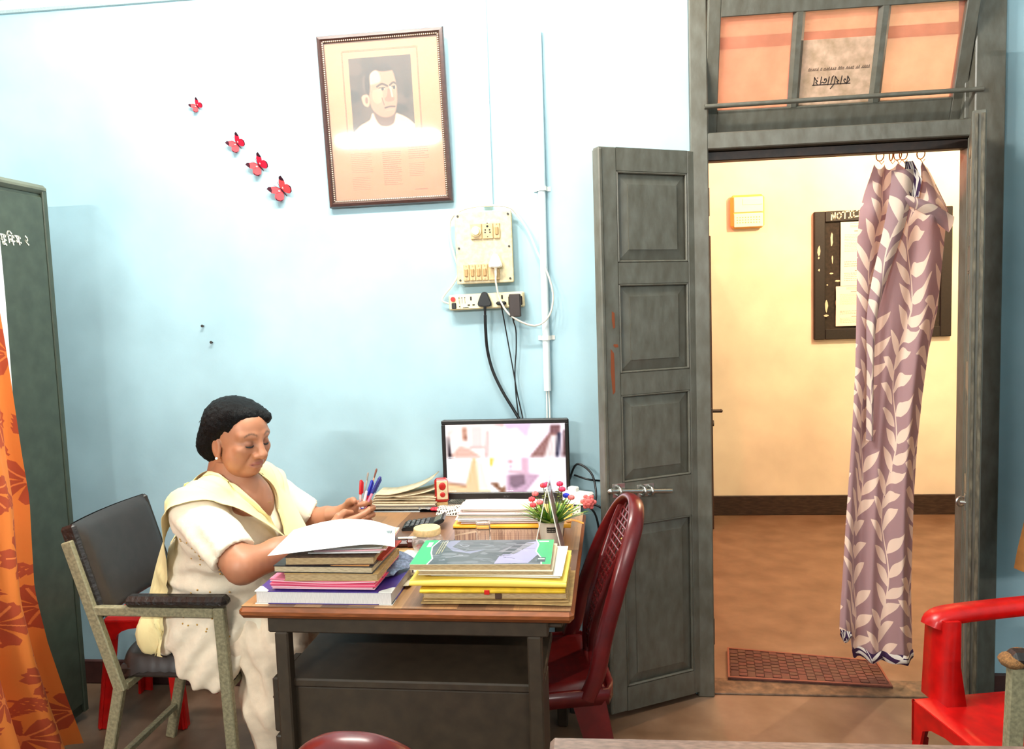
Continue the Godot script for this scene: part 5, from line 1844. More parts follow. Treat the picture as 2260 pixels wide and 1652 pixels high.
	g.box(Vector3.ZERO, Vector3(0.014, 0.004, 0.03), 0.0015)
	g.box(Vector3(0, -0.008, 0), Vector3(0.014, 0.004, 0.03), 0.0015)
	g.box(Vector3(0.009, -0.004, 0), Vector3(0.005, 0.012, 0.03), 0.0015)
	obj("paper_clip", g, mats.metal, ws, "small metal clip")
	# --- pile at the right front corner
	for k in 3:
		g = G.new()
		var ww: float = [0.375, 0.36, 0.34][k]
		g.sheet(12, 4, func(u: float, v: float) -> Vector3: return Vector3((u - 0.5) * ww, 0.004 + k * 0.0055 + 0.0015 * sin(u * 4.0 + k * 2.0), (0.5 - v) * -0.25), 0.0035)
		var o := solo("kraft_folder", g, mats.kraft, ["lowest kraft folder of the right pile, sticking out at the side", "second kraft folder from the bottom of the right pile", "third kraft folder, just below the strapped file"][k], "folder", "kraft folders")
		o.position = Vector3(-0.265 - k * 0.003, TOP, 0.975 - k * 0.004)
		o.rotation.y = [-0.01, 0.012, -0.02][k]
	var fl := book("strapped_file", "tan file bound with a brown strap in the right pile", Vector3(-0.27, TOP + 0.0175, 0.975), 0.36, 0.245, 0.014, 0.01, mats.kraft, tan_pages, "file")
	g = G.new()
	g.box(Vector3(0.01, 0.007, 0.1225), Vector3(0.016, 0.0142, 0.004), 0.001)
	obj("strap", g, mat("strap_brown", Color(0.30, 0.19, 0.13), 0.6), fl, "brown strap")
	for k in 2:
		var y := TOP + 0.032 + k * 0.0165
		var f := thing("yellow_file", ["lower bright yellow file with a red band", "upper yellow file with a bulging flap"][k], "file", Vector3(-0.275 - k * 0.008, y, 0.975), 0.01 - k * 0.03, "yellow files")
		g = G.new()
		var h := 0.016 if k == 0 else 0.021
		g.sheet(16, 6, func(u: float, v: float) -> Vector3: return Vector3((u - 0.5) * (0.36 + k * 0.03), h * 0.62 + 0.002 * sin(u * 3.0) + 0.004 * k * sin(PI * u), (0.5 - v) * -0.25), 0.0012)
		g.sheet(16, 6, func(u: float, v: float) -> Vector3: return Vector3((u - 0.5) * (0.36 + k * 0.03), 0.0014, (0.5 - v) * -0.25), 0.0012)
		# rounded folded edge on the near side
		g.sheet(16, 8, func(u: float, v: float) -> Vector3:
			var a := -PI / 2 + PI * v
			var top := h * 0.62 + 0.002 * sin(u * 3.0) + 0.004 * k * sin(PI * u)
			return Vector3((u - 0.5) * (0.36 + k * 0.03), lerpf(0.001, top, 0.5 + 0.5 * sin(a)), 0.125 + 0.006 * cos(a)))
		obj("cover", g, mats.yellow_card if k == 0 else mat("yellow_pale", Color(0.97, 0.84, 0.36), 0.55), f)
		g = G.new()
		g.box(Vector3(0, h * 0.34, 0.0), Vector3(0.345, h * 0.5, 0.235))
		obj("papers", g, tan_pages, f)
		if k == 0:
			g = G.new()
			g.box(Vector3(-0.012, h * 0.32, 0.1312), Vector3(0.013, h * 0.7, 0.002), 0.0006)
			obj("band", g, mat("band_red", Color(0.80, 0.10, 0.06), 0.5), f, "red band")
	sheaf("white_papers", "white papers jutting out to the side between yellow files and magazine", Vector3(-0.265, TOP + 0.069, 0.975), 0.34, 0.24, 0.007, -0.03, [mats.paper, mats.cream_paper], 3, 51, "papers", 0.002, 0.008)
	book("notebook", "thin tan notebook under the magazine", Vector3(-0.29, TOP + 0.0765, 0.985), 0.335, 0.225, 0.012, 0.0, mats.cream_paper, tan_pages, "notebook")
	# magazine
	var p := Pic.new(900, 560, Color(0.24, 0.24, 0.235))
	var r := RandomNumberGenerator.new()
	r.seed = 77
	for k in 150:
		var t := r.randf_range(0.13, 0.40)
		p.disc(r.randf(), r.randf(), r.randf_range(0.01, 0.09), r.randf_range(0.01, 0.06), Color(t, t * 0.99, t * 1.02))
	p.blur(8)
	var lil := Color(0.58, 0.55, 0.68)
	p.poly([Vector2(0.20, 0.05), Vector2(0.28, 0.02), Vector2(0.24, 0.3), Vector2(0.36, 0.5), Vector2(0.5, 0.42), Vector2(0.4, 0.58), Vector2(0.26, 0.48), Vector2(0.17, 0.2)], Color(0.45, 0.44, 0.53))
	p.poly([Vector2(0.62, 0.7), Vector2(0.8, 0.12), Vector2(0.94, 0.02), Vector2(0.92, 0.5), Vector2(0.84, 0.95), Vector2(0.6, 0.98)], lil)
	p.poly([Vector2(0.60, 0.5), Vector2(0.76, 0.1), Vector2(0.86, 0.16), Vector2(0.72, 0.62)], Color(0.44, 0.42, 0.44))
	for k in 30:
		var x := r.randf_range(0.15, 0.85)
		var y := r.randf_range(0.05, 0.9)
		p.line(spline2([Vector2(x, y), Vector2(x + r.randf_range(-0.06, 0.06), y + r.randf_range(-0.08, 0.08)), Vector2(x + r.randf_range(-0.1, 0.1), y + r.randf_range(-0.1, 0.12))], 4), r.randf_range(0.003, 0.008), Color(0.62, 0.61, 0.65) if k % 2 else Color(0.14, 0.135, 0.135))
	for e in [0, 1, 2, 3]:
		p.poly([Vector2(0.62 + e * 0.03, 0.62 - e * 0.14), Vector2(0.69 + e * 0.03, 0.62 - e * 0.14), Vector2(0.71 + e * 0.03, 0.52 - e * 0.14), Vector2(0.645 + e * 0.03, 0.52 - e * 0.14)], Color(0.12, 0.115, 0.12))
	var grn := Color(0.12, 0.62, 0.34)
	p.poly([Vector2(0, 0), Vector2(0.12, 0), Vector2(0.09, 0.3), Vector2(0.11, 0.55), Vector2(0.145, 0.78), Vector2(0.13, 1.0), Vector2(0, 1)], Color(0.92, 0.94, 0.90))
	p.poly([Vector2(0, 0), Vector2(0.112, 0), Vector2(0.08, 0.3), Vector2(0.10, 0.55), Vector2(0.135, 0.78), Vector2(0.12, 1.0), Vector2(0, 1)], grn)
	p.poly([Vector2(1, 0), Vector2(0.86, 0), Vector2(0.885, 0.2), Vector2(0.875, 0.5), Vector2(0.92, 0.75), Vector2(0.93, 1.0), Vector2(1, 1)], Color(0.92, 0.94, 0.90))
	p.poly([Vector2(1, 0), Vector2(0.87, 0), Vector2(0.895, 0.2), Vector2(0.885, 0.5), Vector2(0.93, 0.75), Vector2(0.94, 1.0), Vector2(1, 1)], grn)
	p.rect(0.04, 0.1, 0.075, 0.3, Color(0.85, 0.92, 0.85))
	p.rect(0.89, 0.05, 0.965, 0.1, Color(0.80, 0.92, 0.82))
	for k in 3:
		p.rect(0.145 + k * 0.017, 0.06, 0.149 + k * 0.017, 0.62 - k * 0.04, Color(0.80, 0.74, 0.45))
	p.rect(0.90, 0.74, 0.96, 0.92, Color(0.12, 0.13, 0.12))
	p.rect(0.905, 0.78, 0.955, 0.82, Color(0.7, 0.72, 0.68))
	var mg := book("magazine", "green and grey picture-covered magazine on top of the right pile", Vector3(-0.305, TOP + 0.0888, 0.99), 0.352, 0.205, 0.014, 0.012, mats.cream_paper, tan_pages, "magazine", 0.001, 0.0008)
	g = G.new()
	g.quad(Vector3(-0.1755, 0.0143, 0.102), Vector3(0.1755, 0.0143, 0.102), Vector3(0.1755, 0.0143, -0.102), Vector3(-0.1755, 0.0143, -0.102))
	obj("cover_picture", g, mat("magazine_print", Color.WHITE, 0.3, {"tex": p.tex(), "coat": 0.4}), mg)
	middle_things()
	plant()
	rear_things()


func middle_things() -> void:
	# slips and papers between the piles
	var g := G.new()
	for e in [[-0.545, 0.83, 0.11, 0.15, 0.15, "cream slip of paper tucked beside the left pile", 0.0], [-0.56, 0.74, 0.10, 0.12, -0.3, "white folded note between the left pile and the jar", 0.0025], [-0.535, 0.92, 0.06, 0.13, -0.1, "stub of white papers right of the purple register", 0.0]]:
		g = G.new()
		g.sheet(6, 6, func(u: float, v: float) -> Vector3: return Vector3((u - 0.5) * e[2], 0.003 + 0.006 * u * v + e[6], (0.5 - v) * -e[3]), 0.0012)
		var o := solo("paper_slip", g, mats.cream_paper if e[6] == 0.0 else mats.paper, e[5], "paper", "slips of paper on the desk")
		o.position = Vector3(e[0], TOP, e[1])
		o.rotation.y = e[4]
	g = G.new()
	for k in 3:
		g.xf = Transform3D(Basis(Vector3.UP, [0.02, -0.04, 0.05][k]), Vector3(0, 0, 0))
		g.sheet(8, 4, func(u: float, v: float) -> Vector3: return Vector3((u - 0.5) * 0.198, 0.002 + k * 0.0022 + 0.002 * sin(u * 4.0 + k), (0.5 - v) * -0.14), 0.0009)
	var wp := solo("white_papers", g, mats.paper, "small white papers held down by the clear paperweight", "papers")
	wp.position = Vector3(-0.336, TOP, 0.655)
	# clear paperweight
	g = G.new()
	g.box(Vector3(0, 0.036, 0), Vector3(0.044, 0.072, 0.034), 0.004)
	var pw := solo("paperweight", g, glass("acrylic_block", Color(0.97, 0.93, 0.90), 0.05, true), "clear upright acrylic paperweight block on white papers", "paperweight")
	pw.position = Vector3(-0.362, TOP + 0.0092, 0.625)
	pw.rotation.y = 0.25
	# jar
	var j := thing("glass_jar", "small round glass jar with a cream lid behind the left pile", "jar", Vector3(-0.527, TOP, 0.672))
	g = G.new()
	g.lathe(spline2([Vector2(0.0, 0.001), Vector2(0.03, 0.002), Vector2(0.042, 0.014), Vector2(0.0475, 0.03), Vector2(0.045, 0.046), Vector2(0.037, 0.056), Vector2(0.037, 0.062)], 4), 28)
	obj("glass_body", g, glass("jar_glass", Color(0.93, 0.88, 0.84), 0.22), j)
	g = G.new()
	g.lathe(spline2([Vector2(0.0, 0.078), Vector2(0.036, 0.078), Vector2(0.0405, 0.075), Vector2(0.041, 0.06), Vector2(0.036, 0.058), Vector2(0, 0.058)], 3), 28)
	obj("lid", g, mat("lid_cream", Color(0.93, 0.80, 0.58), 0.5, {"tex": mottle(), "scale": 12.0}), j)
	var r := RandomNumberGenerator.new()
	r.seed = 6
	for k in 9:
		g = G.new()
		var a := TAU * k / 9
		g.ball(Vector3(0.024 * cos(a), 0.014 + 0.007 * (k % 3), 0.024 * sin(a)), Vector3(0.011, 0.008, 0.010), 8, 6)
		obj("sweet", g, [mats.black_plastic, mat("sweet_red", Color(0.62, 0.12, 0.10), 0.4), mats.black_plastic][k % 3], j)
	# maroon case with pens under it
	var c := thing("spectacle_case", "small maroon case lying beside the jar", "case", Vector3(-0.612, TOP, 0.605), 0.1)
	g = G.new()
	g.box(Vector3(0, 0.011, 0), Vector3(0.15, 0.022, 0.05), 0.008)
	obj("case", g, mat("case_maroon", Color(0.25, 0.10, 0.10), 0.35), c)
	g = G.new()
	g.box(Vector3(0.02, 0.012, 0), Vector3(0.03, 0.0255, 0.053), 0.006)
	obj("flap", g, mat("case_flap", Color(0.33, 0.12, 0.12), 0.35), c)
	g = G.new()
	g.tube([Vector3(-0.633, TOP + 0.029, 0.66), Vector3(-0.605, TOP + 0.029, 0.655)], 0.0045, 8)
	g.ball(Vector3(-0.592, TOP + 0.029, 0.652), Vector3(0.018, 0.0035, 0.012), 14, 6)
	var sp := solo("spoon", g, mat("spoon_white", Color(0.90, 0.86, 0.80), 0.35), "small whitish spoon resting on the maroon case", "spoon")
	sp.position = Vector3(0, -0.003, -0.045)
	# kraft envelope
	g = G.new()
	g.box(Vector3(0, 0.0022, 0), Vector3(0.17, 0.0044, 0.1), 0.001)
	var ke := solo("kraft_envelope", g, mats.kraft, "brown kraft envelope on the desk under the jar", "envelope")
	ke.position = Vector3(-0.61, TOP, 0.715)
	ke.rotation.y = 0.2
	# ledger with ruled edges, yellow folder and papers on it
	var p := Pic.new(1024, 96, Color(0.82, 0.68, 0.58))
	r.seed = 17
	for k in 220:
		var x := r.randf()
		p.rect(x, r.randf() * 0.5, x + 0.0025, 1.0, Color(0.55, 0.40, 0.36) if k % 3 else Color(0.64, 0.50, 0.46))
	for k in 9:
		p.rect(0.2, 0.08 + k * 0.1, 1.0, 0.1 + k * 0.1, Color(0.52, 0.37, 0.34) if k % 2 else Color(0.68, 0.54, 0.48))
	p.poly([Vector2(0, 0.5), Vector2(0.24, 0.06), Vector2(0.24, 0.22), Vector2(0, 0.62)], Color(0.90, 0.79, 0.68))
	var lg := thing("ledger", "thick old ledger with brown ruled page edges below the yellow folder", "ledger", Vector3(-0.297, TOP, 0.43), 0.0)
	g = G.new()
	g.box(Vector3(0, 0.02, 0), Vector3(0.336, 0.036, 0.25))
	obj("pages", g, mats.old_paper, lg)
	g = G.new()
	g.quad(Vector3(-0.168, 0.002, 0.1255), Vector3(0.168, 0.002, 0.1255), Vector3(0.168, 0.038, 0.1255), Vector3(-0.168, 0.038, 0.1255))
	obj("fore_edge", g, mat("ledger_edge", Color.WHITE, 0.85, {"tex": p.tex()}), lg, "ruled page edges")
	g = G.new()
	g.box(Vector3(0, 0.001, 0), Vector3(0.346, 0.002, 0.26), 0.0006)
	g.box(Vector3(0, 0.0395, 0), Vector3(0.346, 0.002, 0.258), 0.0006)
	obj("cover", g, mat("ledger_cover", Color(0.20, 0.10, 0.09), 0.5), lg)
	var f := thing("yellow_folder", "flat yellow folder lying on the old ledger", "folder", Vector3(-0.283, TOP + 0.0412, 0.43), 0.0)
	g = G.new()
	g.box(Vector3(0, 0.0015, 0), Vector3(0.37, 0.003, 0.256), 0.001)
	g.box(Vector3(0, 0.0105, 0), Vector3(0.37, 0.003, 0.256), 0.001)
	g.tube([Vector3(-0.185, 0.006, 0.126), Vector3(0.185, 0.006, 0.126)], 0.006, 10)
	obj("cover", g, mat("folder_yellow", Color(0.95, 0.68, 0.15), 0.5), f)
	g = G.new()
	g.sheet(6, 3, func(u: float, v: float) -> Vector3: return Vector3(0.17 + u * 0.055, 0.012 + 0.006 * sin(u * 4.0), 0.11 - v * 0.02), 0.001)
	obj("tag", g, mat("tag_orange", Color(0.92, 0.58, 0.22), 0.6), f, "orange tag sticking out")
	sheaf("paper_pile", "pile of pinkish white papers on the yellow folder in front of the monitor", Vector3(-0.325, TOP + 0.0535, 0.488), 0.262, 0.13, 0.046, 0.02, [pink_mix(), mats.cream_paper, mats.paper, pink_mix(), mats.paper], 14, 61, "papers", 0.004, 0.014)
	# calculator
	var ca := thing("calculator", "black desk calculator with a raised display", "calculator", Vector3(-0.598, TOP, 0.395), 0.10)
	g = G.new()
	var prof := PackedVector2Array([Vector2(-0.07, 0.0), Vector2(0.02, 0.0), Vector2(0.068, 0.026), Vector2(0.073, 0.034), Vector2(0.068, 0.038), Vector2(0.03, 0.022), Vector2(-0.066, 0.011), Vector2(-0.072, 0.006)])
	g.prism(prof, -0.043, 0.043)
	obj("body", g, mats.black_plastic, ca)
	for i in 5:
		for k in 4:
			g = G.new()
			var x := -0.06 + i * 0.0165
			g.xf = Transform3D(Basis(Vector3(0, 0, 1), 0.114), Vector3(x + 0.006, 0.0135 + (x + 0.066) * 0.114, -0.03 + k * 0.0195))
			g.box(Vector3.ZERO, Vector3(0.0125, 0.005, 0.0145), 0.0015)
			obj("key", g, mat("calc_key", Color(0.17, 0.175, 0.18), 0.4), ca)
	g = G.new()
	g.xf = Transform3D(Basis(Vector3(0, 0, 1), 0.40), Vector3(0.047, 0.0305, 0))
	g.box(Vector3.ZERO, Vector3(0.026, 0.002, 0.066), 0.0006)
	obj("display", g, mat("calc_display", Color(0.36, 0.39, 0.36), 0.2), ca)
	# small table sign: two clear boards leaning on each other
	var s := thing("table_sign", "clear acrylic table sign seen from its end in front of the flower pot", "table sign", Vector3(-0.158, TOP, 0.645), 0.0)
	var clear := glass("sign_acrylic", Color(0.93, 0.90, 0.92), 0.18)
	for e in [[-1, -0.047, 0.0], [1, 0.040, 0.045]]:
		g = G.new()
		var foot := Vector3(e[1], 0.0, 0)
		var top := Vector3(0.0, 0.205, 0)
		var nn := (top - foot).cross(Vector3(0, 0, 1)).normalized() * 0.0015
		var z0: float = 0.02 + e[2]
		var z1: float = -0.10 + e[2]
		var q := [foot - nn, foot + nn, top + nn, top - nn]
		for k in 4:
			g.quad((q[k] as Vector3) + Vector3(0, 0, z0), (q[(k + 1) % 4] as Vector3) + Vector3(0, 0, z0), (q[(k + 1) % 4] as Vector3) + Vector3(0, 0, z1), (q[k] as Vector3) + Vector3(0, 0, z1))
		var o := obj("board", g, clear, s)
		g = G.new()
		g.quad((q[0] as Vector3) + Vector3(0, 0, z0 + 0.0003), (q[1] as Vector3) + Vector3(0, 0, z0 + 0.0003), (q[2] as Vector3) + Vector3(0, 0, z0 + 0.0003), (q[3] as Vector3) + Vector3(0, 0, z0 + 0.0003))
		g.bar(foot + Vector3(0, 0, z0), top + Vector3(0, 0, z0), 0.003, 0.003, Vector3(0, 0, 1), 0.0004)
		obj("edge", g, mats.white_plastic, o, "bright polished edge")
		if e[0] > 0:
			g = G.new()
			g.bar(foot + Vector3(0.002, 0.0, (z0 + z1) / 2), foot.lerp(top, 0.86) + Vector3(0.002, 0, (z0 + z1) / 2), 0.0008, 0.085, Vector3(0, 0, 1), 0.0)
			obj("insert", g, mat("sign_insert", Color(0.46, 0.36, 0.37), 0.5), o, "brown printed insert")


func pink_mix() -> Material:
	return mat("rosy_paper", Color(0.88, 0.76, 0.74), 0.85)


func plant() -> void:
	var t := thing("flower_pot", "small white pot of artificial grass and pink roses on the desk", "plant", Vector3(-0.156, TOP, 0.60))
	var g := G.new()
	g.lathe(spline2([Vector2(0.0, 0.001), Vector2(0.029, 0.001), Vector2(0.031, 0.006), Vector2(0.0395, 0.07), Vector2(0.0415, 0.077), Vector2(0.0395, 0.078), Vector2(0.037, 0.066), Vector2(0, 0.062)], 3), 28)
	var pot := obj("pot", g, mat("pot_white", Color(0.86, 0.82, 0.76), 0.4), t)
	g = G.new()
	g.sheet(6, 2, func(u: float, v: float) -> Vector3:
		var y := lerpf(0.066, 0.049, v)
		var rad := lerpf(0.0318, 0.0392, (y - 0.006) / 0.064) + 0.0006
		var a := lerpf(-0.30, 0.42, u)
		return Vector3(rad * sin(a), y, rad * cos(a))
	)
	obj("label", g, mat("pot_label", Color(0.10, 0.09, 0.08), 0.5), pot, "black label")
	g = G.new()
	for row in [0.060, 0.0535]:
		for k in 5:
			var a := -0.2 + k * 0.12
			var rad := lerpf(0.0318, 0.0392, (row - 0.006) / 0.064) + 0.0012
			g.box(Vector3(rad * sin(a), row, rad * cos(a)), Vector3(0.0032, 0.0034, 0.0006))
	obj("label_print", g, mat("pot_print", Color(0.55, 0.52, 0.47), 0.6), pot)
	var r := RandomNumberGenerator.new()
	r.seed = 90
	var greens := [mat("leaf_a", Color(0.45, 0.60, 0.16), 0.5, {"back": Color(0.3, 0.4, 0.1)}), mat("leaf_b", Color(0.50, 0.62, 0.18), 0.5, {"back": Color(0.3, 0.4, 0.1)}), mat("leaf_c", Color(0.22, 0.40, 0.14), 0.5, {"back": Color(0.1, 0.3, 0.05)})]
	for k in 90:
		g = G.new()
		var a := TAU * k / 90.0 * 7.0 + r.randf()
		var out_ := r.randf_range(0.25, 1.0)
		var l := r.randf_range(0.06, 0.095)
		var d := Vector3(cos(a), 0, sin(a))
		var side := Vector3(-sin(a), 0, cos(a))
		var b0 := Vector3(d.x * 0.012, 0.062, d.z * 0.012)
		var reach := l * (0.45 + 0.85 * out_)
		var rise := l * (1.05 - 0.55 * out_)
		g.sheet(2, 5, func(u: float, v: float) -> Vector3:
			var w := 0.0052 * sin(PI * (0.12 + 0.86 * v))
			return b0 + d * reach * v + Vector3(0, rise * (v * 1.35 - 0.42 * v * v), 0) + side * (u - 0.5) * 2.0 * w + Vector3(0, 0.001 * absf(u - 0.5), 0)
		)
		obj("leaf", g, greens[k % 3], t)
	var heads := [[-0.055, 0.148, 0.02, 0], [-0.022, 0.181, -0.02, 0], [-0.010, 0.188, 0.0, 1], [0.030, 0.190, 0.0, 1], [0.038, 0.178, 0.02, 1], [-0.046, 0.160, 0.0, 2], [-0.030, 0.142, 0.035, 2], [-0.05, 0.135, 0.04, 0], [0.048, 0.154, 0.0, 3], [0.064, 0.150, 0.01, 2]]
	var cols := [mat("rose_red", Color(0.88, 0.27, 0.30), 0.5), mat("rose_pink", Color(0.90, 0.20, 0.36), 0.5), mat("rose_pale", Color(0.93, 0.46, 0.45), 0.5), mat("flower_blue", Color(0.15, 0.22, 0.82), 0.5)]
	for h in heads:
		g = G.new()
		var c := Vector3(h[0], h[1], h[2])
		for k in 7:
			var a := TAU * k / 6
			var q := c + (Vector3(cos(a), 0.1, sin(a)) * 0.0058 if k < 6 else Vector3(0, 0.003, 0))
			g.ball(q, Vector3(0.0048, 0.0068, 0.0048), 7, 5)
		var fl := obj("flower", g, cols[h[3]], t)
		g = G.new()
		g.tube([c - Vector3(0, 0.004, 0), c * Vector3(0.6, 0.7, 0.6), Vector3(c.x * 0.15, 0.062, c.z * 0.15)], 0.0012, 5)
		for k in 4:
			var a: float = TAU * k / 4 + h[0] * 40.0
			var q := c * Vector3(0.85, 1, 0.85) - Vector3(0, 0.014 + 0.008 * k, 0)
			g.ball(q + Vector3(cos(a), 0, sin(a)) * 0.006, Vector3(0.005, 0.0018, 0.004), 6, 4)
		obj("stem", g, mat("stem_olive", Color(0.42, 0.44, 0.16), 0.6), fl)


func rear_things() -> void:
	# lace cloth
	var p := Pic.new(768, 384, Color(0.88, 0.80, 0.72))
	var r := RandomNumberGenerator.new()
	r.seed = 14
	var hole := Color(0.14, 0.09, 0.08)
	for i in 52:
		for j in 24:
			var x := (i + (0.5 if j % 2 else 0.0)) / 52.0
			var y := (j + 0.5) / 24.0
			var k := 1.0 if (i / 2 + j / 2) % 3 else 0.55
			p.disc(x + r.randf_range(-0.003, 0.003), y, 0.0062 * k * r.randf_range(0.6, 1.2), 0.0135 * k * r.randf_range(0.6, 1.2), hole, 8)
	var g := G.new()
	g.sheet(60, 24, func(u: float, v: float) -> Vector3:
		var z := lerpf(0.02, 0.245, v)
		var y := TOP + 0.0015 + 0.022 * exp(-pow((z - 0.20) / 0.05, 2.0)) * (0.75 + 0.4 * sin(u * 17.0)) + 0.006 * sin(u * 31.0 + v * 3.0) * v
		y -= 0.020 * smoothstep(0.93, 1.0, v)
		return Vector3(lerpf(-0.575, -0.075, u) - 0.015 * v * (1.0 - u), maxf(y, TOP + 0.0012), z + 0.012 * sin(u * 9.0) * v)
	)
	solo("lace_cloth", g, mat("lace", Color.WHITE, 0.9, {"tex": p.tex()}), "white lace cloth spread under the monitor", "lace cloth")
	# monitor
	var m := thing("monitor", "black flat monitor showing four camera views", "monitor", Vector3(-0.350, TOP + 0.004, 0.095), 0.0)
	g = G.new()
	g.lathe(spline2([Vector2(0.0, 0.0), Vector2(0.085, 0.001), Vector2(0.085, 0.008), Vector2(0.05, 0.014), Vector2(0.0, 0.016)], 3), 24)
	g.xf = Transform3D.IDENTITY
	obj("stand_base", g, mats.black_plastic, m)
	g = G.new()
	g.box(Vector3(0.006, 0.06, -0.025), Vector3(0.038, 0.11, 0.024), 0.006)
	obj("stand_neck", g, mats.black_plastic, m)
	g = G.new()
	var bz := mat("bezel", Color(0.085, 0.075, 0.075), 0.35)
	var x0 := -0.236
	var x1 := 0.236
	var y0 := 0.018
	var y1 := 0.315
	g.box(Vector3(0, (y0 + y1) / 2, -0.012), Vector3(x1 - x0, y1 - y0, 0.026), 0.006)
	obj("housing", g, bz, m)
	g = G.new()
	g.box(Vector3(0, y0 + 0.013, 0.004), Vector3(x1 - x0, 0.026, 0.012), 0.003)
	g.box(Vector3(0, y1 - 0.008, 0.004), Vector3(x1 - x0, 0.016, 0.012), 0.003)
	g.box(Vector3(x0 + 0.007, (y0 + y1) / 2, 0.004), Vector3(0.014, y1 - y0 - 0.03, 0.012), 0.003)
	g.box(Vector3(x1 - 0.007, (y0 + y1) / 2, 0.004), Vector3(0.014, y1 - y0 - 0.03, 0.012), 0.003)
	var bezel := obj("bezel", g, bz, m)
	var tm := TextMesh.new()
	tm.text = "acer"
	tm.font_size = 16
	tm.pixel_size = 0.0007
	tm.depth = 0.0006
	var tx := MeshInstance3D.new()
	tx.name = "lettering"
	tx.mesh = tm
	tx.material_override = mat("logo_grey", Color(0.35, 0.34, 0.34), 0.4)
	bezel.add_child(tx, true)
	tx.position = Vector3(0, y0 + 0.012, 0.0105)
	# the picture: four camera views of corridors
	var s := Pic.new(640, 376, Color(1, 0.97, 0.99))
	var wh := Color(1.0, 0.97, 0.985)
	var C := func(a: float, b: float, c: float) -> Color: return Color(a, b, c)
	s.poly([Vector2(0.0, 0.0), Vector2(0.5, 0.0), Vector2(0.5, 0.49), Vector2(0, 0.49)], Color(0.99, 0.94, 0.92))
	s.poly([Vector2(0.04, 0.46), Vector2(0.12, 0.32), Vector2(0.2, 0.36), Vector2(0.3, 0.49), Vector2(0.05, 0.49)], Color(0.90, 0.74, 0.68))
	s.poly([Vector2(0.015, 0.16), Vector2(0.025, 0.2), Vector2(0.05, 0.49), Vector2(0.015, 0.49)], Color(0.22, 0.18, 0.20))
	s.line([Vector2(0.035, 0.11), Vector2(0.035, 0.22), Vector2(0.045, 0.24)], 0.004, Color(0.80, 0.62, 0.58))
	s.line([Vector2(0.03, 0.11), Vector2(0.07, 0.1)], 0.004, Color(0.80, 0.62, 0.58))
	s.rect(0.145, 0.05, 0.185, 0.24, Color(0.80, 0.60, 0.52))
	s.rect(0.17, 0.16, 0.185, 0.24, Color(0.62, 0.42, 0.36))
	for k in 11:
		s.rect(0.225, 0.05 + k * 0.028, 0.31, 0.06 + k * 0.028, Color(0.86, 0.70, 0.70))
	s.rect(0.2, 0.33, 0.33, 0.345, Color(0.70, 0.52, 0.50))
	s.poly([Vector2(0.35, 0.1), Vector2(0.36, 0.1), Vector2(0.35, 0.49), Vector2(0.335, 0.49)], Color(0.84, 0.62, 0.62))
	s.poly([Vector2(0.38, 0), Vector2(0.5, 0), Vector2(0.49, 0.05)], Color(0.90, 0.76, 0.76))
	s.poly([Vector2(0.5, 0), Vector2(1, 0), Vector2(1, 0.49), Vector2(0.5, 0.49)], Color(0.985, 0.93, 0.98))
	s.poly([Vector2(0.5, 0), Vector2(0.72, 0), Vector2(0.68, 0.2), Vector2(0.6, 0.06), Vector2(0.52, 0.08)], Color(0.93, 0.80, 0.93))
	s.poly([Vector2(0.70, 0.49), Vector2(0.84, 0.2), Vector2(0.88, 0.12), Vector2(0.94, 0.15), Vector2(0.93, 0.49)], Color(0.62, 0.45, 0.44))
	s.poly([Vector2(0.82, 0.49), Vector2(0.88, 0.18), Vector2(0.935, 0.18), Vector2(0.92, 0.49)], Color(0.90, 0.84, 0.84))
	s.poly([Vector2(0.88, 0.03), Vector2(0.96, 0.03), Vector2(0.955, 0.16), Vector2(0.87, 0.14)], Color(0.52, 0.36, 0.38))
	s.poly([Vector2(0.935, 0.14), Vector2(0.965, 0.14), Vector2(0.945, 0.49), Vector2(0.915, 0.49)], Color(0.24, 0.23, 0.32))
	s.poly([Vector2(0.985, 0.1), Vector2(1, 0.1), Vector2(1, 0.49), Vector2(0.965, 0.49)], Color(0.45, 0.34, 0.36))
	s.rect(0.0, 0.49, 0.5, 1.0, wh)
	s.poly([Vector2(0.0, 0.84), Vector2(0.16, 0.88), Vector2(0.22, 0.5), Vector2(0.25, 0.5), Vector2(0.30, 0.9), Vector2(0.38, 1.0), Vector2(0, 1.0)], Color(0.95, 0.80, 0.62))
	s.poly([Vector2(0.0, 0.84), Vector2(0.16, 0.88), Vector2(0.16, 0.92), Vector2(0.0, 0.87)], Color(0.72, 0.54, 0.44))
	s.poly([Vector2(0.25, 0.55), Vector2(0.3, 0.55), Vector2(0.36, 0.98), Vector2(0.27, 0.98)], Color(1, 0.96, 0.88))
	s.poly([Vector2(0.37, 0.5), Vector2(0.40, 0.5), Vector2(0.385, 0.62), Vector2(0.37, 0.62)], Color(0.98, 0.80, 0.30))
	s.poly([Vector2(0.36, 0.86), Vector2(0.43, 0.86), Vector2(0.49, 0.92), Vector2(0.49, 1.0), Vector2(0.45, 1.0)], Color(0.58, 0.42, 0.34))
	s.poly([Vector2(0.49, 0.62), Vector2(0.435, 0.9), Vector2(0.46, 0.94), Vector2(0.5, 0.85)], Color(1, 1, 1))
	s.rect(0.5, 0.49, 1.0, 1.0, Color(0.985, 0.94, 0.98))
	s.poly([Vector2(0.5, 0.75), Vector2(0.64, 0.72), Vector2(0.78, 0.75), Vector2(0.66, 1.0), Vector2(0.5, 1.0)], Color(0.80, 0.66, 0.76))
	s.poly([Vector2(0.53, 0.76), Vector2(0.65, 0.74), Vector2(0.66, 0.88), Vector2(0.57, 0.95), Vector2(0.53, 0.9)], Color(0.55, 0.45, 0.52))
	s.rect(0.63, 0.5, 0.69, 0.74, Color(0.88, 0.72, 0.80))
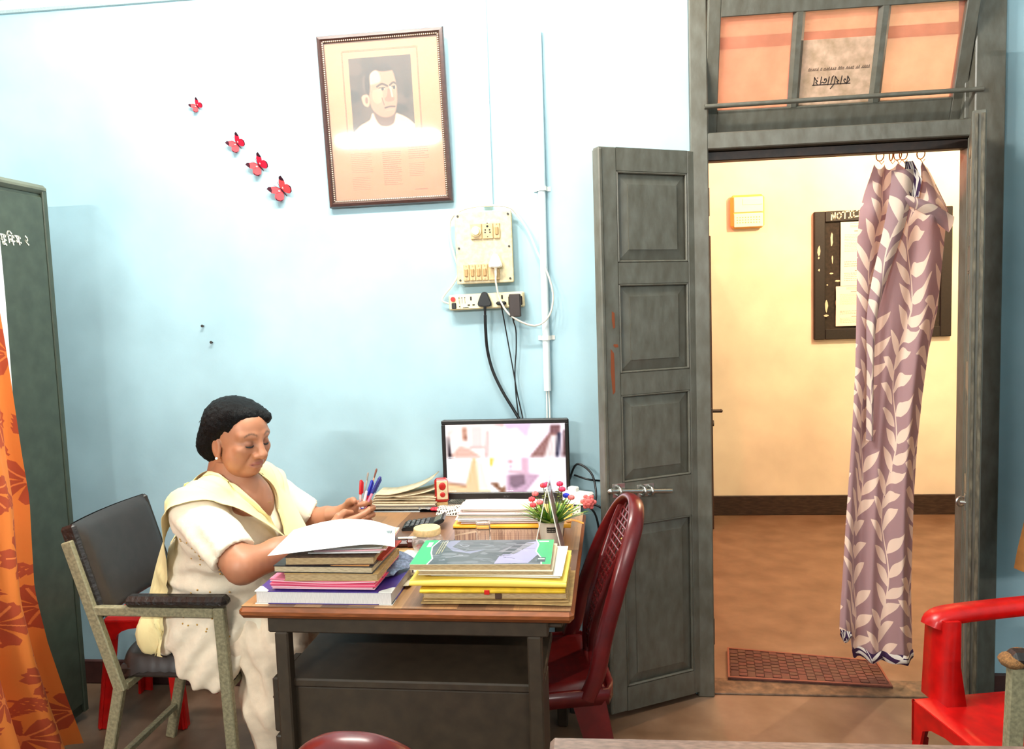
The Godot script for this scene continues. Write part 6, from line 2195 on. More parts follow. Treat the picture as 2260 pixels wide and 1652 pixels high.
	s.rect(0.52, 0.53, 0.56, 0.58, Color(0.88, 0.68, 0.72))
	s.rect(0.53, 0.61, 0.55, 0.66, Color(0.90, 0.72, 0.78))
	s.rect(0.52, 0.69, 0.63, 0.72, Color(0.82, 0.64, 0.70))
	s.blur(13)
	for e in [[0.02, 0.475], [0.02, 0.975], [0.5, 0.975]]:
		s.text_lines(e[0], e[0] + 0.06, e[1], e[1] + 0.012, 1, Color(1, 1, 1), 3, 1.0)
	g = G.new()
	g.quad(Vector3(x0 + 0.013, y0 + 0.025, 0.003), Vector3(x1 - 0.013, y0 + 0.025, 0.003), Vector3(x1 - 0.013, y1 - 0.015, 0.003), Vector3(x0 + 0.013, y1 - 0.015, 0.003))
	g.box(Vector3(0, (y0 + y1) / 2, 0.0015), Vector3(x1 - x0 - 0.02, y1 - y0 - 0.03, 0.002))
	obj("screen", g, mat("screen_glow", Color(0.05, 0.05, 0.05), 0.25, {"glow": s.tex(), "power": 1.25}), m, "lit screen with four camera views")
	var al := AreaLight3D.new()
	al.name = "screen_light"
	al.area_size = Vector2(0.44, 0.25)
	al.area_range = 6.0
	al.area_attenuation = 2.0
	al.light_color = Color(1, 0.96, 0.98)
	al.light_energy = 0.06
	al.shadow_enabled = true
	m.add_child(al)
	al.position = Vector3(0, 0.17, 0.02)
	al.rotation.y = PI
	g = G.new()
	g.tube(spline([Vector3(-0.075, 0.03, -0.03), Vector3(-0.07, 0.012, 0.03), Vector3(-0.045, 0.004, 0.06), Vector3(-0.01, 0.006, 0.03)], 5), 0.0042, 8)
	obj("signal_cable", g, mats.black_plastic, m)
	# folded cloths and papers at the left
	var f := thing("folded_cloth", "folded cream cloth lying on papers left of the monitor", "cloth", Vector3(-0.722, TOP + 0.022, 0.105))
	var cc := mat("cream_cloth", Color(0.88, 0.80, 0.66), 0.9, {"tex": mottle(), "scale": 5.0, "bump": noise_tex("weave", 0.4, 0.0, 1.0, 256), "relief": 0.08})
	for k in 3:
		g = G.new()
		var path := PackedVector3Array()
		var y := 0.004 + k * 0.010
		for e in [[0.12, 0.0], [0.05, 0.0], [-0.05, 0.0], [-0.115, 0.001], [-0.121, 0.005], [-0.115, 0.009], [-0.06, 0.009], [0.02, 0.011 + 0.006 * k], [0.08, 0.014 + 0.014 * k], [0.118, 0.018 + 0.022 * k]]:
			path.append(Vector3(e[0] * (1.0 - 0.04 * k), y + e[1] * (1.0 if k < 2 else 1.15), 0))
		g.sg = 4
		g.sweep(spline(path, 3), [Vector2(-0.058, -0.0016), Vector2(0.058, -0.0016), Vector2(0.058, 0.0016), Vector2(-0.058, 0.0016)], [], Vector3.UP)
		obj("fold", g, cc, f)
	sheaf("newspapers", "flat grey newspapers under the folded cream cloth", Vector3(-0.725, TOP, 0.11), 0.25, 0.125, 0.019, 0.0, [mat("newsprint", Color(0.62, 0.58, 0.52), 0.8), mats.cream_paper, mat("news_dark", Color(0.34, 0.32, 0.30), 0.7)], 5, 71, "newspapers", 0.002, 0.006)
	var rb := thing("red_gadget", "small red and cream plastic gadget with two red ovals left of the monitor", "gadget", Vector3(-0.588, TOP, 0.135), 0.18)
	g = G.new()
	g.box(Vector3(0, 0.066, 0), Vector3(0.05, 0.088, 0.04), 0.008)
	obj("body", g, mat("gadget_red", Color(0.68, 0.12, 0.10), 0.35), rb)
	g = G.new()
	g.box(Vector3(0, 0.012, 0), Vector3(0.044, 0.024, 0.036), 0.003)
	obj("base", g, mats.kraft, rb)
	g = G.new()
	g.box(Vector3(0.003, 0.070, 0.0195), Vector3(0.040, 0.07, 0.005), 0.002)
	var fp := obj("face", g, mats.cream_plastic, rb)
	g = G.new()
	g.ball(Vector3(0.004, 0.084, 0.022), Vector3(0.013, 0.015, 0.003), 16, 6)
	g.ball(Vector3(0.004, 0.053, 0.022), Vector3(0.010, 0.010, 0.003), 16, 6)
	obj("oval", g, mat("gadget_red", Color.RED), fp, "two red ovals")
	# small red plastic flower and wrappers
	g = G.new()
	for k in 5:
		var a := TAU * k / 5
		g.ball(Vector3(0.012 * cos(a), 0.006, 0.008 * sin(a)), Vector3(0.010, 0.006, 0.008), 10, 6)
	g.ball(Vector3(0, 0.009, 0), Vector3(0.006, 0.005, 0.006), 8, 6)
	var rf := solo("red_flower", g, mat("flower_crimson", Color(0.85, 0.16, 0.25), 0.4), "small red artificial flower lying left of the lace cloth", "flower")
	rf.position = Vector3(-0.602, TOP + 0.001, 0.185)
	g = G.new()
	g.sheet(10, 8, func(u: float, v: float) -> Vector3: return Vector3((u - 0.5) * 0.11, 0.004 + 0.006 * absf(sin(u * 7.0 + v * 4.0)) + 0.004 * u, (v - 0.5) * 0.05), 0.0006)
	var wr := solo("wrapper", g, mat("wrapper", Color(0.80, 0.78, 0.76), 0.25, {"tex": worn(), "scale": 12.0}), "crumpled clear wrapper beside the small red flower", "wrapper")
	wr.position = Vector3(-0.615, TOP, 0.16)
	wr.rotation.y = 0.3
	# white socket and rose at the right end, cables
	var ws := thing("extension_socket", "white extension socket lying at the right end behind the flower pot", "socket", Vector3(-0.085, TOP, 0.13), -0.5)
	g = G.new()
	g.box(Vector3(0, 0.03, 0), Vector3(0.11, 0.05, 0.05), 0.006)
	obj("body", g, mats.white_plastic, ws)
	g = G.new()
	g.box(Vector3(-0.02, 0.056, 0.0), Vector3(0.035, 0.03, 0.03), 0.004)
	obj("plug", g, mats.white_plastic, ws)
	var ro := thing("artificial_rose", "salmon pink artificial rose hanging at the back corner of the desk", "flower", Vector3(-0.047, TOP + 0.035, 0.205))
	g = G.new()
	for ring in 3:
		for k in 6:
			var a := TAU * k / 6 + ring * 0.5
			var rad := 0.006 + ring * 0.0075
			g.ball(Vector3(rad * cos(a), rad * sin(a), 0.010 - ring * 0.005), Vector3(0.0085, 0.0085, 0.005), 8, 5)
	obj("petals", g, mat("rose_salmon", Color(0.88, 0.42, 0.40), 0.5), ro)
	g = G.new()
	g.tube([Vector3(0, 0, 0), Vector3(0.0, -0.02, -0.03), Vector3(-0.02, -0.03, -0.07)], 0.002, 6)
	obj("stem", g, mat("stem_olive", Color.GREEN), ro)
	g = G.new()
	g.tube(spline([Vector3(-0.12, 0.84, 0.03), Vector3(-0.09, 0.905, 0.05), Vector3(-0.04, 0.88, 0.07), Vector3(-0.022, 0.83, 0.10), Vector3(-0.025, 0.785, 0.14), Vector3(-0.06, 0.778, 0.16), Vector3(-0.1, 0.775, 0.15)], 6), 0.0042, 8)
	g.tube(spline([Vector3(-0.10, 0.86, 0.03), Vector3(-0.05, 0.85, 0.06), Vector3(-0.005, 0.84, 0.04)], 6), 0.0038, 8)
	g.tube(spline([Vector3(-0.075, 0.777, 0.16), Vector3(-0.045, 0.774, 0.175), Vector3(-0.022, 0.74, 0.17), Vector3(-0.012, 0.67, 0.17), Vector3(-0.02, 0.58, 0.17), Vector3(-0.045, 0.45, 0.17), Vector3(-0.05, 0.2, 0.15)], 6), 0.004, 8)
	g.tube(spline([Vector3(-0.06, 0.777, 0.15), Vector3(-0.02, 0.776, 0.155), Vector3(0.008, 0.75, 0.16), Vector3(0.012, 0.66, 0.15), Vector3(-0.002, 0.55, 0.14), Vector3(-0.01, 0.3, 0.12)], 6), 0.0042, 8)
	solo("power_cables", g, mats.black_plastic, "tangle of black cables hanging behind the right corner of the desk", "cables")


func plastic_chair(label: String, at: Vector3, turn: float, m: Material, solid := false) -> Node3D:
	var t := thing("plastic_chair", label, "chair", at, turn, "maroon plastic chairs")
	var g := G.new()
	# seat: front is +z
	g.sheet(24, 24, func(u: float, v: float) -> Vector3:
		var a := (u - 0.5) * 2.0
		var b := (v - 0.5) * 2.0
		var e := maxf(absf(a), absf(b))
		var drop := 0.038 * smoothstep(0.86, 1.0, e)
		var w := 0.205 + 0.012 * b
		return Vector3(-a * w * (1.0 - 0.03 * b * b), 0.437 - 0.014 * (1.0 - a * a) * (1.0 - b * b) - drop - 0.012 * smoothstep(0.3, 1.0, b), b * 0.205 + 0.015), 0.007)
	obj("seat", g, m, t)
	# moulded rim round the seat
	g = G.new()
	var rim := PackedVector3Array()
	for e in [[-0.195, -0.18], [-0.205, 0.0], [-0.215, 0.18], [-0.19, 0.222], [0, 0.228], [0.19, 0.222], [0.215, 0.18], [0.205, 0.0], [0.195, -0.18], [0.15, -0.196], [0, -0.2], [-0.15, -0.196]]:
		rim.append(Vector3(e[0], 0.405, e[1]))
	g.sg = 4
	g.sweep(rim, [Vector2(-0.008, -0.022), Vector2(0.006, -0.022), Vector2(0.008, 0.0), Vector2(0.006, 0.022), Vector2(-0.008, 0.022)], [], Vector3.UP, false, true)
	obj("seat_rim", g, m, t)
	# back loop
	if solid:
		t.scale = Vector3(0.86, 0.893, 1)
	var half := [Vector3(0.198, 0.40, -0.12), Vector3(0.200, 0.47, -0.15), Vector3(0.192, 0.57, -0.175), Vector3(0.174, 0.68, -0.212), Vector3(0.150, 0.78, -0.250), Vector3(0.112, 0.86, -0.285), Vector3(0.056, 0.902, -0.303), Vector3(0.0, 0.912, -0.308)]
	var loop := PackedVector3Array()
	for q in half:
		loop.append(q)
	for k in range(half.size() - 2, -1, -1):
		loop.append(half[k] * Vector3(-1, 1, 1))
	loop = spline(loop, 5)
	var prof := PackedVector2Array()
	for k in 12:
		var a := TAU * k / 12
		prof.append(Vector2(0.013 * cos(a), 0.025 * sin(a)))
	g = G.new()
	g.sg = 4
	g.sweep(loop, prof, [], Vector3(0, 0, 1))
	obj("back_frame", g, m, t)
	# centre splat: two rails and a woven lattice between them
	var C := func(y: float) -> float: return lerp_table([[0.42, -0.165], [0.5, -0.163], [0.6, -0.186], [0.7, -0.221], [0.8, -0.262], [0.9, -0.303]], y)
	var Wd := func(y: float) -> float: return lerp_table([[0.42, 0.055], [0.55, 0.055], [0.7, 0.075], [0.82, 0.098], [0.885, 0.085]], y)
	g = G.new()
	g.sg = 4
	for s in [-1, 1]:
		g = G.new()
		g.sg = 4
		var q := PackedVector3Array()
		for k in 12:
			var y := 0.43 + 0.455 * k / 11.0
			q.append(Vector3(s * Wd.call(y), y, C.call(y)))
		g.sweep(q, prof, PackedFloat32Array([0.6, 0.6, 0.6, 0.6, 0.6, 0.6, 0.6, 0.6, 0.6, 0.6, 0.6, 0.6]), Vector3(0, 0, 1))
		obj("splat_rail", g, m, t)
	g = G.new()
	if solid:
		g.sheet(12, 12, func(u: float, v: float) -> Vector3:
			var y := lerpf(0.60, 0.865, v)
			var w: float = lerp_table([[0.60, 0.18], [0.72, 0.155], [0.80, 0.125], [0.845, 0.085], [0.865, 0.03]], y)
			return Vector3((u - 0.5) * 2.0 * w, y, C.call(y) + 0.012 - 0.008 * cos((u - 0.5) * PI)), 0.005)
	for k in (0 if solid else 22):
		var y := 0.44 + 0.02 * k + 0.01
		var w: float = Wd.call(y)
		g.bar(Vector3(-w, y, C.call(y)), Vector3(w, y, C.call(y)), 0.009, 0.006, Vector3(0, 0, 1), 0.002)
		for j in 5:
			var x := -w + (j + (0.75 if k % 2 else 0.25)) * 2.0 * w / 5.0
			g.bar(Vector3(x, y, C.call(y)), Vector3(x, y + 0.02, C.call(y + 0.02)), 0.012, 0.006, Vector3(0, 0, 1), 0.002)
	obj("splat_lattice", g, m, t, "woven-pattern lattice")
	for sx in [-1, 1]:
		for sz in [-1, 1]:
			g = G.new()
			var top: Vector3 = Vector3(sx * 0.197, 0.42, -0.165 if sz < 0 else 0.195)
			var foot: Vector3 = Vector3(sx * 0.225, 0.0, -0.235 if sz < 0 else 0.235)
			g.plate(top + Vector3(0, 0, -sz * 0.045), foot + Vector3(0, 0, -sz * 0.024), 0.095, 0.048, 0.008, Vector3(1, 0, 0))
			g.plate(top + Vector3(-sx * 0.036, 0, 0), foot + Vector3(-sx * 0.020, 0, 0), 0.075, 0.042, 0.008, Vector3(0, 0, 1))
			obj("leg", g, m, t)
	return t


func red_armchair(at: Vector3, turn: float) -> void:
	var m: Material = mats.red_plastic
	var t := thing("plastic_armchair", "bright red plastic armchair at the far side of the brown foreground table", "chair", at, turn)
	var g := G.new()
	g.sheet(20, 20, func(u: float, v: float) -> Vector3:
		var a := (u - 0.5) * 2.0
		var b := (v - 0.5) * 2.0
		var e := maxf(absf(a), absf(b))
		return Vector3(-a * (0.195 + 0.006 * b), 0.425 - 0.012 * (1.0 - a * a) * (1.0 - b * b) - 0.012 * smoothstep(0.9, 1.0, e), b * 0.215), 0.008)
	# deep skirts with an arch between the legs
	for side in 4:
		var hw := 0.2 if side % 2 == 0 else 0.215
		var off := 0.215 if side % 2 == 0 else 0.198
		var ar := PackedVector2Array([Vector2(-hw, 0.415), Vector2(-hw, 0.30), Vector2(-hw + 0.02, 0.30)])
		for k in 9:
			var a := PI - PI * k / 8
			ar.append(Vector2((hw - 0.035) * cos(a), 0.30 + 0.085 * pow(sin(a), 0.55)))
		ar.append(Vector2(hw - 0.02, 0.30))
		ar.append(Vector2(hw, 0.30))
		ar.append(Vector2(hw, 0.415))
		g.xf = Transform3D(Basis(Vector3.UP, side * PI / 2), Vector3.ZERO)
		g.prism(ar, off - 0.008, off)
	g.xf = Transform3D.IDENTITY
	obj("seat", g, m, t)
	for s in [-1, 1]:
		g = G.new()
		# front post with a flat outer face, then the arm running back
		g.sg = 4
		var pr := PackedVector2Array([Vector2(-0.024, -0.048), Vector2(0.024, -0.048), Vector2(0.028, 0.0), Vector2(0.024, 0.048), Vector2(-0.024, 0.048), Vector2(-0.028, 0.0)])
		g.sweep([Vector3(s * 0.185, 0.415, 0.135), Vector3(s * 0.19, 0.52, 0.138), Vector3(s * 0.195, 0.638, 0.132)], pr, PackedFloat32Array([1.15, 0.95, 0.9]), Vector3(1, 0, 0))
		var arm := spline([Vector3(s * 0.195, 0.615, 0.165), Vector3(s * 0.197, 0.637, 0.15), Vector3(s * 0.2, 0.645, 0.09), Vector3(s * 0.205, 0.648, -0.05), Vector3(s * 0.20, 0.655, -0.19), Vector3(s * 0.18, 0.68, -0.225)], 4)
		var p2 := PackedVector2Array([Vector2(-0.03, -0.016), Vector2(0.03, -0.016), Vector2(0.033, 0.004), Vector2(0.02, 0.016), Vector2(-0.02, 0.016), Vector2(-0.033, 0.004)])
		g.sweep(arm, p2, [], Vector3.UP)
		obj("armrest", g, m, t)
	g = G.new()
	g.sheet(16, 16, func(u: float, v: float) -> Vector3:
		var a := (u - 0.5) * 2.0
		var y := lerpf(0.41, 0.84, v) - 0.05 * a * a * v
		return Vector3(a * (0.195 - 0.03 * v * v), y, -0.205 - 0.10 * v + 0.03 * a * a), 0.008)
	obj("backrest", g, m, t)
	for sx in [-1, 1]:
		for sz in [-1, 1]:
			g = G.new()
			for k in 2:
				var ox := Vector3(-sx * 0.018 * k, 0, -sz * 0.018 * (1 - k))
				g.bar(Vector3(sx * 0.194, 0.31, sz * 0.21) + ox, Vector3(sx * 0.205, 0.0, sz * 0.235) + ox, 0.045 if k else 0.009, 0.009 if k else 0.045, Vector3(0, 0, 1), 0.003)
			obj("leg", g, m, t)


func steel_chair(label: String, at: Vector3, turn: float, arm_y := 0.64, torn := false) -> void:
	var t := thing("steel_armchair", label, "chair", at, turn)
	var m: Material = mats.chair_paint
	for s in [-1, 1]:
		var x: float = s * 0.205
		var g := G.new()
		g.bar(Vector3(x, 0.0, 0.185), Vector3(x, arm_y + 0.0, 0.165), 0.024, 0.034, Vector3(0, 0, 1), 0.003)
		obj("front_leg", g, m, t)
		g = G.new()
		g.bar(Vector3(x, arm_y - 0.016, 0.148), Vector3(x, arm_y - 0.012, -0.245), 0.0215, 0.028, Vector3.UP, 0.003)
		obj("arm_rail", g, m, t)
		g = G.new()
		g.bar(Vector3(x, 0.0, -0.262), Vector3(x, 0.39, -0.168), 0.0228, 0.034, Vector3(0, 0, 1), 0.003)
		g.bar(Vector3(x, 0.375, -0.164), Vector3(x, 0.84, -0.300), 0.024, 0.034, Vector3(0, 0, 1), 0.003)
		obj("rear_leg", g, m, t)
		g = G.new()
		g.box(Vector3(x, arm_y + 0.019, 0.035), Vector3(0.048, 0.034, 0.32 if not torn else 0.3), 0.012)
		if torn:
			g.box(Vector3(x, arm_y + 0.016, 0.165), Vector3(0.044, 0.03, 0.04), 0.008)
		var pad := obj("arm_pad", g, mats.rexine_dark, t)
		if torn:
			g = G.new()
			g.ball(Vector3(x, arm_y + 0.014, 0.176), Vector3(0.03, 0.016, 0.026), 9, 6)
			g.ball(Vector3(x - 0.012, arm_y + 0.024, 0.155), Vector3(0.018, 0.012, 0.024), 8, 5)
			obj("torn_foam", g, mat("foam", Color(0.74, 0.52, 0.30), 0.9, {"tex": worn(), "scale": 14.0, "bump": rough_tex(), "relief": 0.3}), pad, "torn end showing tan foam")
	var g := G.new()
	for z in [0.165, -0.16]:
		g = G.new()
		g.bar(Vector3(-0.195, 0.385, z), Vector3(0.195, 0.385, z), 0.022, 0.022, Vector3.UP, 0.002)
		obj("cross_bar", g, m, t)
	g = G.new()
	g.bar(Vector3(-0.195, 0.12, -0.233), Vector3(0.195, 0.12, -0.233), 0.02, 0.02, Vector3.UP, 0.002)
	obj("cross_bar", g, m, t)
	# seat cushion, with puckered near edge
	g = G.new()
	g.sheet(28, 28, func(u: float, v: float) -> Vector3:
		var a := (u - 0.5) * 2.0
		var b := (v - 0.5) * 2.0
		var e := pow(absf(a), 6.0) + pow(absf(b), 6.0)
		return Vector3(-a * 0.168, 0.462 + 0.014 * (1.0 - a * a) - 0.06 * smoothstep(0.55, 1.25, e) - 0.012 * b * 0.0 + 0.0025 * sin(v * 70.0) * smoothstep(0.7, 1.0, absf(a)), b * 0.195 - 0.015), 0.004)
	g.box(Vector3(0, 0.415, -0.015), Vector3(0.325, 0.04, 0.375), 0.01)
	obj("seat", g, mats.rexine, t)
	# padded back
	g = G.new()
	for side in [1.0, -1.0]:
		g.sheet(20, 20, func(u: float, v: float) -> Vector3:
			var a := (u - 0.5) * 2.0
			var b := (v - 0.5) * 2.0
			var e := minf(1.0, pow(absf(a), 8.0) + pow(absf(b), 8.0))
			var y := 0.745 + b * 0.145
			var z := -0.268 - (y - 0.745) * 0.29 + 0.018 * a * a
			return Vector3(-side * a * 0.196, y, z + side * (0.004 + 0.024 * sqrt(1.0 - e))))
	obj("backrest", g, mats.rexine, t)
	for s in [-1, 1]:
		g = G.new()
		g.bar(Vector3(s * 0.192, 0.61, -0.225), Vector3(s * 0.192, 0.885, -0.305), 0.02, 0.05, Vector3(0, 0, 1), 0.008)
		obj("back_edge", g, mats.rexine_dark, t)


func chairs() -> void:
	steel_chair("old steel-framed armchair with black padding that the woman sits on", Vector3(-1.30, 0, 0.595), PI / 2)
	plastic_chair("maroon plastic chair with a lattice back at the side of the desk", Vector3(-0.208, 0, 0.667), deg_to_rad(-80), mats.maroon_plastic)
	plastic_chair("maroon plastic chair in the foreground with only its rounded top in view", Vector3(-0.41, 0, 1.505), PI, mats.maroon_plastic, true)
	red_armchair(Vector3(1.066, 0, 0.985), deg_to_rad(-78))
	steel_chair("steel armchair with a torn tan armrest at the foreground table", Vector3(1.035, 0, 1.455), -PI / 2, 0.70, true)
	# table nearest the camera
	var t := thing("foreground_table", "grey-brown table nearest the camera, only its far edge in view", "table", Vector3(0.0, 0, 0))
	var g := G.new()
	g.xf = Transform3D(Basis(Vector3.UP, 0.012), Vector3(0.43, 0, 1.985))
	g.box(Vector3(0, 0.739, 0), Vector3(1.05, 0.028, 0.66), 0.008)
	obj("table_top", g, mat("fore_laminate", Color(0.56, 0.46, 0.41), 0.35, {"tex": noise_tex("edgegrain", 0.03, 0.7, 1.0), "scale": Vector3(2.0, 6.0, 6.0)}), t)
	for sx in [-1, 1]:
		for sz in [-1, 1]:
			var q := G.new()
			q.xf = g.xf
			q.box(Vector3(sx * 0.46, 0.362, sz * 0.28), Vector3(0.035, 0.724, 0.035), 0.003)
			obj("leg", q, mats.olive_steel, t)


const SKIN := Color(0.42, 0.18, 0.095)

func hand(g: G, at: Transform3D, mirror: float, pose: Array, thumb: Array) -> void:
	var f := F.new(Vector3(-0.05, -0.065, -0.06), Vector3(0.135, 0.07, 0.075), 0.003)
	var M := func(p: Vector3) -> Vector3: return Vector3(p.x, p.y, p.z * mirror)
	# palm: four rays from the wrist to the knuckles
	var kn := [Vector3(0.078, 0.028, 0.0), Vector3(0.082, 0.009, -0.003), Vector3(0.079, -0.010, -0.001), Vector3(0.071, -0.027, 0.003)]
	f.cap(M.call(Vector3(-0.05, 0, 0)), M.call(Vector3(0.01, 0, 0)), 0.025, 0.023, 0.01)
	for k in 4:
		f.cap(M.call(Vector3(0.005, (k - 1.5) * -0.009, 0)), M.call(kn[k]), 0.0155, 0.0115, 0.012)
	f.ell(M.call(Vector3(0.028, 0.014, 0.010)), Vector3(0.026, 0.017, 0.014), 0.01)
	for k in 4:
		var pr: Vector3 = kn[k]
		for j in 3:
			var nx: Vector3 = pose[k][j]
			f.cap(M.call(pr), M.call(nx), 0.0100 - j * 0.0009 - (0.0012 if k == 3 else 0.0), 0.0092 - j * 0.0010 - (0.0012 if k == 3 else 0.0), 0.004)
			pr = nx
	var tp := Vector3(0.018, 0.020, 0.008)
	for j in 3:
		f.cap(M.call(tp), M.call(thumb[j]), 0.0145 - j * 0.0022, 0.0122 - j * 0.0016, 0.006)
		tp = thumb[j]
	var nails := []
	for k in 4:
		nails.append(M.call((pose[k][2] as Vector3).lerp(pose[k][1], 0.1)))
	f.net(g, func(p: Vector3) -> Color:
		var c := SKIN
		var crease := 0.5 + 0.5 * sin(p.x * 900.0)
		return c.lerp(Color(0.34, 0.13, 0.07), 0.12 * crease), at)


func woman() -> void:
	var t := thing("person", "woman in cream tunic and pale yellow shawl seated at the desk holding pens", "person", Vector3.ZERO)
	var skin := mat("skin", Color.WHITE, 0.45, {"vc": true, "sss": 0.12, "spec": 0.45})
	# joints
	var N := Vector3(-1.135, 0.985, 0.69)
	var S := [Vector3(-1.165, 0.935, 0.845), Vector3(-1.105, 0.935, 0.535)]
	var E := [Vector3(-0.985, 0.812, 0.945), Vector3(-0.945, 0.80, 0.475)]
	var W := [Vector3(-0.815, 0.842, 0.735), Vector3(-0.822, 0.862, 0.575)]
	var KN := [Vector3(-1.02, 0.495, 0.69), Vector3(-0.965, 0.50, 0.52)]
	var AN := [Vector3(-1.025, 0.07, 0.70), Vector3(-0.95, 0.07, 0.52)]
	# ---- skin: one field for trunk, arms, legs
	var b := F.new(Vector3(-1.46, 0.0, 0.36), Vector3(-0.74, 1.06, 1.02), 0.012)
	b.ell(Vector3(-1.19, 0.70, 0.62), Vector3(0.15, 0.16, 0.14), 0.05)
	b.ell(Vector3(-1.145, 0.87, 0.68), Vector3(0.115, 0.14, 0.155), 0.05)
	b.ell(Vector3(-1.26, 0.58, 0.595), Vector3(0.15, 0.10, 0.14), 0.05)
	b.cap(N, N + Vector3(0.03, 0.08, 0.005), 0.066, 0.058, 0.04)
	b.ell(Vector3(-1.075, 0.93, 0.69), Vector3(0.07, 0.08, 0.08), 0.05)
	for k in 2:
		b.cap(S[k], E[k], 0.056, 0.046, 0.03)
		b.cap(E[k], (E[k] as Vector3).lerp(W[k], 0.4), 0.046, 0.042, 0.02)
		b.cap((E[k] as Vector3).lerp(W[k], 0.4), W[k], 0.042, 0.027, 0.02)
		b.cap(Vector3(-1.25, 0.55, 0.67 if k == 0 else 0.525), KN[k], 0.085, 0.06, 0.04)
		b.cap(KN[k], AN[k], 0.055, 0.035, 0.02)
		b.cap((AN[k] as Vector3) + Vector3(-0.03, -0.035, 0), (AN[k] as Vector3) + Vector3(0.13, -0.045, 0.01), 0.032, 0.024, 0.02)
	var g := G.new()
	b.net(g, func(_p: Vector3) -> Color: return SKIN)
	# ---- hands on grids of their own
	var fwd: Vector3 = ((W[1] as Vector3) - E[1]).normalized()
	var lh := Transform3D(Basis(Vector3(0.95, 0.12, 0.06).normalized(), Vector3(-0.13, 0.97, 0.10).normalized(), Vector3(0, 0, 1)).orthonormalized(), W[1])
	hand(g, lh, 1.0, [
		[Vector3(0.106, 0.033, 0.017), Vector3(0.098, 0.036, 0.040), Vector3(0.078, 0.036, 0.044)],
		[Vector3(0.112, 0.012, 0.016), Vector3(0.104, 0.014, 0.041), Vector3(0.080, 0.014, 0.045)],
		[Vector3(0.107, -0.009, 0.017), Vector3(0.099, -0.008, 0.040), Vector3(0.077, -0.007, 0.043)],
		[Vector3(0.095, -0.028, 0.018), Vector3(0.089, -0.027, 0.036), Vector3(0.071, -0.025, 0.040)]],
		[Vector3(0.042, 0.040, 0.020), Vector3(0.062, 0.050, 0.038), Vector3(0.074, 0.052, 0.055)])
	var rh := Transform3D(Basis(Vector3(0.93, 0.10, -0.35).normalized(), Vector3(-0.1, 0.99, 0.0).normalized(), Vector3(0.35, 0.03, 0.93)).orthonormalized(), W[0])
	hand(g, rh, -1.0, [
		[Vector3(0.112, 0.036, 0.008), Vector3(0.132, 0.044, 0.014), Vector3(0.134, 0.048, 0.020)],
		[Vector3(0.112, 0.010, 0.018), Vector3(0.108, 0.012, 0.040), Vector3(0.088, 0.012, 0.048)],
		[Vector3(0.106, -0.010, 0.018), Vector3(0.100, -0.009, 0.040), Vector3(0.080, -0.008, 0.046)],
		[Vector3(0.096, -0.029, 0.018), Vector3(0.090, -0.028, 0.036), Vector3(0.072, -0.026, 0.042)]],
		[Vector3(0.040, 0.040, 0.018), Vector3(0.058, 0.046, 0.034), Vector3(0.078, 0.040, 0.046)])
	# ---- head: own axes, x to her left, y up, z where she faces
	var yaw := deg_to_rad(90.0 - 25.0)
	var hd := Transform3D(Basis(Vector3.UP, yaw) * Basis(Vector3.RIGHT, deg_to_rad(11.0)), Vector3(-1.085, 1.128, 0.705))
	var f := F.new(Vector3(-0.095, -0.20, -0.125), Vector3(0.095, 0.125, 0.125), 0.0034)
	f.ell(Vector3(0, 0.028, -0.015), Vector3(0.072, 0.082, 0.088), 0.02)
	f.ell(Vector3(0, -0.015, 0.028), Vector3(0.062, 0.085, 0.060), 0.02)
	f.ell(Vector3(0, 0.045, 0.040), Vector3(0.054, 0.045, 0.042), 0.02)
	f.cap(Vector3(0, -0.055, -0.035), Vector3(0, -0.20, -0.055), 0.056, 0.062, 0.03)
	f.ell(Vector3(0, -0.085, 0.022), Vector3(0.044, 0.030, 0.042), 0.025)
	for s in [-1, 1]:
		f.ell(Vector3(s * 0.040, -0.045, 0.034), Vector3(0.027, 0.036, 0.036), 0.02)
		f.ell(Vector3(s * 0.040, -0.012, 0.062), Vector3(0.022, 0.018, 0.017), 0.015)
		f.cap(Vector3(s * 0.014, 0.030, 0.079), Vector3(s * 0.046, 0.030, 0.062), 0.010, 0.010, 0.014)
	f.ell(Vector3(0, -0.078, 0.064), Vector3(0.024, 0.018, 0.021), 0.018)
	f.ell(Vector3(0, -0.050, 0.070), Vector3(0.027, 0.022, 0.018), 0.015)
	for s in [-1, 1]:
		f.ell(Vector3(s * 0.031, 0.009, 0.092), Vector3(0.017, 0.011, 0.017), 0.012, Basis.IDENTITY, true)
		f.ell(Vector3(s * 0.031, 0.008, 0.0705), Vector3(0.0155, 0.0115, 0.0135), 0.004)
		f.cap(Vector3(s * 0.016, 0.0, 0.080), Vector3(s * 0.044, -0.002, 0.071), 0.0042, 0.0042, 0.007)
	f.cap(Vector3(0, 0.018, 0.083), Vector3(0, -0.020, 0.103), 0.0085, 0.0120, 0.012)
	f.ell(Vector3(0, -0.024, 0.105), Vector3(0.0140, 0.0125, 0.0125), 0.008)
	for s in [-1, 1]:
		f.ell(Vector3(s * 0.0150, -0.028, 0.093), Vector3(0.0095, 0.0085, 0.0105), 0.006)
		f.ell(Vector3(s * 0.0075, -0.0365, 0.101), Vector3(0.0042, 0.0035, 0.005), 0.003, Basis.IDENTITY, true)
	var up := [Vector3(-0.026, -0.0575, 0.074), Vector3(-0.012, -0.0515, 0.0875), Vector3(0, -0.0525, 0.090), Vector3(0.012, -0.0515, 0.0875), Vector3(0.026, -0.0575, 0.074)]
	var lo := [Vector3(-0.026, -0.0580, 0.074), Vector3(-0.011, -0.0645, 0.086), Vector3(0, -0.0655, 0.088), Vector3(0.011, -0.0645, 0.086), Vector3(0.026, -0.0580, 0.074)]
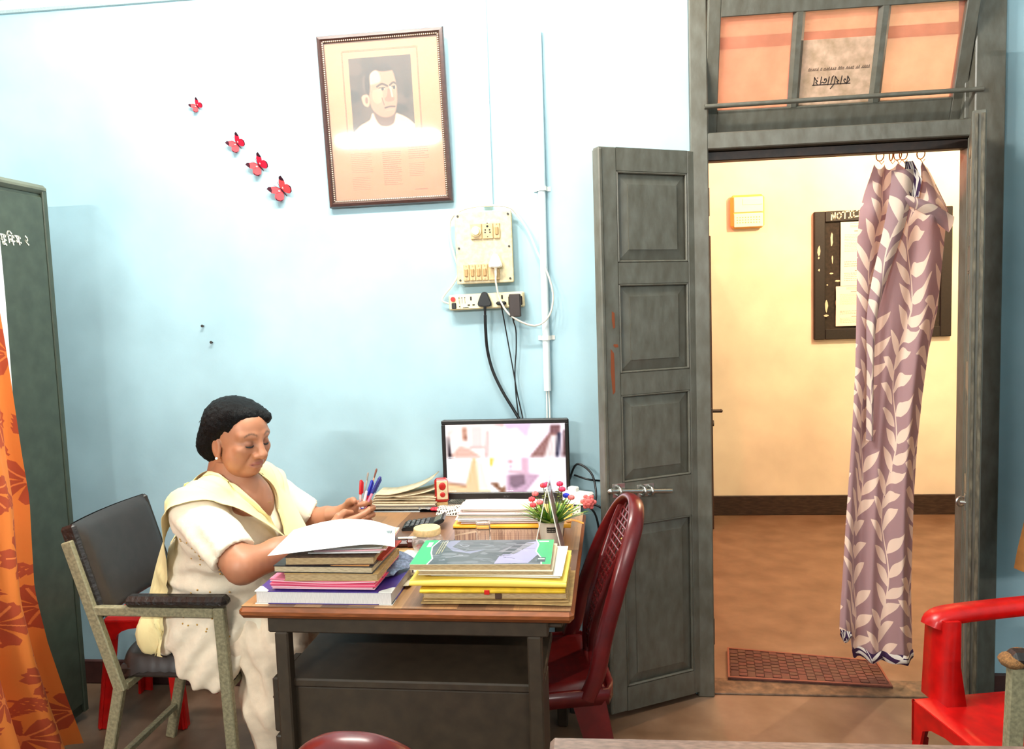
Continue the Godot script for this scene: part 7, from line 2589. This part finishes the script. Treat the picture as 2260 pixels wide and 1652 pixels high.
	for k in 4:
		f.cap(up[k], up[k + 1], 0.0050, 0.0050, 0.003)
		f.cap(lo[k], lo[k + 1], 0.0058, 0.0058, 0.003)
	f.cap(Vector3(-0.021, -0.0578, 0.087), Vector3(0.021, -0.0578, 0.087), 0.0026, 0.0026, 0.002)
	for k in 4:
		var mid := [Vector3(-0.025, -0.0578, 0.080), Vector3(-0.012, -0.0576, 0.0945), Vector3(0, -0.0580, 0.0970), Vector3(0.012, -0.0576, 0.0945), Vector3(0.025, -0.0578, 0.080)]
		var m2: Vector3 = ((mid[k] as Vector3) + mid[k + 1]) * 0.5
		f.ell(m2, Vector3(0.009, 0.0016, 0.006), 0.002, Basis.IDENTITY, true)
	for s in [-1, 1]:
		# fold from nose to mouth
		f.ell(Vector3(s * 0.031, -0.043, 0.082), Vector3(0.0035, 0.018, 0.006), 0.007, Basis(Vector3(0, 0, 1), s * 0.45), true)
		f.ell(Vector3(s * 0.073, -0.018, -0.012), Vector3(0.008, 0.031, 0.018), 0.006, Basis(Vector3.RIGHT, -0.2))
		f.ell(Vector3(s * 0.082, -0.012, -0.010), Vector3(0.006, 0.018, 0.009), 0.005, Basis(Vector3.RIGHT, -0.2), true)
		f.ell(Vector3(s * 0.071, -0.045, -0.004), Vector3(0.007, 0.009, 0.008), 0.005)
	var lips := Color(0.34, 0.115, 0.095)
	var shade := Color(0.27, 0.105, 0.06)
	f.net(g, func(p: Vector3) -> Color:
		var c := SKIN
		if p.z > 0.05:
			var dl := 1.0
			for k in 4:
				for set_ in [up, lo]:
					var a: Vector3 = set_[k]
					var q: Vector3 = set_[k + 1]
					var tt := clampf((p - a).dot(q - a) / (q - a).length_squared(), 0, 1)
					dl = minf(dl, (p - a - (q - a) * tt).length())
			c = c.lerp(lips, smoothstep(0.0066, 0.0046, dl))
			var ax := absf(p.x)
			# brows: thin arcs
			var by := 0.0335 + 0.006 * sin(clampf((ax - 0.012) / 0.036, 0, 1) * PI) - 0.003 * smoothstep(0.03, 0.05, ax)
			c = c.lerp(Color(0.07, 0.035, 0.025), 0.75 * smoothstep(0.0042, 0.0016, absf(p.y - by)) * smoothstep(0.010, 0.015, ax) * smoothstep(0.052, 0.044, ax))
			# darker skin of the lids and under the eye
			var e := Vector2((ax - 0.031) / 0.021, (p.y - 0.006) / 0.014).length()
			c = c.lerp(shade, 0.75 * smoothstep(1.15, 0.55, e))
		return c, hd)
	var body := obj("body", g, skin, t)
	# lashes: the line where the lids meet
	g = G.new()
	g.xf = hd
	for s in [-1, 1]:
		var q := PackedVector3Array()
		for k in 9:
			var a := lerpf(-1.0, 1.0, k / 8.0)
			q.append(Vector3(s * (0.031 + 0.0145 * a), 0.0035 - 0.0035 * (1.0 - a * a), 0.0845 - 0.0075 * a * a - 0.004 * a))
		g.tube(q, 0.0022, 6)
	obj("eyelashes", g, mat("lash", Color(0.06, 0.04, 0.035), 0.6), body)
	g = G.new()
	g.xf = hd
	for s in [-1, 1]:
		g.ball(Vector3(s * 0.079, -0.048, -0.001), Vector3(0.0042, 0.0042, 0.0042), 10, 6)
	obj("earring", g, mat("pearl", Color(0.95, 0.93, 0.88), 0.2), body, "white stud earrings")
	# ---- hair
	var h := F.new(Vector3(-0.115, -0.10, -0.155), Vector3(0.115, 0.15, 0.11), 0.0042)
	h.ell(Vector3(0, 0.040, -0.034), Vector3(0.088, 0.084, 0.094), 0.02)
	h.ell(Vector3(0, -0.024, -0.068), Vector3(0.087, 0.070, 0.066), 0.03)
	h.ell(Vector3(0, 0.083, 0.008), Vector3(0.064, 0.028, 0.054), 0.03)
	h.ell(Vector3(0.044, 0.074, 0.046), Vector3(0.024, 0.020, 0.028), 0.02)
	# clear the face: forehead, temple and ear
	h.ell(Vector3(-0.01, -0.02, 0.105), Vector3(0.105, 0.098, 0.085), 0.012, Basis.IDENTITY, true)
	for s in [-1, 1]:
		h.ell(Vector3(s * 0.095, -0.012, 0.030), Vector3(0.042, 0.066, 0.044), 0.010, Basis.IDENTITY, true)
		h.ell(Vector3(s * 0.092, -0.055, 0.0), Vector3(0.035, 0.055, 0.034), 0.010, Basis.IDENTITY, true)
	h.ell(Vector3(-0.050, 0.068, 0.088), Vector3(0.040, 0.030, 0.036), 0.015, Basis.IDENTITY, true)
	var hn := FastNoiseLite.new()
	hn.seed = 3
	hn.frequency = 1.0
	h.each(func(p: Vector3, d: float) -> float:
		var st := hn.get_noise_3d(p.x * 190.0, p.y * 60.0 + p.z * 25.0, p.z * 120.0)
		return d - 0.0035 * st - 0.0025 * hn.get_noise_3d(p.x * 60.0, p.y * 60.0, p.z * 60.0))
	g = G.new()
	h.net(g, null, hd)
	var hairm := mat("hair_black", Color(0.022, 0.020, 0.022), 0.5, {"bump": noise_tex("strands", 0.12, 0.0, 1.0), "relief": 0.3, "spec": 0.3, "scale": Vector3(12, 2.5, 5)})
	var hair := obj("hair", g, hairm, t)
	g = G.new()
	g.xf = hd
	var r := RandomNumberGenerator.new()
	r.seed = 55
	for k in 150:
		var a := r.randf_range(0.15, PI - 0.15)
		var el := r.randf_range(-0.65, 1.45)
		var dir := Vector3(cos(a) * cos(el), sin(el), -sin(a) * cos(el) * (1.0 if r.randf() < 0.9 else -0.4))
		var c := Vector3(0, 0.030, -0.036) + dir * Vector3(0.086, 0.082, 0.090)
		var tn := dir.cross(Vector3(r.randf_range(-0.3, 0.3), 0.1, 1)).cross(dir).normalized() * r.randf_range(0.02, 0.045)
		var dn := Vector3(0, -0.01, -0.004)
		g.tube([c - tn * 0.5, c + dir * r.randf_range(0.002, 0.006) + dn * 0.2, c + tn * 0.5 + dir * r.randf_range(0.0, 0.006) + dn], 0.0009, 4)
	obj("loose_strands", g, hairm, hair)
	# ---- tunic
	var q := F.new(Vector3(-1.50, 0.33, 0.38), Vector3(-0.80, 1.06, 1.03), 0.0095)
	q.ell(Vector3(-1.20, 0.70, 0.62), Vector3(0.185, 0.17, 0.17), 0.06)
	q.ell(Vector3(-1.155, 0.86, 0.67), Vector3(0.14, 0.145, 0.175), 0.06)
	q.ell(Vector3(-1.075, 0.83, 0.69), Vector3(0.085, 0.085, 0.15), 0.05)
	q.ell(Vector3(-1.27, 0.57, 0.595), Vector3(0.175, 0.115, 0.165), 0.06)
	q.cap(Vector3(-1.15, 0.97, 0.80), Vector3(-1.11, 0.965, 0.575), 0.048, 0.045, 0.05)
	# lap and the flap hanging at her side
	for k in 2:
		var z := 0.68 if k == 0 else 0.525
		q.cap(Vector3(-1.25, 0.56, z), Vector3(-1.03, 0.535, z), 0.095, 0.078, 0.05)
	q.ell(Vector3(-1.205, 0.49, 0.762), Vector3(0.115, 0.130, 0.026), 0.03)
	q.ell(Vector3(-1.37, 0.52, 0.67), Vector3(0.075, 0.085, 0.09), 0.03)
	for k in 2:
		q.cap(S[k], (S[k] as Vector3).lerp(E[k], 0.86), 0.074, 0.063, 0.035)
	var wn := FastNoiseLite.new()
	wn.seed = 11
	wn.frequency = 1.0
	q.each(func(p: Vector3, d: float) -> float:
		# folds: round the waist, fanning from the armpit, hanging at the lap
		var ht := p.y
		var e := 0.0
		e += 0.0055 * sin(ht * 95.0 + 14.0 * p.x + 3.0 * wn.get_noise_3d(p.x * 6.0, p.y * 6.0, p.z * 6.0)) * smoothstep(0.82, 0.74, ht) * smoothstep(0.58, 0.64, ht)
		e += 0.0042 * sin((p.x * 0.8 + p.y) * 78.0 + p.z * 20.0) * smoothstep(0.78, 0.86, ht) * smoothstep(0.97, 0.9, ht)
		e += 0.006 * sin((p.x * 1.0 - p.y * 0.75) * 75.0 + 2.0 * wn.get_noise_3d(p.x * 8.0, p.y * 8.0, p.z * 8.0)) * smoothstep(0.60, 0.54, ht)
		e += 0.004 * wn.get_noise_3d(p.x * 16.0, p.y * 16.0, p.z * 16.0)
		return d + e)
	# open the sleeves and the neck
	for k in 2:
		var s0: Vector3 = S[k]
		var dir := ((E[k] as Vector3) - s0).normalized()
		var cuff := s0.lerp(E[k], 0.82)
		q.each(func(p: Vector3, d: float) -> float:
			var along := (p - cuff).dot(dir)
			var rad := (p - cuff - dir * along).length()
			return maxf(d, along) if rad < 0.10 and along > -0.03 and along < 0.12 else d, cuff - Vector3(0.16, 0.16, 0.16), cuff + Vector3(0.16, 0.16, 0.16))
		q.each(func(p: Vector3, d: float) -> float:
			var along := (p - cuff).dot(dir)
			var rad := (p - cuff - dir * along).length()
			return maxf(d, 0.047 - rad) if along > -0.018 and along < 0.10 and rad < 0.08 else d, cuff - Vector3(0.16, 0.16, 0.16), cuff + Vector3(0.16, 0.16, 0.16))
	var qs := F.new(q.o, q.o, q.c)
	qs.nx = q.nx
	qs.ny = q.ny
	qs.nz = q.nz
	qs.d = q.d.duplicate()
	q.ell(N + Vector3(0.03, 0.05, 0.003), Vector3(0.070, 0.062, 0.066), 0.01, Basis.IDENTITY, true)
	q.ell(Vector3(-1.03, 0.945, 0.700), Vector3(0.055, 0.075, 0.030), 0.01, Basis.IDENTITY, true)
	g = G.new()
	q.net(g)
	var cloth := mat("tunic_cloth", Color(0.97, 0.91, 0.81), 0.9, {"tex": noise_tex("clothm", 0.02, 0.93, 1.0), "scale": 3.0, "bump": noise_tex("weave", 0.4, 0.0, 1.0, 256), "relief": 0.05, "rim": 0.25})
	var tunic := obj("tunic", g, cloth, t, "cream short-sleeved tunic")
	# small embroidered dots
	g = G.new()
	for k in 40:
		var p := Vector3(r.randf_range(-1.3, -1.0), r.randf_range(0.55, 0.84), 0.95)
		for it in 14:
			p -= q.grad(p) * clampf(q.at(p), -0.05, 0.05) * 0.9
		if absf(q.at(p)) < 0.004 and p.z > 0.74:
			g.ball(p, Vector3(0.003, 0.003, 0.003), 6, 4)
	var dots := obj("embroidery", g, mat("gold_thread", Color(0.80, 0.62, 0.30), 0.5), tunic, "tiny golden dots")
	dots.set_meta("kind", "stuff")
	# ---- trousers
	var w := F.new(Vector3(-1.42, 0.10, 0.40), Vector3(-0.80, 0.68, 0.95), 0.0095)
	for k in 2:
		var hp := Vector3(-1.26, 0.55, 0.675 if k == 0 else 0.525)
		w.cap(hp, KN[k], 0.100, 0.086, 0.05)
		w.cap(KN[k], (KN[k] as Vector3).lerp(AN[k], 0.45), 0.090, 0.100, 0.04)
		w.cap((KN[k] as Vector3).lerp(AN[k], 0.45), (AN[k] as Vector3) + Vector3(0, 0.08, 0), 0.098, 0.066, 0.03)
	w.each(func(p: Vector3, d: float) -> float:
		var e := 0.006 * sin((p.x * 1.1 + p.y * 0.5) * 85.0 + 2.0 * wn.get_noise_3d(p.x * 7.0, p.y * 7.0, p.z * 7.0)) * smoothstep(0.2, 0.4, p.y)
		e += 0.005 * sin(p.x * 70.0 + p.z * 60.0 + p.y * 6.0) * smoothstep(0.5, 0.4, p.y)
		return maxf(d + e + 0.003 * wn.get_noise_3d(p.x * 18.0, p.y * 18.0, p.z * 18.0), 0.125 - p.y))
	g = G.new()
	w.net(g)
	obj("trousers", g, mat("trouser_cloth", Color(0.97, 0.88, 0.77), 0.9, {"tex": noise_tex("clothm", 0.02, 0.93, 1.0), "scale": 3.0, "bump": noise_tex("weave", 0.4, 0.0, 1.0, 256), "relief": 0.05, "rim": 0.25}), t, "loose cream trousers")
	# ---- shawl laid over both shoulders, wrapped onto the tunic
	var strip := func(g2: G, path: PackedVector3Array, widths: Array, dirs: Array, off: float, ph: float) -> void:
		var cpath := spline(path, 8)
		var m := cpath.size() - 1
		var rows := []
		for i in m + 1:
			var u := float(i) / m
			var x := u * (path.size() - 1)
			var k := mini(int(x), path.size() - 2)
			var wd: float = lerpf(widths[k], widths[k + 1], x - k)
			var dr: Vector3 = (dirs[k] as Vector3).lerp(dirs[k + 1], x - k).normalized()
			var row := PackedVector3Array()
			for j in 17:
				var v := j / 16.0 - 0.5
				var p := cpath[i] + dr * v * wd
				var lift := off + 0.0045 * (1.0 + sin(v * 26.0 + ph + u * 3.0)) + 0.0015 * sin(u * 30.0 + v * 8.0)
				for it in 8:
					var d := qs.at(p)
					var db := b.at(p) if b.inside(p) else 1.0
					if minf(d, db) < lift:
						p += (qs.grad(p) if d < db else b.grad(p)) * (lift - minf(d, db))
				row.append(p)
			rows.append(row)
		g2.sheet(m, 16, func(u: float, v: float) -> Vector3: return rows[roundi(u * m)][roundi(v * 16)], 0.0015)
	g = G.new()
	strip.call(g, [Vector3(-0.935, 0.815, 0.720), Vector3(-0.985, 0.885, 0.765), Vector3(-1.05, 0.955, 0.800), Vector3(-1.13, 0.99, 0.815), Vector3(-1.23, 0.965, 0.81), Vector3(-1.30, 0.87, 0.77), Vector3(-1.345, 0.76, 0.73), Vector3(-1.375, 0.63, 0.715), Vector3(-1.385, 0.55, 0.71), Vector3(-1.39, 0.485, 0.71)],
		[0.085, 0.105, 0.125, 0.165, 0.19, 0.17, 0.16, 0.15, 0.14, 0.12], [Vector3(0.4, 0.35, 1), Vector3(0.25, 0.3, 1), Vector3(0.1, 0.1, 1), Vector3(0, -0.2, 1), Vector3(0, -0.2, 1), Vector3(0.4, 0.1, 1), Vector3(0.7, 0.1, 0.9), Vector3(0.9, 0.05, 0.7), Vector3(0.9, 0, 0.6), Vector3(0.9, 0, 0.6)], 0.006, 0.0)
	strip.call(g, [Vector3(-0.935, 0.81, 0.655), Vector3(-0.985, 0.885, 0.628), Vector3(-1.03, 0.95, 0.590), Vector3(-1.085, 0.995, 0.562), Vector3(-1.18, 0.985, 0.56), Vector3(-1.27, 0.90, 0.56), Vector3(-1.35, 0.76, 0.56)],
		[0.085, 0.095, 0.11, 0.13, 0.15, 0.14, 0.13], [Vector3(-0.4, -0.35, 1), Vector3(-0.25, -0.3, 1), Vector3(-0.1, -0.1, 1), Vector3(0, 0.2, 1), Vector3(0, 0.2, 1), Vector3(-0.1, 0, 1), Vector3(-0.2, 0, 1)], 0.006, 1.5)
	# the part across the back of the neck
	strip.call(g, [Vector3(-1.23, 0.96, 0.83), Vector3(-1.25, 0.975, 0.69), Vector3(-1.22, 0.97, 0.55)], [0.12, 0.12, 0.12], [Vector3(0.6, 0.8, 0), Vector3(0.6, 0.8, 0), Vector3(0.6, 0.8, 0)], 0.006, 0.7)
	obj("shawl", g, mat("shawl_cloth", Color(0.97, 0.90, 0.66), 0.9, {"bump": noise_tex("weave", 0.4, 0.0, 1.0, 256), "relief": 0.05, "rim": 0.25, "back": Color(0.3, 0.28, 0.2)}), t, "pale yellow shawl over both shoulders")
	g = G.new()
	var ch := PackedVector3Array()
	for k in 15:
		var a := PI * k / 14.0
		ch.append(Vector3(-1.088 + 0.085 * sin(a) * 0.98, 1.005 - 0.075 * sin(a), 0.693 + 0.055 * cos(a)))
	g.tube(ch, 0.0016, 6)
	obj("necklace", g, mats.brass, body, "thin gold chain")
	pens(lh)


func pens(lh: Transform3D) -> void:
	var base := lh * Vector3(0.078, 0.0, 0.026)
	var spec := [
		["red pen with a red cap in the woman's hand, leftmost of the bunch", Vector3(-0.006, 0.006, 0.004), Vector3(0.003, 0.108, 0.004), Color(0.90, 0.80, 0.78), Color(0.75, 0.08, 0.10), 1],
		["thin grey refill pen standing between the red and blue caps", Vector3(-0.004, 0.004, -0.004), Vector3(0.022, 0.128, -0.012), Color(0.78, 0.74, 0.66), Color(0.60, 0.55, 0.50), 0],
		["pink pen with a dark blue hooked cap in the bunch held upright", Vector3(0.0, 0.0, 0.006), Vector3(0.036, 0.105, -0.004), Color(0.88, 0.20, 0.36), Color(0.12, 0.16, 0.62), 1],
		["slim orange-tipped brush pen, tallest of the bunch in her hand", Vector3(0.003, 0.0, -0.006), Vector3(0.050, 0.140, -0.012), Color(0.86, 0.62, 0.50), Color(0.50, 0.30, 0.24), 0],
		["clear pink pen with a ribbed blue cap leaning furthest to the monitor", Vector3(0.002, 0.002, 0.010), Vector3(0.066, 0.118, 0.006), Color(0.92, 0.55, 0.66), Color(0.20, 0.20, 0.50), 2],
		["white and blue marker lowest in the bunch of pens", Vector3(0.0, -0.004, 0.016), Vector3(0.022, 0.075, 0.014), Color(0.90, 0.88, 0.92), Color(0.12, 0.20, 0.75), 3]]
	for s in spec:
		var a: Vector3 = base + s[1]
		var b: Vector3 = base + s[2]
		var t := thing("pen", s[0], "pen", a, 0.0, "pens held in the hand")
		var d: Vector3 = b - a
		var thin: bool = s[5] == 0
		var g := G.new()
		var m := mat("pen_" + str(s[3]), s[3], 0.25)
		var cm := mat("pencap_" + str(s[4]), s[4], 0.3)
		if s[5] == 3:
			g.tube([d * 0.3, d], 0.0052, 10, [1.0, 0.75])
			obj("barrel", g, m, t)
			g = G.new()
			g.tube([-d * 0.15, d * 0.34], 0.0056, 10)
			obj("band", g, cm, t)
			continue
		g.tube([-d * 0.2, d * (0.8 if thin else 0.62)], 0.0026 if thin else 0.0042, 10)
		obj("barrel", g, m, t)
		g = G.new()
		if thin:
			g.tube([d * 0.78, d * 0.96, d], 0.0022, 10, [1.0, 1.6, 0.9])
		else:
			g.tube([d * 0.56, d * 0.97, d], 0.0054, 10, [1.0, 0.92, 0.6])
			var side := d.cross(Vector3(0, 0, 1)).normalized() * 0.007
			g.tube([d * 0.6 + side, d * 0.93 + side, d * 0.98 + side * 0.3], 0.0018, 6)
			if s[5] == 2:
				for k in 6:
					g.tube([d * (0.70 + k * 0.045), d * (0.715 + k * 0.045)], 0.0060, 10)
		obj("cap", g, cm, t)
